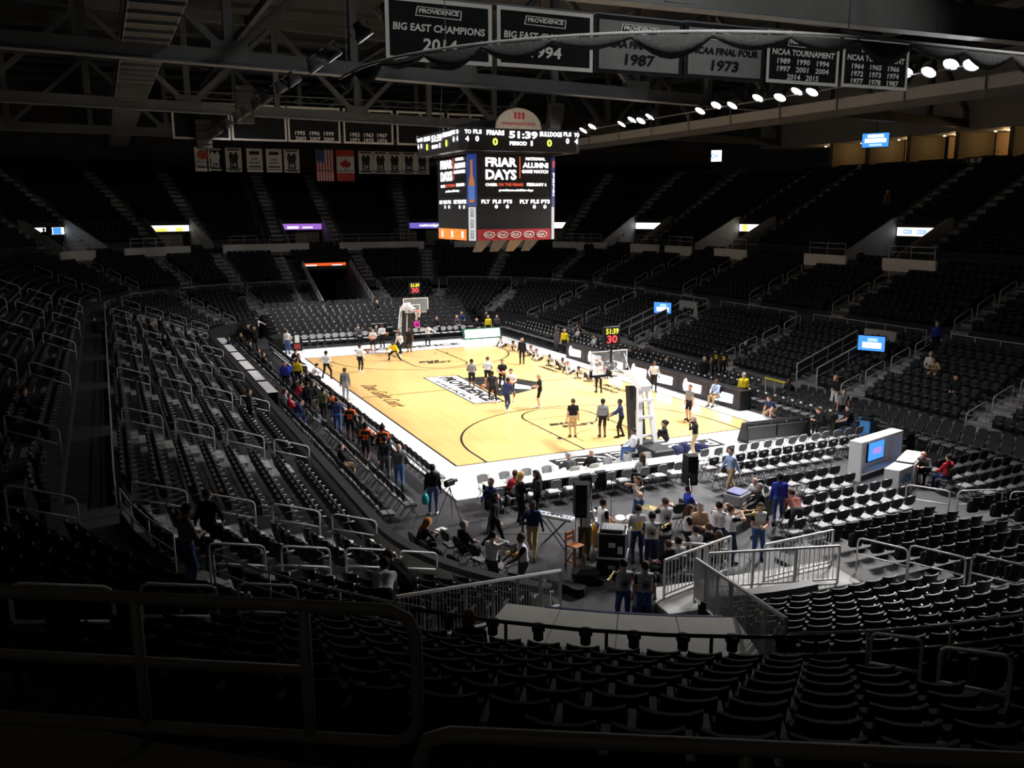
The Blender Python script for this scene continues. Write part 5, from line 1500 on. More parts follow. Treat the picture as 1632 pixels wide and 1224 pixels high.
# near right blocks
chair_row('grey', .8, -18.75, 8.9, -18.6, 90, .58, 'front row by the near baseline')
for k, (y, x0, x1) in enumerate(((-19.85, .4, 9.3), (-20.8, .2, 9.2), (-22.75, .0, 3.6), (-23.7, -3.9, 3.4), (-24.75, -.8, 4.0), (-25.55, -1.1, 3.9), (-26.35, -1.4, 3.8))):
    chair_row('black', x0, y, x1, y + .15, 90, .56, f'{ordw(k + 2)} row of the near right block', lambda x, y: -2.9 < x < -1.0 and -24.2 < y < -22.6 or -.5 < x < 1.2 and -24.2 < y < -23.3)
for k, y in enumerate((-23.7, -24.6, -25.45, -26.25)):
    chair_row('black', 7.1, y, 10.2, y + .15, 90, .56, f'{ordw(k + 1)} row behind the broadcast desk')
# along the left dasher and the left bench
chair_row('black', -12.0, -2.5, -12.0, -19.5, 0, .56, 'row against the left dasher wall')
chair_row('black', -11.1, 21.0, -11.1, -19.0, 0, .56, 'second row along the left dasher wall', lambda x, y: -7.6 < y < -6.4)
for a in range(186, 222, 5):
    CHAIRS.append(('black', -4.45 + 7.6 * math.cos(R(a)), -22.0 + 7.6 * math.sin(R(a)), R(a + 180), 'curve of the near left dasher wall', (a - 186) // 5 + 1))
for a in range(188, 216, 6):
    CHAIRS.append(('black', -4.45 + 6.7 * math.cos(R(a)), -22.0 + 6.7 * math.sin(R(a)), R(a + 180), 'inner curve of the near left dasher wall', (a - 188) // 6 + 1))
chair_row('black', -9.15, 18.0, -9.15, -16.5, 0, .60, 'team bench along the left sideline')
# far end, on a stepped riser
FR0, FRD, FRZ = 20.35, .95, .21
def floor_z(x, y):
    if y > FR0 and -8.4 < x < 9.4: return FRZ * (min(7, int((y - FR0) / FRD)) + 1)
    return .06 if abs(x) < 9.1 and -18.2 < y < 18.4 else 0
fr = struct(link('floor_riser', None)); fr['label'] = 'black stepped riser under the far end chairs'
for k in range(8):
    MB().box((.45, FR0 + FRD * (k + .5), FRZ * (k + 1) / 2), (17.6, FRD, FRZ * (k + 1))).build('riser_step', M_BLACK, fr)
chair_row('grey', -7.6, 19.7, 6.2, 19.7, -90, .56, 'front row of the far end', lambda x, y: -1.6 < x < .8)
for k in range(8):
    chair_row('black', -7.8, 20.8 + .95 * k, 7.2 + .2 * k, 20.8 + .95 * k, -90, .56, f'{ordw(k + 2)} row of the far end', lambda x, y: -.9 < x < .6 and y < 22)
# right side
for k in range(3):
    chair_row('black', 10.1 + .95 * k, 20.5, 10.1 + .95 * k, -8.5, 180, .56, f'{ordw(k + 1)} row along the right side')
chair_row('black', 10.0, -9.6, 10.0, -16.4, 180, .58, 'near right bench')
for k in range(3):
    chair_row('black', 11.2 + .85 * k, -11.0, 11.2 + .85 * k, -25.5, 180, .56, f'{ordw(k + 1)} row below the near right stand')
# people who sit take the nearest chair; chairs give way to standing people and equipment
BUSY = [(6.0, -23.75, 1.5), (6.6, -21.9, 1.75), (10.1, -16.9, .6), (10.7, -17.5, .6), (10.2, -18.0, .6), (-1.1, -23.95, .9), (-1.9, -24.2, .8), (-.2, -23.6, .7), (-.45, -18.75, .75), (.35, -17.9, .7), (-10.25, -25.7, .5), (6.55, -16.35, 1.2), (10.15, -20.1, .6), (3.9, -26.2, .6), (2.0, -16.5, .8)]
EXTRA = []
for i, p in enumerate(PEOPLE):
    if p[4] > .2 or not p[1].startswith('sit'): continue
    free = [c for c in CHAIRS if len(c) == 6]
    c = min(free, key=lambda c: math.hypot(c[1] - p[2], c[2] - p[3]))
    if math.hypot(c[1] - p[2], c[2] - p[3]) < .8:
        CHAIRS.remove(c)
        c = (c[0], c[1], c[2], c[3] if abs((math.degrees(c[3]) - p[5] + 180) % 360 - 180) < 70 else R(p[5]), c[4], c[5], 'taken')
    else:
        c = ('black', p[2], p[3], R(p[5]), 'scattered set under seated people', EXTRA.append(1) or len(EXTRA), 'taken')
    CHAIRS.append(c)
    PEOPLE[i] = p[:2] + (c[1], c[2], floor_z(c[1], c[2]), math.degrees(c[3])) + p[6:]
BUSY += [(p[2], p[3], .42) for p in PEOPLE if p[4] < .2 and not p[1].startswith('sit')]
CHAIRS = [c for c in CHAIRS if len(c) == 7 or not any(math.hypot(c[1] - bx, c[2] - by) < br_ for bx, by, br_ in BUSY)]
CHAIRS = [c[:6] for c in CHAIRS]
CHAIRS.sort(key=lambda c: (Vector((c[1], c[2], .5)) - Vector(CAM)).length)
def put_chair(c, parts=True):
    kind, x, y, a, nm, i = c
    o = thing('folding_chair', f'{"grey plastic folding" if kind == "grey" else "black padded folding"} chair, {ordw(i)} in the {nm}', 'chair', (x, y, floor_z(x, y)), a, f'{kind} folding chairs')
    for pn, me in CH[kind]:
        if pn == 'logo_patch' and not ('bench' in nm or 'second row of the near' in nm or 'third row of the near' in nm): continue
        link(pn, me, o)
for c in [c for c in CHAIRS if c[0] == 'grey']: put_chair(c)
blk = [c for c in CHAIRS if c[0] == 'black']
for c in blk[:300]: put_chair(c)
# the farthest ones together
mb = MB()
for c in blk[300:]:
    T = Matrix.Translation((c[1], c[2], floor_z(c[1], c[2]))) @ Matrix.Rotation(c[3], 4, 'Z')
    for i, (pn, me) in enumerate(CH['black']):
        mb.cur = {'seat': 1, 'backrest': 0, 'logo_patch': 2, 'leg': 3}[pn]
        if pn == 'logo_patch' and 'right side' not in c[4]: continue
        mb.add([T @ v.co for v in me.vertices], [tuple(p.vertices) for p in me.polygons])
tag(mb.build('folding_chair_rows', [M_PAD, M_PADL, M_WHITE, M_BLKMET]), 'distant rows of black folding chairs at the far end and right side', 'chairs', None, 'stuff')

# ---------------------------------------------------------------- basketball hoops
M_GLASS = bpy.data.materials.new('backboard_glass'); M_GLASS.use_nodes = True
_b = M_GLASS.node_tree.nodes['Principled BSDF']
_b.inputs['Base Color'].default_value = (.9, .95, .95, 1); _b.inputs['Roughness'].default_value = .05; _b.inputs['Alpha'].default_value = .12
M_RIM = mat('orange_rim', (.75, .12, .03), .4)
M_NETW = mat('white_net', (.8, .8, .78), .8)
M_CLK = mat('clock_case', (.012, .012, .013), .5, spec=.15)
E_CLY = glow('shot_clock_yellow', (1, .85, .05), 1.8); E_CLR = glow('shot_clock_red', (1, .05, .06), 2.0)
def hoop(sg, lab, side):
    """sg -1: near end; the board looks towards the court centre"""
    o = thing('basketball_hoop', lab, 'hoop', (0, 0, .06), 0 if sg < 0 else math.pi)
    by = -CB
    fy = by + 1.22
    F = frame((0, fy, 2.84), (-1, 0, 0), (0, 0, 1))        # faces +y
    plate('backboard', F, -.915, .915, 0, 1.067, M_GLASS, o, .02, -.01)
    for x0, x1, y0, y1 in ((-.915, .915, 0, .05), (-.915, .915, 1.017, 1.067), (-.915, -.865, .05, 1.017), (.865, .915, .05, 1.017)):
        plate('board_frame', F, x0, x1, y0, y1, M_WHITE, o, .04, -.02)
    for x0, x1, y0, y1 in ((-.305, .305, .15, .2), (-.305, .305, .57, .61), (-.305, -.255, .2, .57), (.255, .305, .2, .57)):
        plate('target_square', F, x0, x1, y0, y1, M_WHITE, o, .024, -.012)
    pad = MB().box((0, fy, 2.83), (1.86, .09, .1)); pad.box((-.9, fy, 2.93), (.1, .09, .3)); pad.box((.9, fy, 2.93), (.1, .09, .3))
    pad.build('edge_padding', M_BLACK, o)
    rim = MB().tube([(.2286 * math.cos(a * .2618), fy + .4 + .2286 * math.sin(a * .2618), 3.0) for a in range(24)], .012, 6, closed=True)
    rim.box((0, fy + .1, 2.98), (.14, .18, .08))
    rm = rim.build('rim', M_RIM, o)
    net = MB()
    for k in range(12):
        for dk in (-1, 1):
            pts = []
            for j in range(5):
                a = (k + dk * j * .5) * math.pi / 6
                rr = .225 - .026 * j
                pts.append((rr * math.cos(a), fy + .4 + rr * math.sin(a), 2.99 - .1 * j))
            net.tube(pts, .006, 4, cap=False)
    net.build('net', M_NETW, rm)
    # stanchion
    MB().bbox((0, by - 2.2, .28), (1.0, 1.9, .5), 0, .06).build('base', M_BLACK, o)
    for x in (-.2, .2):
        MB().bar((x * 1.9, by - 1.9, .5), (x, by - 1.55, 2.75), .17, .2).build('mast', M_WHITE, o)
    for z in (.8, 1.6, 2.3): MB().bar((-.3, by - 1.8, z), (.3, by - 1.8, z), .12, .1).build('cross_brace', M_WHITE, o)
    MB().bar((0, by - 1.7, 2.75), (0, by - .7, 3.25), .5, .3).build('shoulder', M_WHITE, o)
    MB().bar((0, by - .95, 3.25), (0, fy - .35, 3.0), .26, .22).build('arm', M_WHITE, o)
    MB().bar((0, fy - .45, 2.95), (0, fy - .05, 3.0), .35, .25).build('board_mount', M_BLACK, o)
    for x in (-.7, .7): MB().tube([(x * .25, by - .2, 3.2), (x, fy - .03, 3.75)], .025, 5).build('board_strut', M_BLKMET, o)
    for x in (-.26, .2): MB().bar((x, by - 1.25, .05), (x * .9, by - .85, 2.75), .24, .3, up=(0, 1, 0)).build('post_padding', mat('black_vinyl_padding', (.02, .02, .021), .5, spec=.2), o)
    # shot clock on top
    MB().bar((0, fy - .15, 3.4), (0, fy - .15, 4.2), .08).build('clock_post', M_BLKMET, o)
    c = MB().bbox((0, fy - .15, 4.58), (.82, .16, .8), 0, .02).build('shot_clock', M_CLK, o)
    for fac in (1, -1):
        G = frame((0, fy - .15 + fac * .082, 4.58), (-fac, 0, 0), (0, 0, 1))
        letters('lettering', '51:39', G, 0, .2, .62, .24, E_CLY, c, .006, .02)
        letters('lettering', '30', G, 0, -.14, .5, .34, E_CLR, c, .006, .02)
    return o
hoop(-1, 'near basketball hoop seen from behind with white stanchion', 'near')
hoop(1, 'far basketball hoop facing the viewer', 'far')

# ---------------------------------------------------------------- lit boards around the court
M_LEDF = mat('dark_led_face', (.025, .022, .025), .5, spec=.2)
E_TBL = glow('scorer_table_white', (1, 1, 1), 3.0)
tb = thing('scorers_table', 'long dark scorers table with white lit shapes along the right sideline', 'table', (8.75, -2.2, .06))
MB().box((.25, 0, .95), (.6, 18.4, .05)).build('table_top', M_BLACK, tb)
Fl = frame((-.12, 0, 0), (0, -1, 0), (0, 0, 1))
for k in range(7):
    y = -7.86 + k * 2.62
    MB().box((-.04, -y, .5), (.1, 2.58, .98)).build('display_panel', M_LEDF, tb)
    MB().prism([(y - .75, .2), (y + .75, .28), (y + .8, .72), (y + .62, .74), (y - .45, .72), (y - .55, .9), (y - .7, .84), (y - .85, .5)], 0, .02, Fl).build('lit_shape', E_TBL, tb)
MB().box((.3, 9.15, .5), (.6, .08, 1.0)).build('end_panel', M_BLACK, tb); MB().box((.3, -9.15, .5), (.6, .08, 1.0)).build('end_panel', M_BLACK, tb)
gb = thing('display_board', 'white lit board with green frame by the far baseline', 'display', (7.0, 18.0, .06))
Fg = frame((0, -.2, .42), (1, 0, 0), (0, .25, 1))
MB().prism([(-1.6, -.42), (1.6, -.42), (1.6, .42), (-1.6, .42)], -.12, 0, Fg).build('frame', mat('dark_green_frame', (.02, .16, .07), .5), gb)
plate('screen', Fg, -1.48, 1.48, -.33, .33, glow('far_board_white', (.95, 1, .97), 2.5), gb, .01, .002)
for x in (-1.4, 1.4): MB().box((x, .25, .3), (.08, .7, .5)).build('support', M_BLACK, gb)
nb = thing('display_board', 'black back of a slanted lit board by the near baseline', 'display', (6.55, -16.35, .06), R(-3))
Mx = Matrix(((0, 0, 1, 0), (1, 0, 0, 0), (0, 1, 0, 0), (0, 0, 0, 1)))
for x in (-1.65, 1.65):
    MB().prism([(-.35, 0), (.4, 0), (.1, .85), (-.2, .85)], x - .04, x + .04, Mx).build('side_cheek', M_BLACK, nb)
MB().bar((0, .42, .02), (0, .1, .85), 3.3, .05, up=(0, 1, 0)).build('screen_cabinet', M_CLK, nb)
for x in (-.82, .82): MB().box((x, -.1, .38), (1.55, .06, .62)).build('back_panel', mat('dark_panel', (.02, .02, .022), .4), nb)
MB().box((0, -.2, .70), (3.25, .04, .04)).build('trim_strip', M_CHROME, nb)
MB().box((0, -.18, .80), (3.3, .1, .12)).build('top_cap', M_CLK, nb)
for x in (-1.2, -.4, .4, 1.2): MB().lathe([(.02, 0), (.02, .03)], 6, (x, -.24, .8)).build('bolt', M_CHROME, nb)

# white topped ledge tables against the left dasher
for k in range(6):
    t = thing('ledge_table', f'narrow white topped table against the left dasher, {ordw(k + 1)} from the far end', 'table', (-12.35, 19.3 - k * 3.7, 0), 0, 'white dasher tables')
    MB().bbox((0, 0, .93), (.55, 3.1, .04), 0, .012).build('table_top', M_WHITE, t); MB().box((.26, 0, .5), (.02, 3.0, .8)).build('skirt', M_BLACK, t)
    for yy in (-1.4, 1.4): MB().box((-.15, yy, .46), (.04, .04, .92)).build('leg', M_BLKMET, t)
# press tables
M_TABLE = mat('cream_table_top', (.68, .66, .58), .5, var=.05)
for k in range(4):
    x = -7.9 + k * 2.02
    t = thing('press_table', f'cream topped folding table, {ordw(k + 1)} from the left in the press row', 'table', (x + .5, -19.05, 0), R(-.3), 'press tables')
    MB().bbox((0, 0, .74), (1.98, .7, .04), 0, .015).build('table_top', M_TABLE, t)
    for xx in (-.85, .85):
        for yy in (-.28, .28): MB().tube([(xx, yy, 0), (xx, yy, .72)], .016, 5).build('leg', M_BLKMET, t)
    MB().box((0, .33, .42), (1.9, .02, .55)).build('modesty_panel', M_BLACK, t)
# name painting on the aprons and court
M_INK = M_LINE
Fa = frame((-2.2, -16.0, .062), (-1, 0, 0), (0, -1, 0))
def ground_text(body, x, y, ang, w, h, m=M_LINE, z=.062, shear=0.0, bold=.03, par=None):
    F_ = frame((x, y, z), (math.cos(R(ang)), math.sin(R(ang)), 0), (-math.sin(R(ang)), math.cos(R(ang)), 0))
    return letters('court_lettering', body, F_, 0, 0, w, h, m, par or court, .001, bold, 1.0, shear)
MB().box((0, -15.72, .063), (8.0, 1.2, .004)).build('court_panel', M_LINE, court)
ground_text('PROVIDENCE', 0, -15.72, 180, 7.5, .8, M_APRON, .068, bold=.0)
ground_text('PROVIDENCE', .3, 16.0, 0, 8.0, .9, M_LINE, bold=.03)
# centre emblem: outlined parallelogram with wordmark and a black and white hood shape
def ground_poly(pts, m, z, nm='court_emblem'):
    return MB().prism(pts, z - .003, z, None).build(nm, m, court)
ground_poly([(-2.68, 4.12), (-2.68, -4.08), (-.95, -4.2), (-.45, 3.95)], M_LINE, .0630)
ground_poly([(-2.58, 3.98), (-2.58, -3.95), (-1.08, -4.05), (-.6, 3.8)], M_APRON, .0640)
ground_poly([(-2.12, 3.9), (-2.12, -3.98), (-2.06, -3.98), (-2.06, 3.9)], M_LINE, .0645)
ground_text('PROVIDENCE', -1.45, -.1, -90, 7.3, .85, M_LINE, .066, bold=.04)
ground_text('FRIARS', -2.35, -.3, -90, 5.6, .28, M_LINE, .066, bold=.02)
ground_poly([(-.5, 2.9), (-.7, -2.9), (.6, -2.6), (2.3, -1.7), (3.0, -.2), (2.4, 1.2), (.9, 2.8)], M_LINE, .0625)
ground_poly([(.7, 1.2), (.75, -1.2), (1.7, -1.9), (2.0, -1.2), (1.4, .5), (1.2, 1.5)], M_APRON, .0635)
ground_text('Dave Gavitt Court', -6.3, .1, -90, 6.2, .85, mat('brown_script_paint', (.07, .035, .012), .5, spec=.2), shear=.35, bold=.0)
for y in (-3.7, 3.4):
    ground_text('BIG EAST', 6.1, y, -90, 2.4, .4, M_LINE, bold=.04); ground_text('CONFERENCE', 5.45, y, -90, 2.5, .35, M_LINE, bold=.04)
ground_text('BIG', -.5, -9.85, 0, 1.4, .4, M_LINE, shear=.25, bold=.05); ground_text('EAST', .1, -10.4, 0, 1.8, .4, M_LINE, shear=.25, bold=.05)
ground_text('BIG', -.4, 9.4, 0, 1.4, .5, M_LINE, shear=.25, bold=.05); ground_text('EAST', .2, 8.9, 0, 1.7, .5, M_LINE, shear=.25, bold=.05)

# ---------------------------------------------------------------- band corner
M_TOLEX = mat('black_tolex', (.014, .014, .015), .6, var=.2, scale=30, spec=.12)
def pa_speaker(x, y, rz, lab, hz=1.5):
    o = thing('tripod_stand', f'black tripod stand under the {lab}', 'stand', (x, y, 0))
    MB().tube([(0, 0, .35), (0, 0, hz)], .025, 7).build('pole', M_BLKMET, o)
    for k in range(3):
        a = R(20 + 120 * k)
        MB().tube([(.02 * math.cos(a), .02 * math.sin(a), .75), (.48 * math.cos(a), .48 * math.sin(a), .02)], .014, 5).build('leg', M_BLKMET, o)
        MB().tube([(0, 0, .38), (.26 * math.cos(a), .26 * math.sin(a), .36)], .01, 5).build('brace', M_BLKMET, o)
    s = thing('loudspeaker', lab, 'loudspeaker', (x, y, hz), rz)
    MB().prism([(-.24, -.2), (.24, -.2), (.16, .22), (-.16, .22)], 0, .95).build('cabinet', M_TOLEX, s)
    MB().box((0, -.205, .5), (.44, .02, .84)).build('grille', M_GRILL, s)
    MB().box((0, .225, .25), (.2, .02, .3)).build('rear_plate', M_BLKMET, s)
    MB().bbox((-.2, .05, .55), (.02, .12, .05), 0, .01).build('handle', M_BLKMET, s)
pa_speaker(-8.0, -25.05, R(150), 'black loudspeaker on a stand beside the keyboard', 1.55)
pa_speaker(-3.0, -23.3, R(160), 'black loudspeaker on a stand behind the brass players', 1.3)
# keyboard
M_SILV = mat('silver_keyboard_case', (.42, .46, .52), .4)
o = thing('keyboard', 'silver blue electronic keyboard on a crossed stand', 'keyboard', (-7.95, -23.35, .92), R(-55))
MB().bbox((0, 0, .04), (1.25, .34, .09), 0, .015).build('case', M_SILV, o)
km = MB().box((0, 0, 0), (.04, .15, .02)).mesh('key', M_WHITE)
for k in range(26): link('key', km, o, (-.56 + k * .045, -.085, .09))
bm = MB().box((0, 0, 0), (.024, .09, .02)).mesh('black_key', M_BLACK)
for k in range(25):
    if k % 7 not in (2, 6): link('black_key', bm, o, (-.537 + k * .045, -.055, .104))
MB().box((0, .08, .09), (.4, .08, .01)).build('display', mat('dark_lcd', (.02, .03, .06), .3), o)
o = thing('keyboard_stand', 'black crossed stand under the keyboard', 'stand', (-7.95, -23.35, 0), R(-55))
for s_ in (-1, 1):
    MB().tube([(-.4, s_ * .12, .02), (.4, s_ * .12, .9)], .018, 5).build('leg', M_BLKMET, o)
    MB().tube([(.4, s_ * .12, .02), (-.4, s_ * .12, .9)], .018, 5).build('leg', M_BLKMET, o)
# congas
M_CONGA = mat('amber_wood_shell', (.62, .33, .05), .35, var=.15, scale=3, coat=.3)
for i, (x, y) in enumerate(((-7.45, -24.35), (-6.95, -24.1))):
    o = thing('conga_drum', f'amber wooden conga drum, {"left" if i == 0 else "right"} of the pair', 'drum', (x, y, 0), 0, 'conga drums')
    MB().lathe([(.13, .1), (.16, .25), (.2, .5), (.215, .65), (.19, .85), (.165, .92)], 16).build('shell', M_CONGA, o, True)
    MB().lathe([(.17, .9), (.18, .93), (.175, .95), (.1, .955)], 16).build('drum_head', M_WHITE, o, True)
    for k in range(4):
        a = R(45 + 90 * k)
        MB().tube([(.21 * math.cos(a), .21 * math.sin(a), .5), (.26 * math.cos(a), .26 * math.sin(a), 0)], .012, 5).build('leg', M_CHROME, o)
    MB().lathe([(.175, .86), (.185, .87), (.185, .9), (.175, .91)], 16).build('hoop', M_CHROME, o)
# stool
M_OAK = mat('reddish_wood', (.35, .13, .045), .45, var=.2, scale=5)
o = thing('wooden_stool', 'tall reddish wooden bar chair beside the congas', 'stool', (-8.25, -25.15, 0), R(20))
MB().bbox((0, 0, .74), (.38, .38, .05), 0, .015).build('seat', M_OAK, o)
for x in (-.17, .17):
    MB().bar((x, -.17, 0), (x * .95, -.16, .74), .04).build('leg', M_OAK, o)
    MB().bar((x, .17, 0), (x * .95, .2, 1.12), .04).build('leg', M_OAK, o)
    MB().bar((x, -.17, .3), (x, .17, .3), .03).build('rung', M_OAK, o)
for z in (.9, 1.05): MB().bar((-.17, .19, z), (.17, .19, z), .03, .09).build('back_slat', M_OAK, o)
MB().bar((-.17, -.17, .22), (.17, -.17, .22), .03).build('rung', M_OAK, o)
# drum kit
o = thing('drum_kit', 'drum kit with white heads, pale shells and cymbals', 'drum kit', (-6.0, -24.2, 0), R(-30))
M_PEARL = mat('pearl_shell', (.6, .58, .52), .3, var=.1, coat=.4)
M_BRASS = mat('brass_cymbal', (.7, .55, .25), .3, metal=.9)
def drum(nm, c, r_, h, tilt=None):
    T = Matrix.Translation(c) @ (tilt or Matrix.Identity(4))
    d = MB().lathe([(r_, 0), (r_, h)], 18, M=T).build(nm, M_PEARL, o, True)
    MB().lathe([(r_ * 1.03, h - .02), (r_ * 1.03, h + .01), (r_ * .9, h + .012)], 18, M=T).build('drum_head', M_WHITE, d)
    MB().lathe([(r_ * 1.04, 0), (r_ * 1.04, .03)], 18, M=T).build('hoop', M_CHROME, d)
drum('bass_drum', (0, .2, .3), .3, .42, Matrix.Rotation(R(90), 4, 'X'))
drum('snare_drum', (-.35, -.45, .58), .18, .14); drum('floor_tom', (.5, -.35, .25), .21, .4); drum('tom', (-.16, .1, .68), .15, .2, Matrix.Rotation(R(15), 4, 'X')); drum('tom', (.18, .1, .68), .16, .22, Matrix.Rotation(R(15), 4, 'X'))
for x, y, z, r_ in ((-.75, .15, 1.05, .22), (.7, .25, 1.15, .25), (-.62, -.3, .85, .18)):
    MB().lathe([(r_, 0), (r_ * .3, .02), (.03, .04)], 16, (x, y, z)).build('cymbal', M_BRASS if x > 0 else M_WHITE, o)
    MB().tube([(x, y, 0), (x, y, z + .06)], .012, 5).build('cymbal_stand', M_CHROME, o)
# cases
def road_case(x, y, rz, size, lab, z=0, top=True):
    c = thing('road_case', lab, 'case', (x, y, z), rz)
    w, d, h = size
    MB().box((0, 0, h / 2), size).build('shell', M_TOLEX, c)
    for sx in (-1, 1):
        for sy in (-1, 1): MB().box((sx * w / 2, sy * d / 2, h / 2), (.035, .035, h + .02)).build('corner_trim', M_CHROME, c)
    for sy in (-1, 1):
        for zz in (0.015, h): MB().box((0, sy * d / 2, zz), (w, .035, .035)).build('edge_trim', M_CHROME, c)
    for sx in (-1, 1):
        for zz in (0.015, h): MB().box((sx * w / 2, 0, zz), (.035, d, .035)).build('edge_trim', M_CHROME, c)
    MB().box((0, -d / 2 - .01, h * .55), (w * .25, .02, h * .2)).build('handle', M_CHROME, c)
    MB().box((w * .3, -d / 2 - .01, h * .35), (w * .18, .01, h * .3)).build('paper_sheet', M_WHITE, c)
    return c
rc = road_case(-7.35, -25.7, R(-35), (.75, .75, .7), 'black road case with metal edges topped by a mixing desk', .55)
MB().bar((0, .3, .74), (0, -.3, .78), .62, .05).build('mixing_desk', M_GREYPLA, rc)
kb = MB().lathe([(.012, 0), (.012, .02)], 5).mesh('knob', M_WHITE)
for i in range(8):
    for j in range(6): link('knob', kb, rc, (-.25 + i * .07, -.22 + j * .08, .8))
road_case(-7.35, -25.7, R(-35), (.8, .8, .54), 'low black base case under the mixing desk case')
o = thing('guitar_case', 'black guitar case lying tilted by the tunnel', 'case', (-9.15, -26.2, .02), R(-62))
shape = [(-.75, .1), (-.68, .16), (-.1, .1), (.02, .16), (.22, .13), (.4, .2), (.55, .2), (.66, .1), (.68, -.05), (.6, -.2), (.4, -.22), (.22, -.13), (.02, -.17), (-.1, -.1), (-.68, -.16), (-.75, -.1)]
MB().prism(shape[::-1], 0, .16).build('body', M_TOLEX, o)
MB().prism([(x * .98, y * .98) for x, y in shape][::-1], .17, .21).build('lid', M_TOLEX, o)
for x in (-.5, 0, .5): MB().box((x, -.19 if x > .3 else -.13, .17), (.07, .02, .05)).build('latch', M_CHROME, o)
MB().tube([(-.05, -.14, .1), (0, -.2, .1), (.1, -.2, .1), (.15, -.15, .1)], .012, 5).build('handle', M_BLKMET, o)
o = thing('equipment_bag', 'rounded black equipment bag beside the road case', 'bag', (-8.35, -25.95, 0), R(-30))
MB().bbox((0, 0, .2), (.75, .5, .4), 0, .12).build('body', M_PAD, o); MB().tube([(-.2, -.24, .3), (-.15, -.3, .42), (.15, -.3, .42), (.2, -.24, .3)], .015, 5).build('handle', M_BLKMET, o)
o = thing('amplifier', 'black floor amplifier beside the drum kit', 'amplifier', (-5.5, -25.3, 0), R(-30))
MB().bbox((0, 0, .4), (.6, .45, .8), 0, .03).build('cabinet', M_TOLEX, o); MB().box((0, -.23, .35), (.52, .02, .6)).build('grille', M_GRILL, o); MB().box((0, -.23, .74), (.52, .02, .08)).build('control_panel', M_GREYPLA, o)
o = thing('equipment_bag', 'grey and black gear bag in front of the tunnel stairs', 'bag', (-8.2, -28.6, 0), R(50))
MB().bbox((0, 0, .35), (1.0, .5, .7), 0, .2).build('body', M_PAD, o); MB().bbox((0, -.2, .4), (.7, .15, .5), 0, .07).build('pocket', M_GREYPLA, o)
# music and microphone stands
def mic_stand(x, y, h, lab, boom=0.0):
    o = thing('microphone_stand', lab, 'stand', (x, y, 0), R(60))
    MB().tube([(0, 0, .2), (0, 0, h)], .012, 6).build('pole', M_BLKMET, o)
    for k in range(3):
        a = R(120 * k)
        MB().tube([(0, 0, .25), (.3 * math.cos(a), .3 * math.sin(a), .01)], .01, 5).build('leg', M_BLKMET, o)
    if boom: MB().tube([(-.1, 0, h - .05), (boom, 0, h + .2)], .009, 5).build('boom', M_BLKMET, o)
    MB().lathe([(.012, 0), (.02, .1), (.028, .13), (.02, .17)], 8, (boom, 0, h + (.2 if boom else 0))).build('microphone', M_BLKMET, o)
mic_stand(-5.3, -22.2, 1.35, 'microphone stand held by the walking singer')
mic_stand(-7.6, -24.0, 1.0, 'microphone stand beside the keyboard', .3)
mic_stand(-3.9, -24.5, 1.6, 'tall microphone stand among the brass players', .4)
mic_stand(-9.9, -25.0, 1.1, 'microphone stand near the pizza box')
mic_stand(-6.5, -23.0, 1.2, 'microphone stand beyond the drum kit', .35)
def music_stand(x, y, rz, lab):
    o = thing('music_stand', lab, 'stand', (x, y, 0), rz)
    MB().tube([(0, 0, .05), (0, 0, 1.05)], .012, 6).build('pole', M_BLKMET, o)
    for k in range(3): MB().tube([(0, 0, .15), (.25 * math.cos(R(120 * k)), .25 * math.sin(R(120 * k)), .01)], .01, 5).build('leg', M_BLKMET, o)
    MB().bar((0, -.02, 1.0), (0, .12, 1.28), .5, .015, up=(0, 1, 0)).build('desk', M_BLKMET, o)
music_stand(-10.25, -25.7, R(20), 'black music stand carrying an open pizza box')
o = thing('pizza_box', 'open cardboard pizza box resting on the music stand', 'box', (-10.3, -25.75, 1.08), R(25))
M_CARDB = mat('cardboard', (.55, .38, .16), .8, var=.1)
MB().box((0, 0, .02), (.45, .45, .04)).build('tray', M_CARDB, o); MB().lathe([(.19, .041), (.17, .05)], 14).build('pizza', mat('pizza_top', (.6, .32, .08), .7, var=.4, scale=30), o)
# DJ table with mixer and laptop
o = thing('sound_table', 'black draped table carrying the mixer and laptop', 'table', (-1.1, -23.95, 0), R(25))
MB().bbox((0, 0, .73), (2.4, .75, .05), 0, .015).build('table_top', M_BLACK, o); MB().box((0, -.36, .36), (2.36, .02, .7)).build('drape', mat('black_cloth', (.015, .015, .016), .9), o)
for x in (-1.1, 1.1): MB().box((x, .3, .36), (.04, .04, .7)).build('leg', M_BLKMET, o)
o = thing('mixer_case', 'grey case with a blue mixing desk on the sound table', 'mixer', (-1.85, -24.2, .755), R(25))
MB().bbox((0, 0, .17), (.75, .6, .34), 0, .02).build('case', M_GREYPLA, o); MB().bar((0, .25, .4), (0, -.25, .36), .6, .05).build('mixing_desk', mat('navy_mixer', (.04, .06, .2), .5), o); MB().box((.2, -.305, .17), (.14, .02, .08)).build('handle', M_BLKMET, o)
o = thing('laptop', 'open grey laptop on the sound table', 'laptop', (-.45, -23.5, .755), R(150))
MB().box((0, 0, .01), (.36, .25, .02)).build('keyboard_half', M_SILV, o); MB().bar((0, .125, .02), (0, .2, .25), .36, .012, up=(0, 1, 0)).build('screen_half', M_GREYPLA, o)
o = thing('laptop', 'open pale blue screened laptop on the press table', 'laptop', (-7.5, -19.05, .76), R(180))
MB().box((0, 0, .01), (.36, .25, .02)).build('keyboard_half', M_SILV, o); MB().bar((0, .125, .02), (0, .2, .25), .36, .012, up=(0, 1, 0)).build('screen_half', glow('laptop_screen', (.6, .65, .8), .6), o)
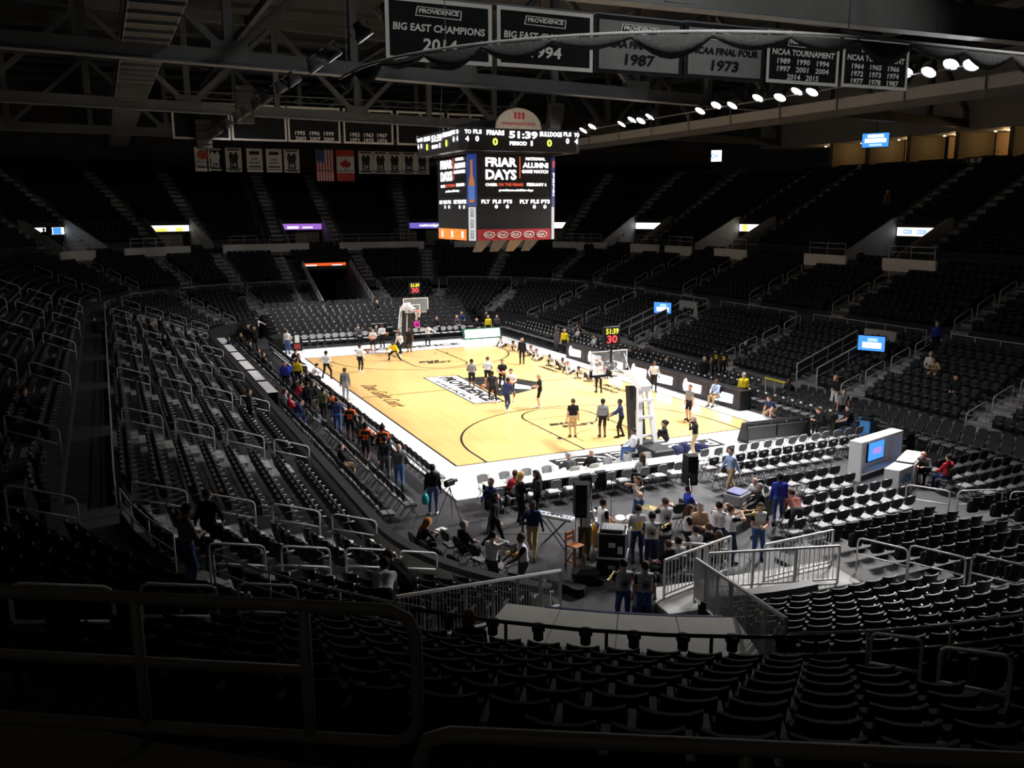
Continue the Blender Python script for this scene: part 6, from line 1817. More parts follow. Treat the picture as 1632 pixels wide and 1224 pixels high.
# broadcast desk
M_DESKW = mat('white_desk_laminate', (.72, .72, .74), .35, var=.03)
o = thing('broadcast_backdrop', 'white shelf backdrop with a blue screen at the broadcast desk', 'backdrop', (6.6, -21.9, 0), R(14))
MB().box((-1.45, 0, .75), (.1, .5, 1.5)).build('side_panel', M_DESKW, o); MB().box((1.45, 0, .75), (.1, .5, 1.5)).build('side_panel', M_DESKW, o)
MB().box((0, 0, 1.45), (2.9, .5, .1)).build('top_panel', M_DESKW, o); MB().box((0, .2, .7), (2.8, .06, 1.4)).build('back_panel', M_DESKW, o); MB().box((0, 0, .25), (2.8, .5, .06)).build('shelf', M_DESKW, o)
Fd = frame((.2, .12, .85), (1, 0, 0), (0, 0, 1))
c = MB().box((.2, .14, .85), (1.2, .05, .8)).build('screen_case', M_BLACK, o)
plate('screen', Fd, -.55, .55, -.35, .35, E_BLUE, c, .01, .012)
plate('screen_mark', Fd, -.25, .35, -.12, .1, glow('screen_mark_violet', (.5, .3, .9), 1.0), c, .01, .03)
o = thing('broadcast_desk', 'white curved front broadcast desk with blue COX lettering', 'desk', (6.0, -23.75, 0), R(30))
MB().prism([(-1.25, -.1), (-.2, -.35), (-.2, .3), (-1.25, .4)], 0, 1.0).build('lettered_wing', M_DESKW, o)
Fx = frame((-.72, -.24, .62), (1.05, -.25, 0), (0, 0, 1))
letters('lettering', 'COX', Fx, 0, 0, .75, .28, mat('cox_blue_print', (.02, .2, .5), .5), o, .02, .03)
for x in (.35, 1.15):
    MB().prism([(x - .36, -.35), (x + .36, -.35), (x + .36, .3), (x - .36, .3)], 0, .95).build('desk_unit', M_DESKW, o)
    MB().bbox((x, -.02, 1.02), (.74, .6, .14), 0, .06).build('padded_top', M_WHITE, o)
    MB().box((x - .37, -.02, .55), (.03, .6, .9)).build('dark_gap', M_BLACK, o)
o = thing('subwoofer', 'black box speaker on the floor right of the broadcast backdrop', 'loudspeaker', (10.15, -20.1, 0), R(10))
MB().bbox((0, 0, .4), (.6, .6, .8), 0, .02).build('cabinet', M_TOLEX, o); MB().box((0, -.305, .4), (.5, .02, .7)).build('grille', M_GRILL, o)
for i, (x, y) in enumerate(((-.45, -18.75), (.35, -17.9))):
    o = thing('equipment_riser', f'flat white platform box, {"nearer" if i == 0 else "farther"} one behind the hoop base', 'platform', (x, y, .06 if i else 0), R(-6))
    MB().bbox((0, 0, .12), (1.0, .8, .2), 0, .02).build('deck', M_DESKW, o); MB().box((0, 0, .02), (.9, .7, .06)).build('base', M_BLACK, o)
# duffel bags behind the hoop
M_NAVY = mat('navy_cloth', (.018, .022, .06), .85, spec=.1)
for i, (x, y) in enumerate(((1.2, -16.6), (1.75, -16.4), (2.3, -16.75))):
    o = thing('duffel_bag', f'navy duffel bag, {ordw(i + 1)} of the heap behind the near hoop', 'bag', (x, y, .06), R(20 + 50 * i), 'bags behind the near hoop')
    MB().lathe([(.08, -.3), (.17, -.26), (.19, 0), (.17, .26), (.08, .3)], 12, M=Matrix.Translation((0, 0, .19)) @ Matrix.Rotation(R(90), 4, 'Y')).build('body', M_NAVY, o, True)
    MB().tube([(-.12, -.1, .33), (-.1, 0, .46), (.1, 0, .46), (.12, -.1, .33)], .012, 5).build('handle', M_BLKMET, o)
# blue team chairs covers
M_SKY = mat('sky_blue_cover', (.07, .32, .72), .5)
for i, (x, y) in enumerate(((10.1, -16.9), (10.7, -17.5), (10.2, -18.0))):
    o = thing('cooler_box', f'bright blue drinks cooler, {ordw(i + 1)} of three by the near right bench', 'cooler', (x, y, 0), R(15 * i), 'blue coolers')
    MB().bbox((0, 0, .45), (.5, .45, .9), 0, .04).build('body', M_SKY, o); MB().bbox((0, 0, .93), (.52, .47, .08), 0, .02).build('lid', M_BLACK, o)
# camera tripod with video camera near the left corner
o = thing('video_tripod', 'black tripod with a video camera at the near left corner', 'tripod', (-10.0, -19.9, 0), R(30))
for k in range(3): MB().tube([(0, 0, 1.15), (.5 * math.cos(R(30 + 120 * k)), .5 * math.sin(R(30 + 120 * k)), 0)], .016, 5).build('leg', M_BLKMET, o)
MB().bbox((0, 0, 1.3), (.42, .16, .2), 0, .02).build('camera_body', M_BLACK, o); MB().lathe([(.05, 0), (.06, .16)], 10, M=Matrix.Translation((.2, 0, 1.3)) @ Matrix.Rotation(R(90), 4, 'Y')).build('lens', M_BLACK, o)
MB().tube([(-.1, 0, 1.2), (-.55, .05, 1.02)], .012, 5).build('pan_handle', M_BLKMET, o)
# floor mats by the band
for i, (x, y, w, d, a) in enumerate(((-8.1, -21.3, 2.6, 1.5, -25),)):
    tag(MB().bbox((0, 0, .008), (w, d, .014), 0, .005).build('floor_mat', mat('dark_rubber_mat', (.03, .03, .03), .8), None, False, (x, y, 0), R(a)), 'dark rubber floor mat behind the walking woman', 'mat')
# basketballs
M_BALL = mat('orange_leather_ball', (.5, .15, .05), .5, var=.08, scale=20)
def ball(x, y, z, lab):
    o = thing('basketball', lab, 'ball', (x, y, z), 0, 'basketballs')
    MB().lathe([(.001, -.12)] + [(.12 * math.sin(R(a)), -.12 * math.cos(R(a))) for a in range(15, 180, 15)] + [(.001, .12)], 16).build('skin', M_BALL, o, True)
    for ax in ('X', 'Y', 'Z'):
        T = Matrix.Rotation(R(90), 4, ax) if ax != 'Z' else Matrix.Identity(4)
        MB().tube([T @ Vector((.1195 * math.cos(a * .3927), .1195 * math.sin(a * .3927), 0)) for a in range(16)], .004, 4, closed=True).build('seam', M_BLACK, o)
# guard rails of the band platform and retractable stand
bal_fence('platform_rail', 'grey balustrade with thin bars beside the seated band', (-7.66, -28.66, .5), (-5.17, -28.05, .5), 1.0)
bal_fence('platform_rail', 'long grey balustrade in front of the near black seats', (-6.41, -28.76, .5), (-3.09, -29.77, .5), 1.0)
bal_fence('platform_rail', 'short grey balustrade section behind the mixing desk', (-6.2, -26.6, 0), (-5.3, -27.2, 0), 1.0)
bal_fence('platform_rail', 'short grey balustrade left of the sound table', (-4.74, -28.9, .5), (-2.4, -28.85, .5), 1.0)
MB_ = MB().bbox((0, 0, .25), (5.6, 1.5, .5), R(-6), .02)
tag(MB_.build('band_platform', M_STEP, None, False, (-5.2, -29.0, 0)), 'pale low platform with steps at the right of the tunnel', 'platform')
M_WRAIL = mat('white_rail_paint', (.62, .62, .62), .4)
wr = [m.copy() for m in u_rail(.06, 1.35, .95)]
for m in wr: m.materials.clear(); m.materials.append(M_WRAIL)
for i, (x, y, z, a) in enumerate(((3.8, -25.8, .1, -70), (4.75, -27.0, .1, -30), (6.0, -27.9, .15, -30), (-1.95, -29.3, .42, -75), (-1.9, -30.9, .78, -75), (-2.3, -32.9, 1.35, -75))):
    o = link('stand_handrail', wr[0], None, (x, y, z), R(a))
    link('middle_bar', wr[1], o)
    tag(o, f'white pipe handrail, {ordw(i + 1)} among those of the near end seating', 'handrail', 'white near end handrails')
# ---------------------------------------------------------------- people: one continuous skin grown from a posed skeleton
V3 = lambda *a: np.array(a, float)
def ik(a, b, l1, l2, pole):
    d = b - a
    L = np.linalg.norm(d)
    L2 = min(L, (l1 + l2) * .999)
    u = d / max(L, 1e-6)
    x = (l1 * l1 - l2 * l2 + L2 * L2) / (2 * L2)
    h = math.sqrt(max(0, l1 * l1 - x * x))
    p = pole - u * pole.dot(u)
    n = np.linalg.norm(p)
    p = p / n if n > 1e-6 else V3(0, 0, 1)
    return a + u * x + p * h, a + u * L2
POSES = {   # pelvis, lean, (left foot), (right foot), (left hand), (right hand), toes, head pitch, elbow poles
    'stand':   ((0, 0, .95), .02, (.02, .11, .09), (.0, -.11, .09), (.06, .27, .80), (.04, -.27, .80)),
    'arms':    ((0, 0, .95), .05, (.02, .12, .09), (.0, -.12, .09), (.30, .06, 1.10), (.30, -.05, 1.12)),
    'ball':    ((0, 0, .94), .06, (.04, .14, .09), (-.02, -.14, .09), (.32, .12, 1.05), (.30, -.12, 1.05)),
    'wide':    ((0, 0, .89), .05, (.03, .30, .09), (.0, -.30, .09), (.12, .25, 1.0), (.08, -.30, .85)),
    'walk':    ((0, 0, .93), .08, (.30, .09, .09), (-.32, -.09, .14), (-.16, .27, .85), (.24, -.25, .92)),
    'step':    ((0, 0, .88), .32, (.25, .14, .09), (-.28, -.15, .12), (.40, .22, .85), (.30, -.30, .80)),
    'out':     ((0, 0, .95), .03, (.03, .14, .09), (.0, -.14, .09), (.15, .62, 1.20), (.1, -.60, 1.10)),
    'phone':   ((0, 0, .95), .04, (.05, .12, .09), (.0, -.12, .09), (.24, .10, 1.40), (.22, -.06, 1.50)),
    'up':      ((0, 0, .95), -.02, (.08, .12, .09), (-.06, -.12, .09), (.28, .14, 1.72), (.30, -.14, 1.78)),
    'reach':   ((0, 0, .94), .14, (.12, .12, .09), (-.10, -.12, .09), (.45, .18, 1.02), (.42, -.14, 1.05)),
    'guitar':  ((0, 0, .95), .06, (.05, .13, .09), (.0, -.13, .09), (.28, .34, 1.12), (.22, -.14, .98)),
    'horn':    ((0, 0, .95), -.03, (.05, .13, .09), (.0, -.13, .09), (.42, .04, 1.52), (.30, -.06, 1.50)),
    'sit':     ((-.05, 0, .59), .02, (.42, .13, .09), (.42, -.13, .09), (.34, .10, .70), (.34, -.10, .70)),
    'sitlean': ((-.05, 0, .59), .50, (.40, .14, .09), (.38, -.14, .09), (.48, .14, .78), (.48, -.12, .78)),
    'bend':    ((0, 0, .93), 1.05, (.04, .14, .09), (-.04, -.14, .09), (.58, .16, .62), (.60, -.14, .60)),
    'bendlow': ((0, 0, .85), .9, (.04, .14, .09), (-.04, -.14, .09), (.50, .16, .55), (.55, -.14, .55)),
    'defense': ((0, 0, .68), .75, (.06, .42, .09), (.0, -.42, .09), (.55, .40, .62), (.55, -.40, .60)),
    'crouch':  ((0, 0, .40), .7, (.16, .22, .09), (-.12, -.20, .11), (.55, .25, .12), (.50, -.22, .14)),
    'floorsit': ((0, 0, .16), .25, (.48, .16, .07), (.50, -.16, .07), (.36, .12, .55), (.05, -.06, .95)),
    'stretch': ((0, 0, .16), .85, (.80, .34, .08), (.45, -.40, .08), (.70, .30, .16), (.66, .16, .16)),
    'stretch2': ((0, 0, .30), 1.15, (-.55, .16, .08), (.35, -.12, .08), (.60, .20, .08), (.60, -.20, .08)),
}
def skeleton(pose, style):
    pel, lean, fl, fr, hl, hr = POSES[pose]
    P = V3(*pel)
    dn = V3(math.sin(lean), 0, math.cos(lean))
    fw = V3(math.cos(lean), 0, -math.sin(lean))
    Y = V3(0, 1, 0)
    prim = []
    def cap(a, b, ra, rb, t, g=0): prim.append((np.array(a, float), np.array(b, float), ra, rb, t, g))
    C = P + dn * .40
    N = P + dn * .50
    hp = lean * .35 + (.25 if pose in ('arms', 'ball', 'sitlean', 'phone') else 0)
    hd = V3(math.sin(hp), 0, math.cos(hp)); hf = V3(math.cos(hp), 0, -math.sin(hp))
    H = N + dn * .05 + hd * .125
    cap(P - Y * .07, P + Y * .07, .118, .118, 'hip')
    for s in (-1, 1):
        cap(P + dn * .06 + Y * s * .06, C - dn * .05 + Y * s * .085, .108, .112, 'torso')
    cap(C - Y * .10 - dn * .02, C + Y * .10 - dn * .02, .108, .108, 'torso')
    cap(C - Y * .16 + dn * .035, C + Y * .16 + dn * .035, .066, .066, 'yoke')
    cap(C + dn * .04, N + dn * .02, .085, .058, 'yoke')
    cap(N, H - hd * .04, .052, .05, 'neck')
    cap(H - hd * .03, H + hd * .03, .088, .092, 'head')
    cap(H + hf * .028 - hd * .07, H + hf * .035 - hd * .03, .058, .07, 'head')
    cap(H + hf * .10 + hd * .0, H + hf * .112 - hd * .028, .010, .017, 'head', 1)
    for s in (-1, 1): cap(H + Y * s * .09 - hd * .015, H + Y * s * .094 + hd * .015, .016, .018, 'head', 1)
    if style != 'bald':
        cap(H - hf * .022 + hd * .025, H - hf * .012 + hd * .04, .097, .096, 'hair')
    if style == 'long':
        cap(H - hf * .06, H - hf * .085 - hd * .16, .085, .07, 'hair')
        for s in (-1, 1): cap(H + Y * s * .07 - hf * .02, H + Y * s * .09 - hf * .03 - hd * .17, .045, .04, 'hair')
        cap(H - hf * .085 - hd * .14, H - hf * .10 - hd * .30, .065, .04, 'hair')
    if style == 'tall':
        cap(H + hd * .06, H + hd * .19 - hf * .02, .075, .03, 'hair')
    if style == 'cap':
        cap(H + hf * .06 + hd * .045, H + hf * .17 + hd * .03, .05, .03, 'hair')
    for s, hand, foot in ((1, hl, fl), (-1, hr, fr)):
        S = C + Y * s * .185 + dn * .03
        hnd = V3(*hand)
        pole = V3(-.55, s * .75, -.45) if hand[2] > .85 else V3(-.8, s * .5, .1)
        E, W = ik(S, hnd, .285, .255, pole)
        cap(S, E, .060, .048, 'uarm'); cap(E, W, .046, .034, 'farm')
        u = (W - E) / np.linalg.norm(W - E)
        side = np.cross(u, V3(0, 0, 1)); n = np.linalg.norm(side); side = side / n if n > .2 else Y
        nor = np.cross(side, u)
        cap(W, W + u * .06, .030, .034, 'hand', 1)
        for k, ln in enumerate((.062, .074, .07, .055)):
            b = W + u * .075 + side * (.030 - .020 * k)
            m = b + u * ln * .55 - nor * .008
            cap(b - u * .02, m, .0115, .0108, 'hand', 1); cap(m, m + u * ln * .4 - nor * .022, .0108, .0095, 'hand', 1)
        tb = W + u * .025 + side * .032 * 1
        cap(tb, tb + u * .045 + side * .026 - nor * .012, .0135, .011, 'hand', 1)
        J = P + Y * s * .095 - V3(0, 0, .03)
        ank = V3(*foot)
        kp = V3(1, s * .12, .25) if pose not in ('stretch', 'floorsit') else V3(.1, s * .4, 1)
        K, Aa = ik(J, ank, .43, .42, kp)
        cap(J, K, .092, .066, 'thigh'); cap(K, Aa, .062, .044, 'shin')
        toe = V3(.17, s * .03, -.045) if Aa[2] < .13 and pose not in ('stretch',) else V3(.06, 0, .14)
        cap(Aa - V3(.03, 0, .03), Aa + toe, .047, .036, 'shoe')
    return prim, H, hf, hd
TAGS = ['skin', 'hair', 'shirt', 'yoke', 'uarm', 'farm', 'pants', 'shin', 'shoe', 'eye']
SLOT = {'head': 0, 'neck': 0, 'hand': 0, 'hair': 1, 'torso': 2, 'yoke': 3, 'uarm': 4, 'farm': 5, 'hip': 6, 'thigh': 6, 'shin': 7, 'shoe': 8}
def surface_net(D, org, h):
    nx, ny, nz = D.shape
    S = D < 0
    corners = [(i, j, k) for i in (0, 1) for j in (0, 1) for k in (0, 1)]
    def sub(A, c): return A[c[0]:nx - 1 + c[0], c[1]:ny - 1 + c[1], c[2]:nz - 1 + c[2]]
    cnt = sum(sub(S, c).astype(np.int8) for c in corners)
    act = (cnt > 0) & (cnt < 8)
    ii = np.argwhere(act)
    idx = -np.ones(act.shape, int); idx[act] = np.arange(len(ii))
    acc = np.zeros((len(ii), 3)); w = np.zeros(len(ii))
    for a in corners:
        for ax in range(3):
            if a[ax]: continue
            b = list(a); b[ax] = 1
            da = D[ii[:, 0] + a[0], ii[:, 1] + a[1], ii[:, 2] + a[2]]; db = D[ii[:, 0] + b[0], ii[:, 1] + b[1], ii[:, 2] + b[2]]
            m = (da < 0) != (db < 0)
            t = np.where(m, da / np.where(da == db, 1, da - db), 0)
            p = np.array(a, float)[None, :].repeat(len(ii), 0); p[:, ax] = t
            acc += p * m[:, None]; w += m
    verts = org + (ii + acc / w[:, None]) * h
    quads = []
    for ax in range(3):
        sl0 = [slice(1, -1)] * 3; sl1 = [slice(1, -1)] * 3
        sl0[ax] = slice(0, -1); sl1[ax] = slice(1, None)
        A, B = S[tuple(sl0)], S[tuple(sl1)]
        e = np.argwhere(A != B)
        if not len(e): continue
        flip = A[tuple(e.T)]
        o = np.ones(3, int); o[ax] = 0
        base = e + o
        u, v = (ax + 1) % 3, (ax + 2) % 3
        def cell(du, dv):
            c = base.copy(); c[:, u] -= du; c[:, v] -= dv
            return idx[c[:, 0], c[:, 1], c[:, 2]]
        q = np.stack([cell(0, 0), cell(1, 0), cell(1, 1), cell(0, 1)], 1)
        q[~flip] = q[~flip][:, ::-1]
        quads.append(q)
    Q = np.concatenate(quads)
    return verts, Q[(Q >= 0).all(1)]
PMESH = {}
def person_mesh(pose, style, h=.0145):
    if (pose, style) in PMESH: return PMESH[(pose, style)]
    prim, H, hf, hd = skeleton(pose, style)
    lo = np.min([np.minimum(a, b) - max(ra, rb) for a, b, ra, rb, t, g in prim], 0) - .05
    hi = np.max([np.maximum(a, b) + max(ra, rb) for a, b, ra, rb, t, g in prim], 0) + .05
    n = np.ceil((hi - lo) / h).astype(int) + 1
    acc = [np.zeros(n), np.zeros(n)]
    kk = (.016, .005)
    for a, b, ra, rb, t, g in prim:
        R_ = max(ra, rb) + .075
        i0 = np.maximum(0, np.floor((np.minimum(a, b) - R_ - lo) / h).astype(int)); i1 = np.minimum(n, np.ceil((np.maximum(a, b) + R_ - lo) / h).astype(int) + 1)
        X, Y_, Z = [lo[c] + h * np.arange(i0[c], i1[c]) for c in range(3)]
        d = b - a
        px, py, pz = X[:, None, None] - a[0], Y_[None, :, None] - a[1], Z[None, None, :] - a[2]
        tt = np.clip((px * d[0] + py * d[1] + pz * d[2]) / max(d @ d, 1e-9), 0, 1)
        dist = np.sqrt((px - d[0] * tt) ** 2 + (py - d[1] * tt) ** 2 + (pz - d[2] * tt) ** 2) - (ra + (rb - ra) * tt)
        acc[g][i0[0]:i1[0], i0[1]:i1[1], i0[2]:i1[2]] += np.exp(-np.clip(dist, -.2, .2) / kk[g])
    D = np.full(n, .1)
    for g in (0, 1):
        m = acc[g] > 1e-6
        D[m] = np.minimum(D[m], -kk[g] * np.log(acc[g][m]))
    vs, Q = surface_net(D, lo, h)
    ctr = vs[Q].mean(1)
    best = np.full(len(ctr), 9.); slot = np.zeros(len(ctr), np.int32)
    for a, b, ra, rb, t, g in prim:
        d = b - a
        p = ctr - a
        tt = np.clip(p @ d / max(d @ d, 1e-9), 0, 1)
        dist = np.linalg.norm(p - tt[:, None] * d, axis=1) - (ra + (rb - ra) * tt)
        s = np.full(len(ctr), SLOT[t])
        if t == 'uarm': s = np.where(tt > .62, 5, 4)
        if t == 'thigh': s = np.where(tt > .9, 7, 6)
        m = dist < best
        best[m] = dist[m]; slot[m] = s[m]
    for s in (-1, 1):
        e = H + hf * .088 + hd * .012 + V3(0, s * .034, 0)
        slot[(np.linalg.norm(ctr - e, axis=1) < .0125) & (slot == 0)] = 9
    mo = H + hf * .095 - hd * .062
    q = ctr - mo
    slot[(np.abs(q @ hd) < .007) & (np.abs(q[:, 1]) < .024) & (np.linalg.norm(q, axis=1) < .035) & (slot == 0)] = 9
    me = bpy.data.meshes.new('person')
    me.from_pydata(vs.tolist(), [], Q.tolist())
    for _ in TAGS: me.materials.append(None)
    me.polygons.foreach_set('material_index', slot)
    me.polygons.foreach_set('use_smooth', [True] * len(Q))
    me.update()
    PMESH[(pose, style)] = me
    return me
CLOTH = {'W': (.72, .72, .72), 'K': (.018, .018, .02), 'G': (.2, .2, .21), 'g': (.62, .63, .66), 'd': (.42, .43, .46), 'D': (.07, .07, .078), 'P': (.32, .31, .29), 'N': (.03, .038, .10), 'B': (.06, .11, .26), 'H': (.48, .36, .2), 'R': (.5, .03, .05), 'O': (.75, .13, .03),
         'Y': (.75, .58, .03), 'L': (.32, .42, .66), 'T': (.45, .34, .22), 'M': (.2, .07, .06), 'V': (.1, .09, .05), 'U': (.04, .06, .42), 'F': (.6, .04, .3), 'J': (.09, .12, .24)}
def cm_(c): return mat('cloth_' + {'W': 'white', 'K': 'black', 'G': 'grey', 'g': 'pale_grey', 'd': 'heather', 'D': 'charcoal', 'P': 'stone', 'N': 'navy', 'B': 'denim', 'H': 'khaki', 'R': 'red', 'O': 'orange', 'Y': 'yellow', 'L': 'pale_blue', 'T': 'tan', 'M': 'maroon', 'V': 'olive', 'U': 'royal_blue', 'F': 'pink', 'J': 'plaid_blue'}[c], CLOTH[c], .9, var=.12, scale=14, spec=.08)
def plaid():
    if 'cloth_plaid' in MATS: return MATS['cloth_plaid']
    m = bpy.data.materials.new('cloth_plaid'); m.use_nodes = True
    nt = m.node_tree; tc = nt.nodes.new('ShaderNodeTexCoord'); ck = nt.nodes.new('ShaderNodeTexChecker')
    ck.inputs['Scale'].default_value = 14; ck.inputs['Color1'].default_value = (.4, .4, .4, 1); ck.inputs['Color2'].default_value = (.03, .03, .03, 1)
    nt.links.new(tc.outputs['Object'], ck.inputs['Vector']); nt.links.new(ck.outputs['Color'], nt.nodes['Principled BSDF'].inputs['Base Color'])
    MATS['cloth_plaid'] = m
    return m
HAIRC = {'k': (.012, .01, .009), 'n': (.07, .04, .022), 'y': (.5, .32, .12), 'g': (.3, .29, .28), 'r': (.42, .16, .04), 'G': (.2, .2, .21), 'c': (.015, .015, .02)}
SKINC = {'a': (.56, .34, .25), 'b': (.13, .065, .04), 'c': (.34, .19, .12)}
def person(label, pose, x, y, z, face, top, bot, shoe, hair, skin, style, extra, group='people'):
    st = 'bald' if hair == 'b' else ('cap' if hair == 'G' else style)
    me = person_mesh(pose, st)
    o = link('person', me, None, (x, y, z), R(face))
    o['label'] = label; o['category'] = 'person'
    sk = mat('skin_' + {'a': 'light', 'b': 'dark', 'c': 'medium'}[skin], SKINC[skin], .6, var=.05, spec=.3)
    hr = sk if hair == 'b' else mat('hair_' + {'k': 'black', 'n': 'brown', 'y': 'blonde', 'g': 'grey', 'r': 'red', 'G': 'grey_cap', 'c': 'dark_cap'}[hair], HAIRC[hair], .7, var=.2, scale=30, spec=.2)
    shirt, slv = top[0], top[1]
    sm = plaid() if shirt == 'X' else cm_(shirt)
    pm = cm_(bot[0])
    K = cm_('K')
    body = sm
    yoke, ua, fa = sm, sm, sk if slv == 's' else sm
    if slv == 'r': yoke, ua, fa = (sm, K, sk)
    if slv == 'j': body, yoke, ua, fa = K, sm, sm, K
    ms = [sk, hr, body, yoke, ua, fa, pm, sk if bot[1] == 's' else pm, cm_(shoe), mat('dark_feature', (.02, .012, .01), .5)]
    for i, m in enumerate(ms):
        o.material_slots[i].link = 'OBJECT'
        o.material_slots[i].material = m
    if extra:
        Fb = frame((-.125, 0, 1.2), (0, -1, 0), (0, 0, 1))
        if extra == 'crest':
            MB().tube([Fb @ Vector((.10 * math.cos(a * .3927), .10 * math.sin(a * .3927), .004)) for a in range(16)], .009, 4, closed=True).build('shirt_crest', cm_('K'), o)
            MB().prism([(-.05, -.05), (.05, -.05), (.06, .03), (.03, .01), (0, .06), (-.03, .01), (-.06, .03)], 0, .008, Fb).build('shirt_crest', cm_('K'), o)
        elif extra == 'mark':
            letters('shirt_print', '3', Fb, 0, .05, .2, .22, cm_('Y'), o, .0, .03)
        else:
            letters('jersey_number', extra, Fb, 0, -.03, .24, .22, cm_('O') if slv == 'j' else cm_('Y'), o, .0, .04)
    return o
for row in PEOPLE:
    person(*row)
# ---------------------------------------------------------------- balls in hands and on the floor
for x, y, z, lab in ((-3.18, 14.5, .2, 'basketball bouncing left of the far hoop'), (-1.15, 16.45, 1.1, 'basketball held by the long sleeved player at the far baseline'), (-2.9, 14.36, 1.12, 'basketball held by the white tee player at the far baseline'),
                     (.0, .05, 1.1, 'basketball held by the white tee player at mid court'), (.05, -1.72, 1.1, 'basketball held by the black tee player at mid court'), (-.8, -4.6, 1.1, 'basketball held by the player behind the navy one'),
                     (-2.12, -4.0, .94, 'basketball in the air left of the dribbling player'), (-1.55, -4.0, .7, 'basketball dribbled by the player in black'), (4.6, -4.15, 1.85, 'basketball raised under the near hoop')):
    ball(x, y, z, lab)
# ---------------------------------------------------------------- right hand entry stairs in the lower stand
def entry(y, w, tv_y, nm, yb):
    for dy, sd in ((w / 2, 'far'), (-w / 2, 'near')):
        o = thing('entry_rail', f'sloping grey rail on the {sd} side of the {nm} right stand entry', 'railing', (14.0, y + dy, 1.0))
        a, b = Vector((0, 0, .75)), Vector((4.2, 0, 2.3))
        MB().bar(a, b, .05, .06).build('top_rail', M_RAIL, o); MB().bar(a - Vector((0, 0, .45)), b - Vector((0, 0, .45)), .04, .04).build('lower_bar', M_RAIL, o)
        for t in (0, .25, .5, .75, 1):
            q = a.lerp(b, t)
            MB().bar(q, q - Vector((0, 0, .85)), .045).build('post', M_RAIL, o)
            if t < 1:
                q2 = a.lerp(b, t + .25)
                MB().add([q + Vector((0, .01, -.04)), q2 + Vector((0, .01, -.04)), q2 + Vector((0, .01, -.8)), q + Vector((0, .01, -.8)), q + Vector((0, -.01, -.04)), q2 + Vector((0, -.01, -.04)), q2 + Vector((0, -.01, -.8)), q + Vector((0, -.01, -.8))],
                         [(0, 1, 2, 3), (7, 6, 5, 4), (0, 4, 5, 1), (1, 5, 6, 2), (2, 6, 7, 3), (3, 7, 4, 0)]).build('infill_panel', M_DWALL, o)
    o = thing('entry_wall', f'grey back panel above the {nm} right stand entry', 'panel', (18.8, yb, 2.3))
    MB().bbox((0, 0, .55), (.12, 2.2, 1.1), 0, .02).build('panel', M_LWALL, o); MB().bar((0, -1.1, -.2), (0, -1.1, .6), .06).build('post', M_RAIL, o)
    o, M = monitor((17.0, tv_y, 2.95), R(-60), 1.35, .78, E_BLUE, f'bright blue wall monitor at the {nm} right stand entry', .1)
    plate('white_panel', M, -.45, .5, -.25, .05, E_WHITE, o, .01, .015); plate('pale_panel', M, -.2, .3, .1, .28, E_CYAN, o, .01, .015)
    MB().bar((0, .1, -.4), (0, .1, -1.2), .06).build('post', M_BLKMET, o)
entry(-10.2, 1.5, -11.6, 'near', -10.5)
entry(8.2, 1.5, 7.8, 'far', 7.2)
o = thing('barrier', 'yellow topped grey barrier by the right stand entry', 'barrier', (12.3, -9.7, 0), R(90))
MB().bbox((0, 0, 1.02), (1.6, .12, .08), 0, .02).build('yellow_bar', mat('safety_yellow', (.75, .6, .03), .5), o)
for x in (-.7, .0, .7): MB().bar((x, 0, 0), (x, 0, 1.0), .06 if x else .04).build('post', M_LWALL, o)
# ---------------------------------------------------------------- small things
o = thing('plastic_bag', 'teal plastic bag carried by the person in the knit cap', 'bag', (-10.62, -19.25, .45), R(20))
MB().lathe([(.04, 0), (.11, .05), (.13, .18), (.1, .32), (.03, .4)], 12).build('body', mat('teal_plastic', (.02, .34, .38), .35), o, True); MB().tube([(-.03, 0, .38), (-.02, 0, .5), (.02, 0, .5), (.03, 0, .38)], .008, 4).build('handle', mat('teal_plastic', (.02, .34, .38), .35), o)
o = thing('clipboard', 'white sheet on the lap of the red haired woman', 'paper', (-11.25, -22.5, .8), R(20))
MB().bbox((0, 0, 0), (.3, .24, .012), 0, .004).build('board', M_WHITE, o)
o = thing('section_sign', 'dark section plate reading 103 at the end of a seat row', 'sign', (-19.0, -36.3, 5.0), R(-25))
MB().bbox((0, .03, .25), (.5, .03, .6), 0, .01).build('plate', M_BLACK, o)
letters('lettering', '103', Matrix(((1, 0, 0, 0), (0, 0, -1, .01), (0, 1, 0, .3), (0, 0, 0, 1))), 0, 0, .36, .18, M_LWALL, o, .0, .02, 1.0, .1)
o = thing('guitar', 'dark electric guitar held by the band member by the drums', 'guitar', (-6.75, -24.55, 1.02), R(90))
MB().prism([(-.22, -.1), (-.1, -.16), (.02, -.1), (.14, -.14), (.18, 0), (.14, .13), (.02, .1), (-.1, .16), (-.22, .1)], -.025, .025, frame((0, 0, 0), (1, 0, .15), (0, 0, 1))).build('body', M_OAK, o)
MB().bar((.15, 0, .02), (.75, 0, .12), .05, .03).build('neck', M_BLACK, o); MB().box((.8, 0, .13), (.14, .03, .08)).build('headstock', M_BLACK, o)
o = thing('trombone', 'brass trombone raised in the band', 'instrument', (-3.7, -26.65, 1.5), R(350))
MB().tube([(-.2, 0, 0), (.75, 0, .05), (.78, 0, -.05), (-.1, 0, -.1)], .012, 6).build('slide', M_BRASS, o); MB().lathe([(.015, 0), (.02, .25), (.05, .36), (.11, .42)], 12, M=Matrix.Translation((0, 0, -.1)) @ Matrix.Rotation(R(90), 4, 'Y')).build('bell', M_BRASS, o)
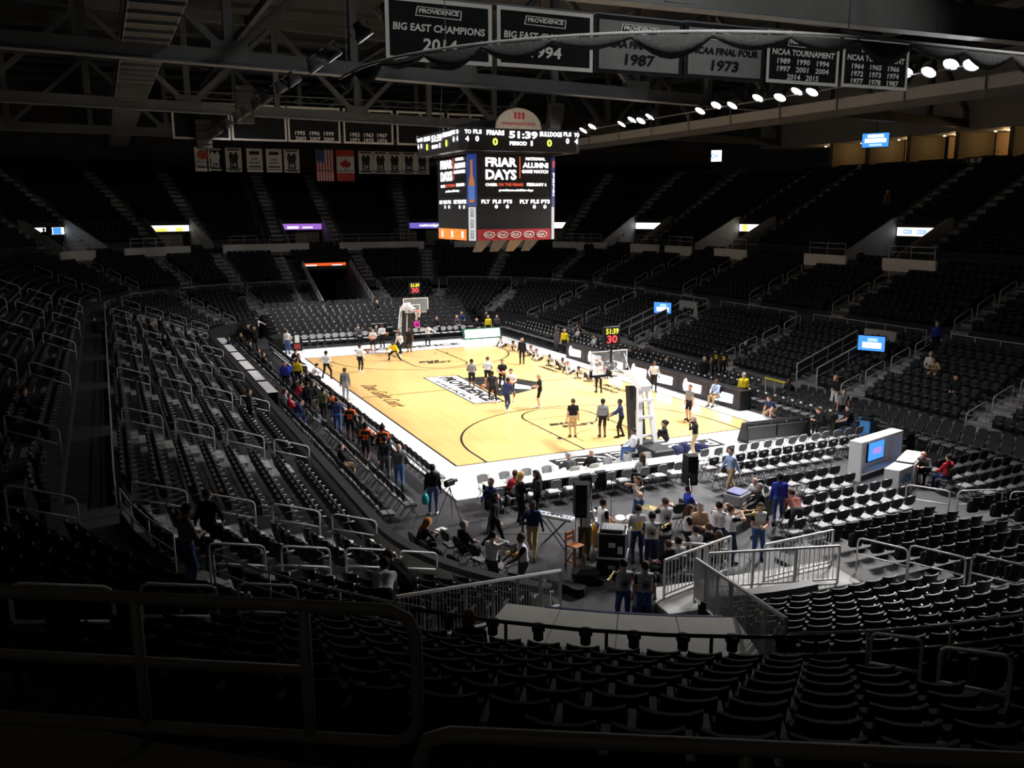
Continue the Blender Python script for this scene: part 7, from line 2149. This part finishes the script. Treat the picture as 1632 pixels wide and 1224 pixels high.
for i, (x, y, a) in enumerate(((-9.0, -28.3, 40), (-8.2, -28.55, 60), (-5.8, -25.9, 20))):
    o = thing('trumpet', f'brass trumpet, {ordw(i + 1)} of those held by the crest shirted players', 'instrument', (x, y, 1.15), R(a), 'trumpets')
    MB().tube([(-.22, 0, .03), (.1, 0, .03), (.12, 0, -.04), (-.1, 0, -.04), (-.1, 0, 0), (.12, 0, 0)], .009, 5).build('tubing', M_BRASS, o); MB().lathe([(.01, 0), (.014, .12), (.05, .2)], 10, M=Matrix.Translation((.1, 0, .03)) @ Matrix.Rotation(R(90), 4, 'Y')).build('bell', M_BRASS, o)
    for k in range(3): MB().tube([(-.04 + .03 * k, 0, -.06), (-.04 + .03 * k, 0, .07)], .009, 5).build('valve', M_BRASS, o)
for i, (x, y) in enumerate(((-8.7, -20.25), (-4.35, -19.85), (-5.0, -19.95))):
    o = thing('draped_coat', f'black coat hung over a chair back, {ordw(i + 1)} along the press row', 'coat', (x, y, .35), R(90), 'coats on press chairs')
    MB().bbox((-.06, 0, .28), (.16, .5, .62), 0, .06).build('cloth', cm_('K'), o); MB().bbox((-.03, 0, .58), (.2, .44, .1), 0, .04).build('collar', cm_('D'), o)
# pipe and drape at the far left corner
o = thing('drape_curtain', 'black pipe and drape curtain at the far left corner', 'curtain', (-9.0, 25.5, 0), R(70))
cloth('cloth', 4.5, 1.7, M_BANBLK, o, .05, 24, 4)
for x in (-2.25, 0, 2.25): MB().tube([(x, 0, 0), (x, 0, 1.75)], .02, 5).build('pole', M_BLKMET, o)
o = thing('equipment_cart', 'black equipment cart beside the far left chairs', 'cart', (-8.55, 19.6, 0))
MB().bbox((0, 0, .5), (.9, 1.6, .9), 0, .03).build('body', M_TOLEX, o)
for x in (-.35, .35):
    for y in (-.6, .6): MB().lathe([(.06, -.02), (.06, .02)], 10, M=Matrix.Translation((x, y, .06)) @ Matrix.Rotation(R(90), 4, 'Y')).build('wheel', M_BLACK, o)
o = thing('waste_bin', 'tall blue and yellow bin in the far tunnel mouth', 'bin', (2.0, 31.6, 0))
MB().lathe([(.24, 0), (.28, .75)], 14).build('yellow_body', mat('safety_yellow', (.75, .6, .03), .5), o); MB().lathe([(.285, .74), (.285, 1.0), (.2, 1.1)], 14).build('blue_lid', M_SKY, o)
o = thing('floor_sign', 'red and white tapered sign stand by the far left apron', 'sign', (-7.4, 18.0, .06), R(-10))
MB().prism([(-.35, 0), (.35, 0), (.22, 1.25), (-.22, 1.25)], -.06, .06, frame((0, 0, 0), (1, 0, 0), (0, 0, 1))).build('body', M_BLACK, o); plate('red_panel', frame((0, -.07, 0), (1, 0, 0), (0, 0, 1)), -.22, .22, .15, .5, M_MAROON, o, .01); plate('white_panel', frame((0, -.07, 0), (1, 0, 0), (0, 0, 1)), -.16, .16, .6, 1.15, M_WHITE, o, .01)
# ---------------------------------------------------------------- unseen spotlights added to brighten the near banners, and dim walkway lamps
def house_spot(loc, aim, power, size, label, col=(1, .98, .95)):
    z = (Vector(aim) - Vector(loc)).normalized()
    x = Vector((1, 0, .01)).cross(z).normalized()
    y = z.cross(x)
    o = link('spotlight', None)
    o.matrix_world = Matrix(((x.x, y.x, z.x, loc[0]), (x.y, y.y, z.y, loc[1]), (x.z, y.z, z.z, loc[2]), (0, 0, 0, 1)))
    tag(o, label, 'spotlight')
    link('housing', hous, o); link('yoke', yoke, o)
    MB().lathe([(.27, .08), (.27, .10)], 14).build('lens', glow('soft_lens', (1, .95, .9), 4), o)
    ld = bpy.data.lights.new('spot_beam', 'SPOT')
    ld.energy, ld.spot_size, ld.spot_blend, ld.shadow_soft_size, ld.color = power, R(size), .6, .25, col
    lo = link('spot_beam', ld, o)
    lo.matrix_local = Matrix.Translation((0, 0, .34)) @ Matrix.Rotation(math.pi, 4, 'X')
house_spot((-9, -40, 20.8), (-8.5, -23.5, 14.2), BANNER_FILL_W, 52, 'added unseen spotlight brightening the left near banners')
house_spot((1, -40, 20.8), (.5, -23.5, 14.2), BANNER_FILL_W, 52, 'added unseen spotlight brightening the right near banners')
house_spot((-26, -52, 17), (-18, -39, 6.5), WALK_W, 70, 'dim roof lamp over the viewer walkway', (1, .85, .6))
# white flyers left on the near left corner seats
fm = MB().bbox((0, 0, 0), (.16, .2, .008), 0, .003).mesh('flyer', M_WHITE)
i = 0
for t in sorted(SEATS, key=lambda t: (t[6], t[7])):
    if t[5] == 'lower' and s_nl(190) < t[7] < s_nl(223) and random.random() < .55:
        i += 1
        c, s_ = math.cos(t[4]), math.sin(t[4])
        o = link('flyer', fm, None, (t[1] + .40 * c, t[2] + .40 * s_, t[3] + .75), t[4] + random.uniform(-.5, .5))
        o.rotation_euler[1] = -.25
        tag(o, f'small white flyer on a near left corner seat, {ordw(i)} counted row by row', 'flyer', 'flyers on the near left seats')
        if i >= 60: break
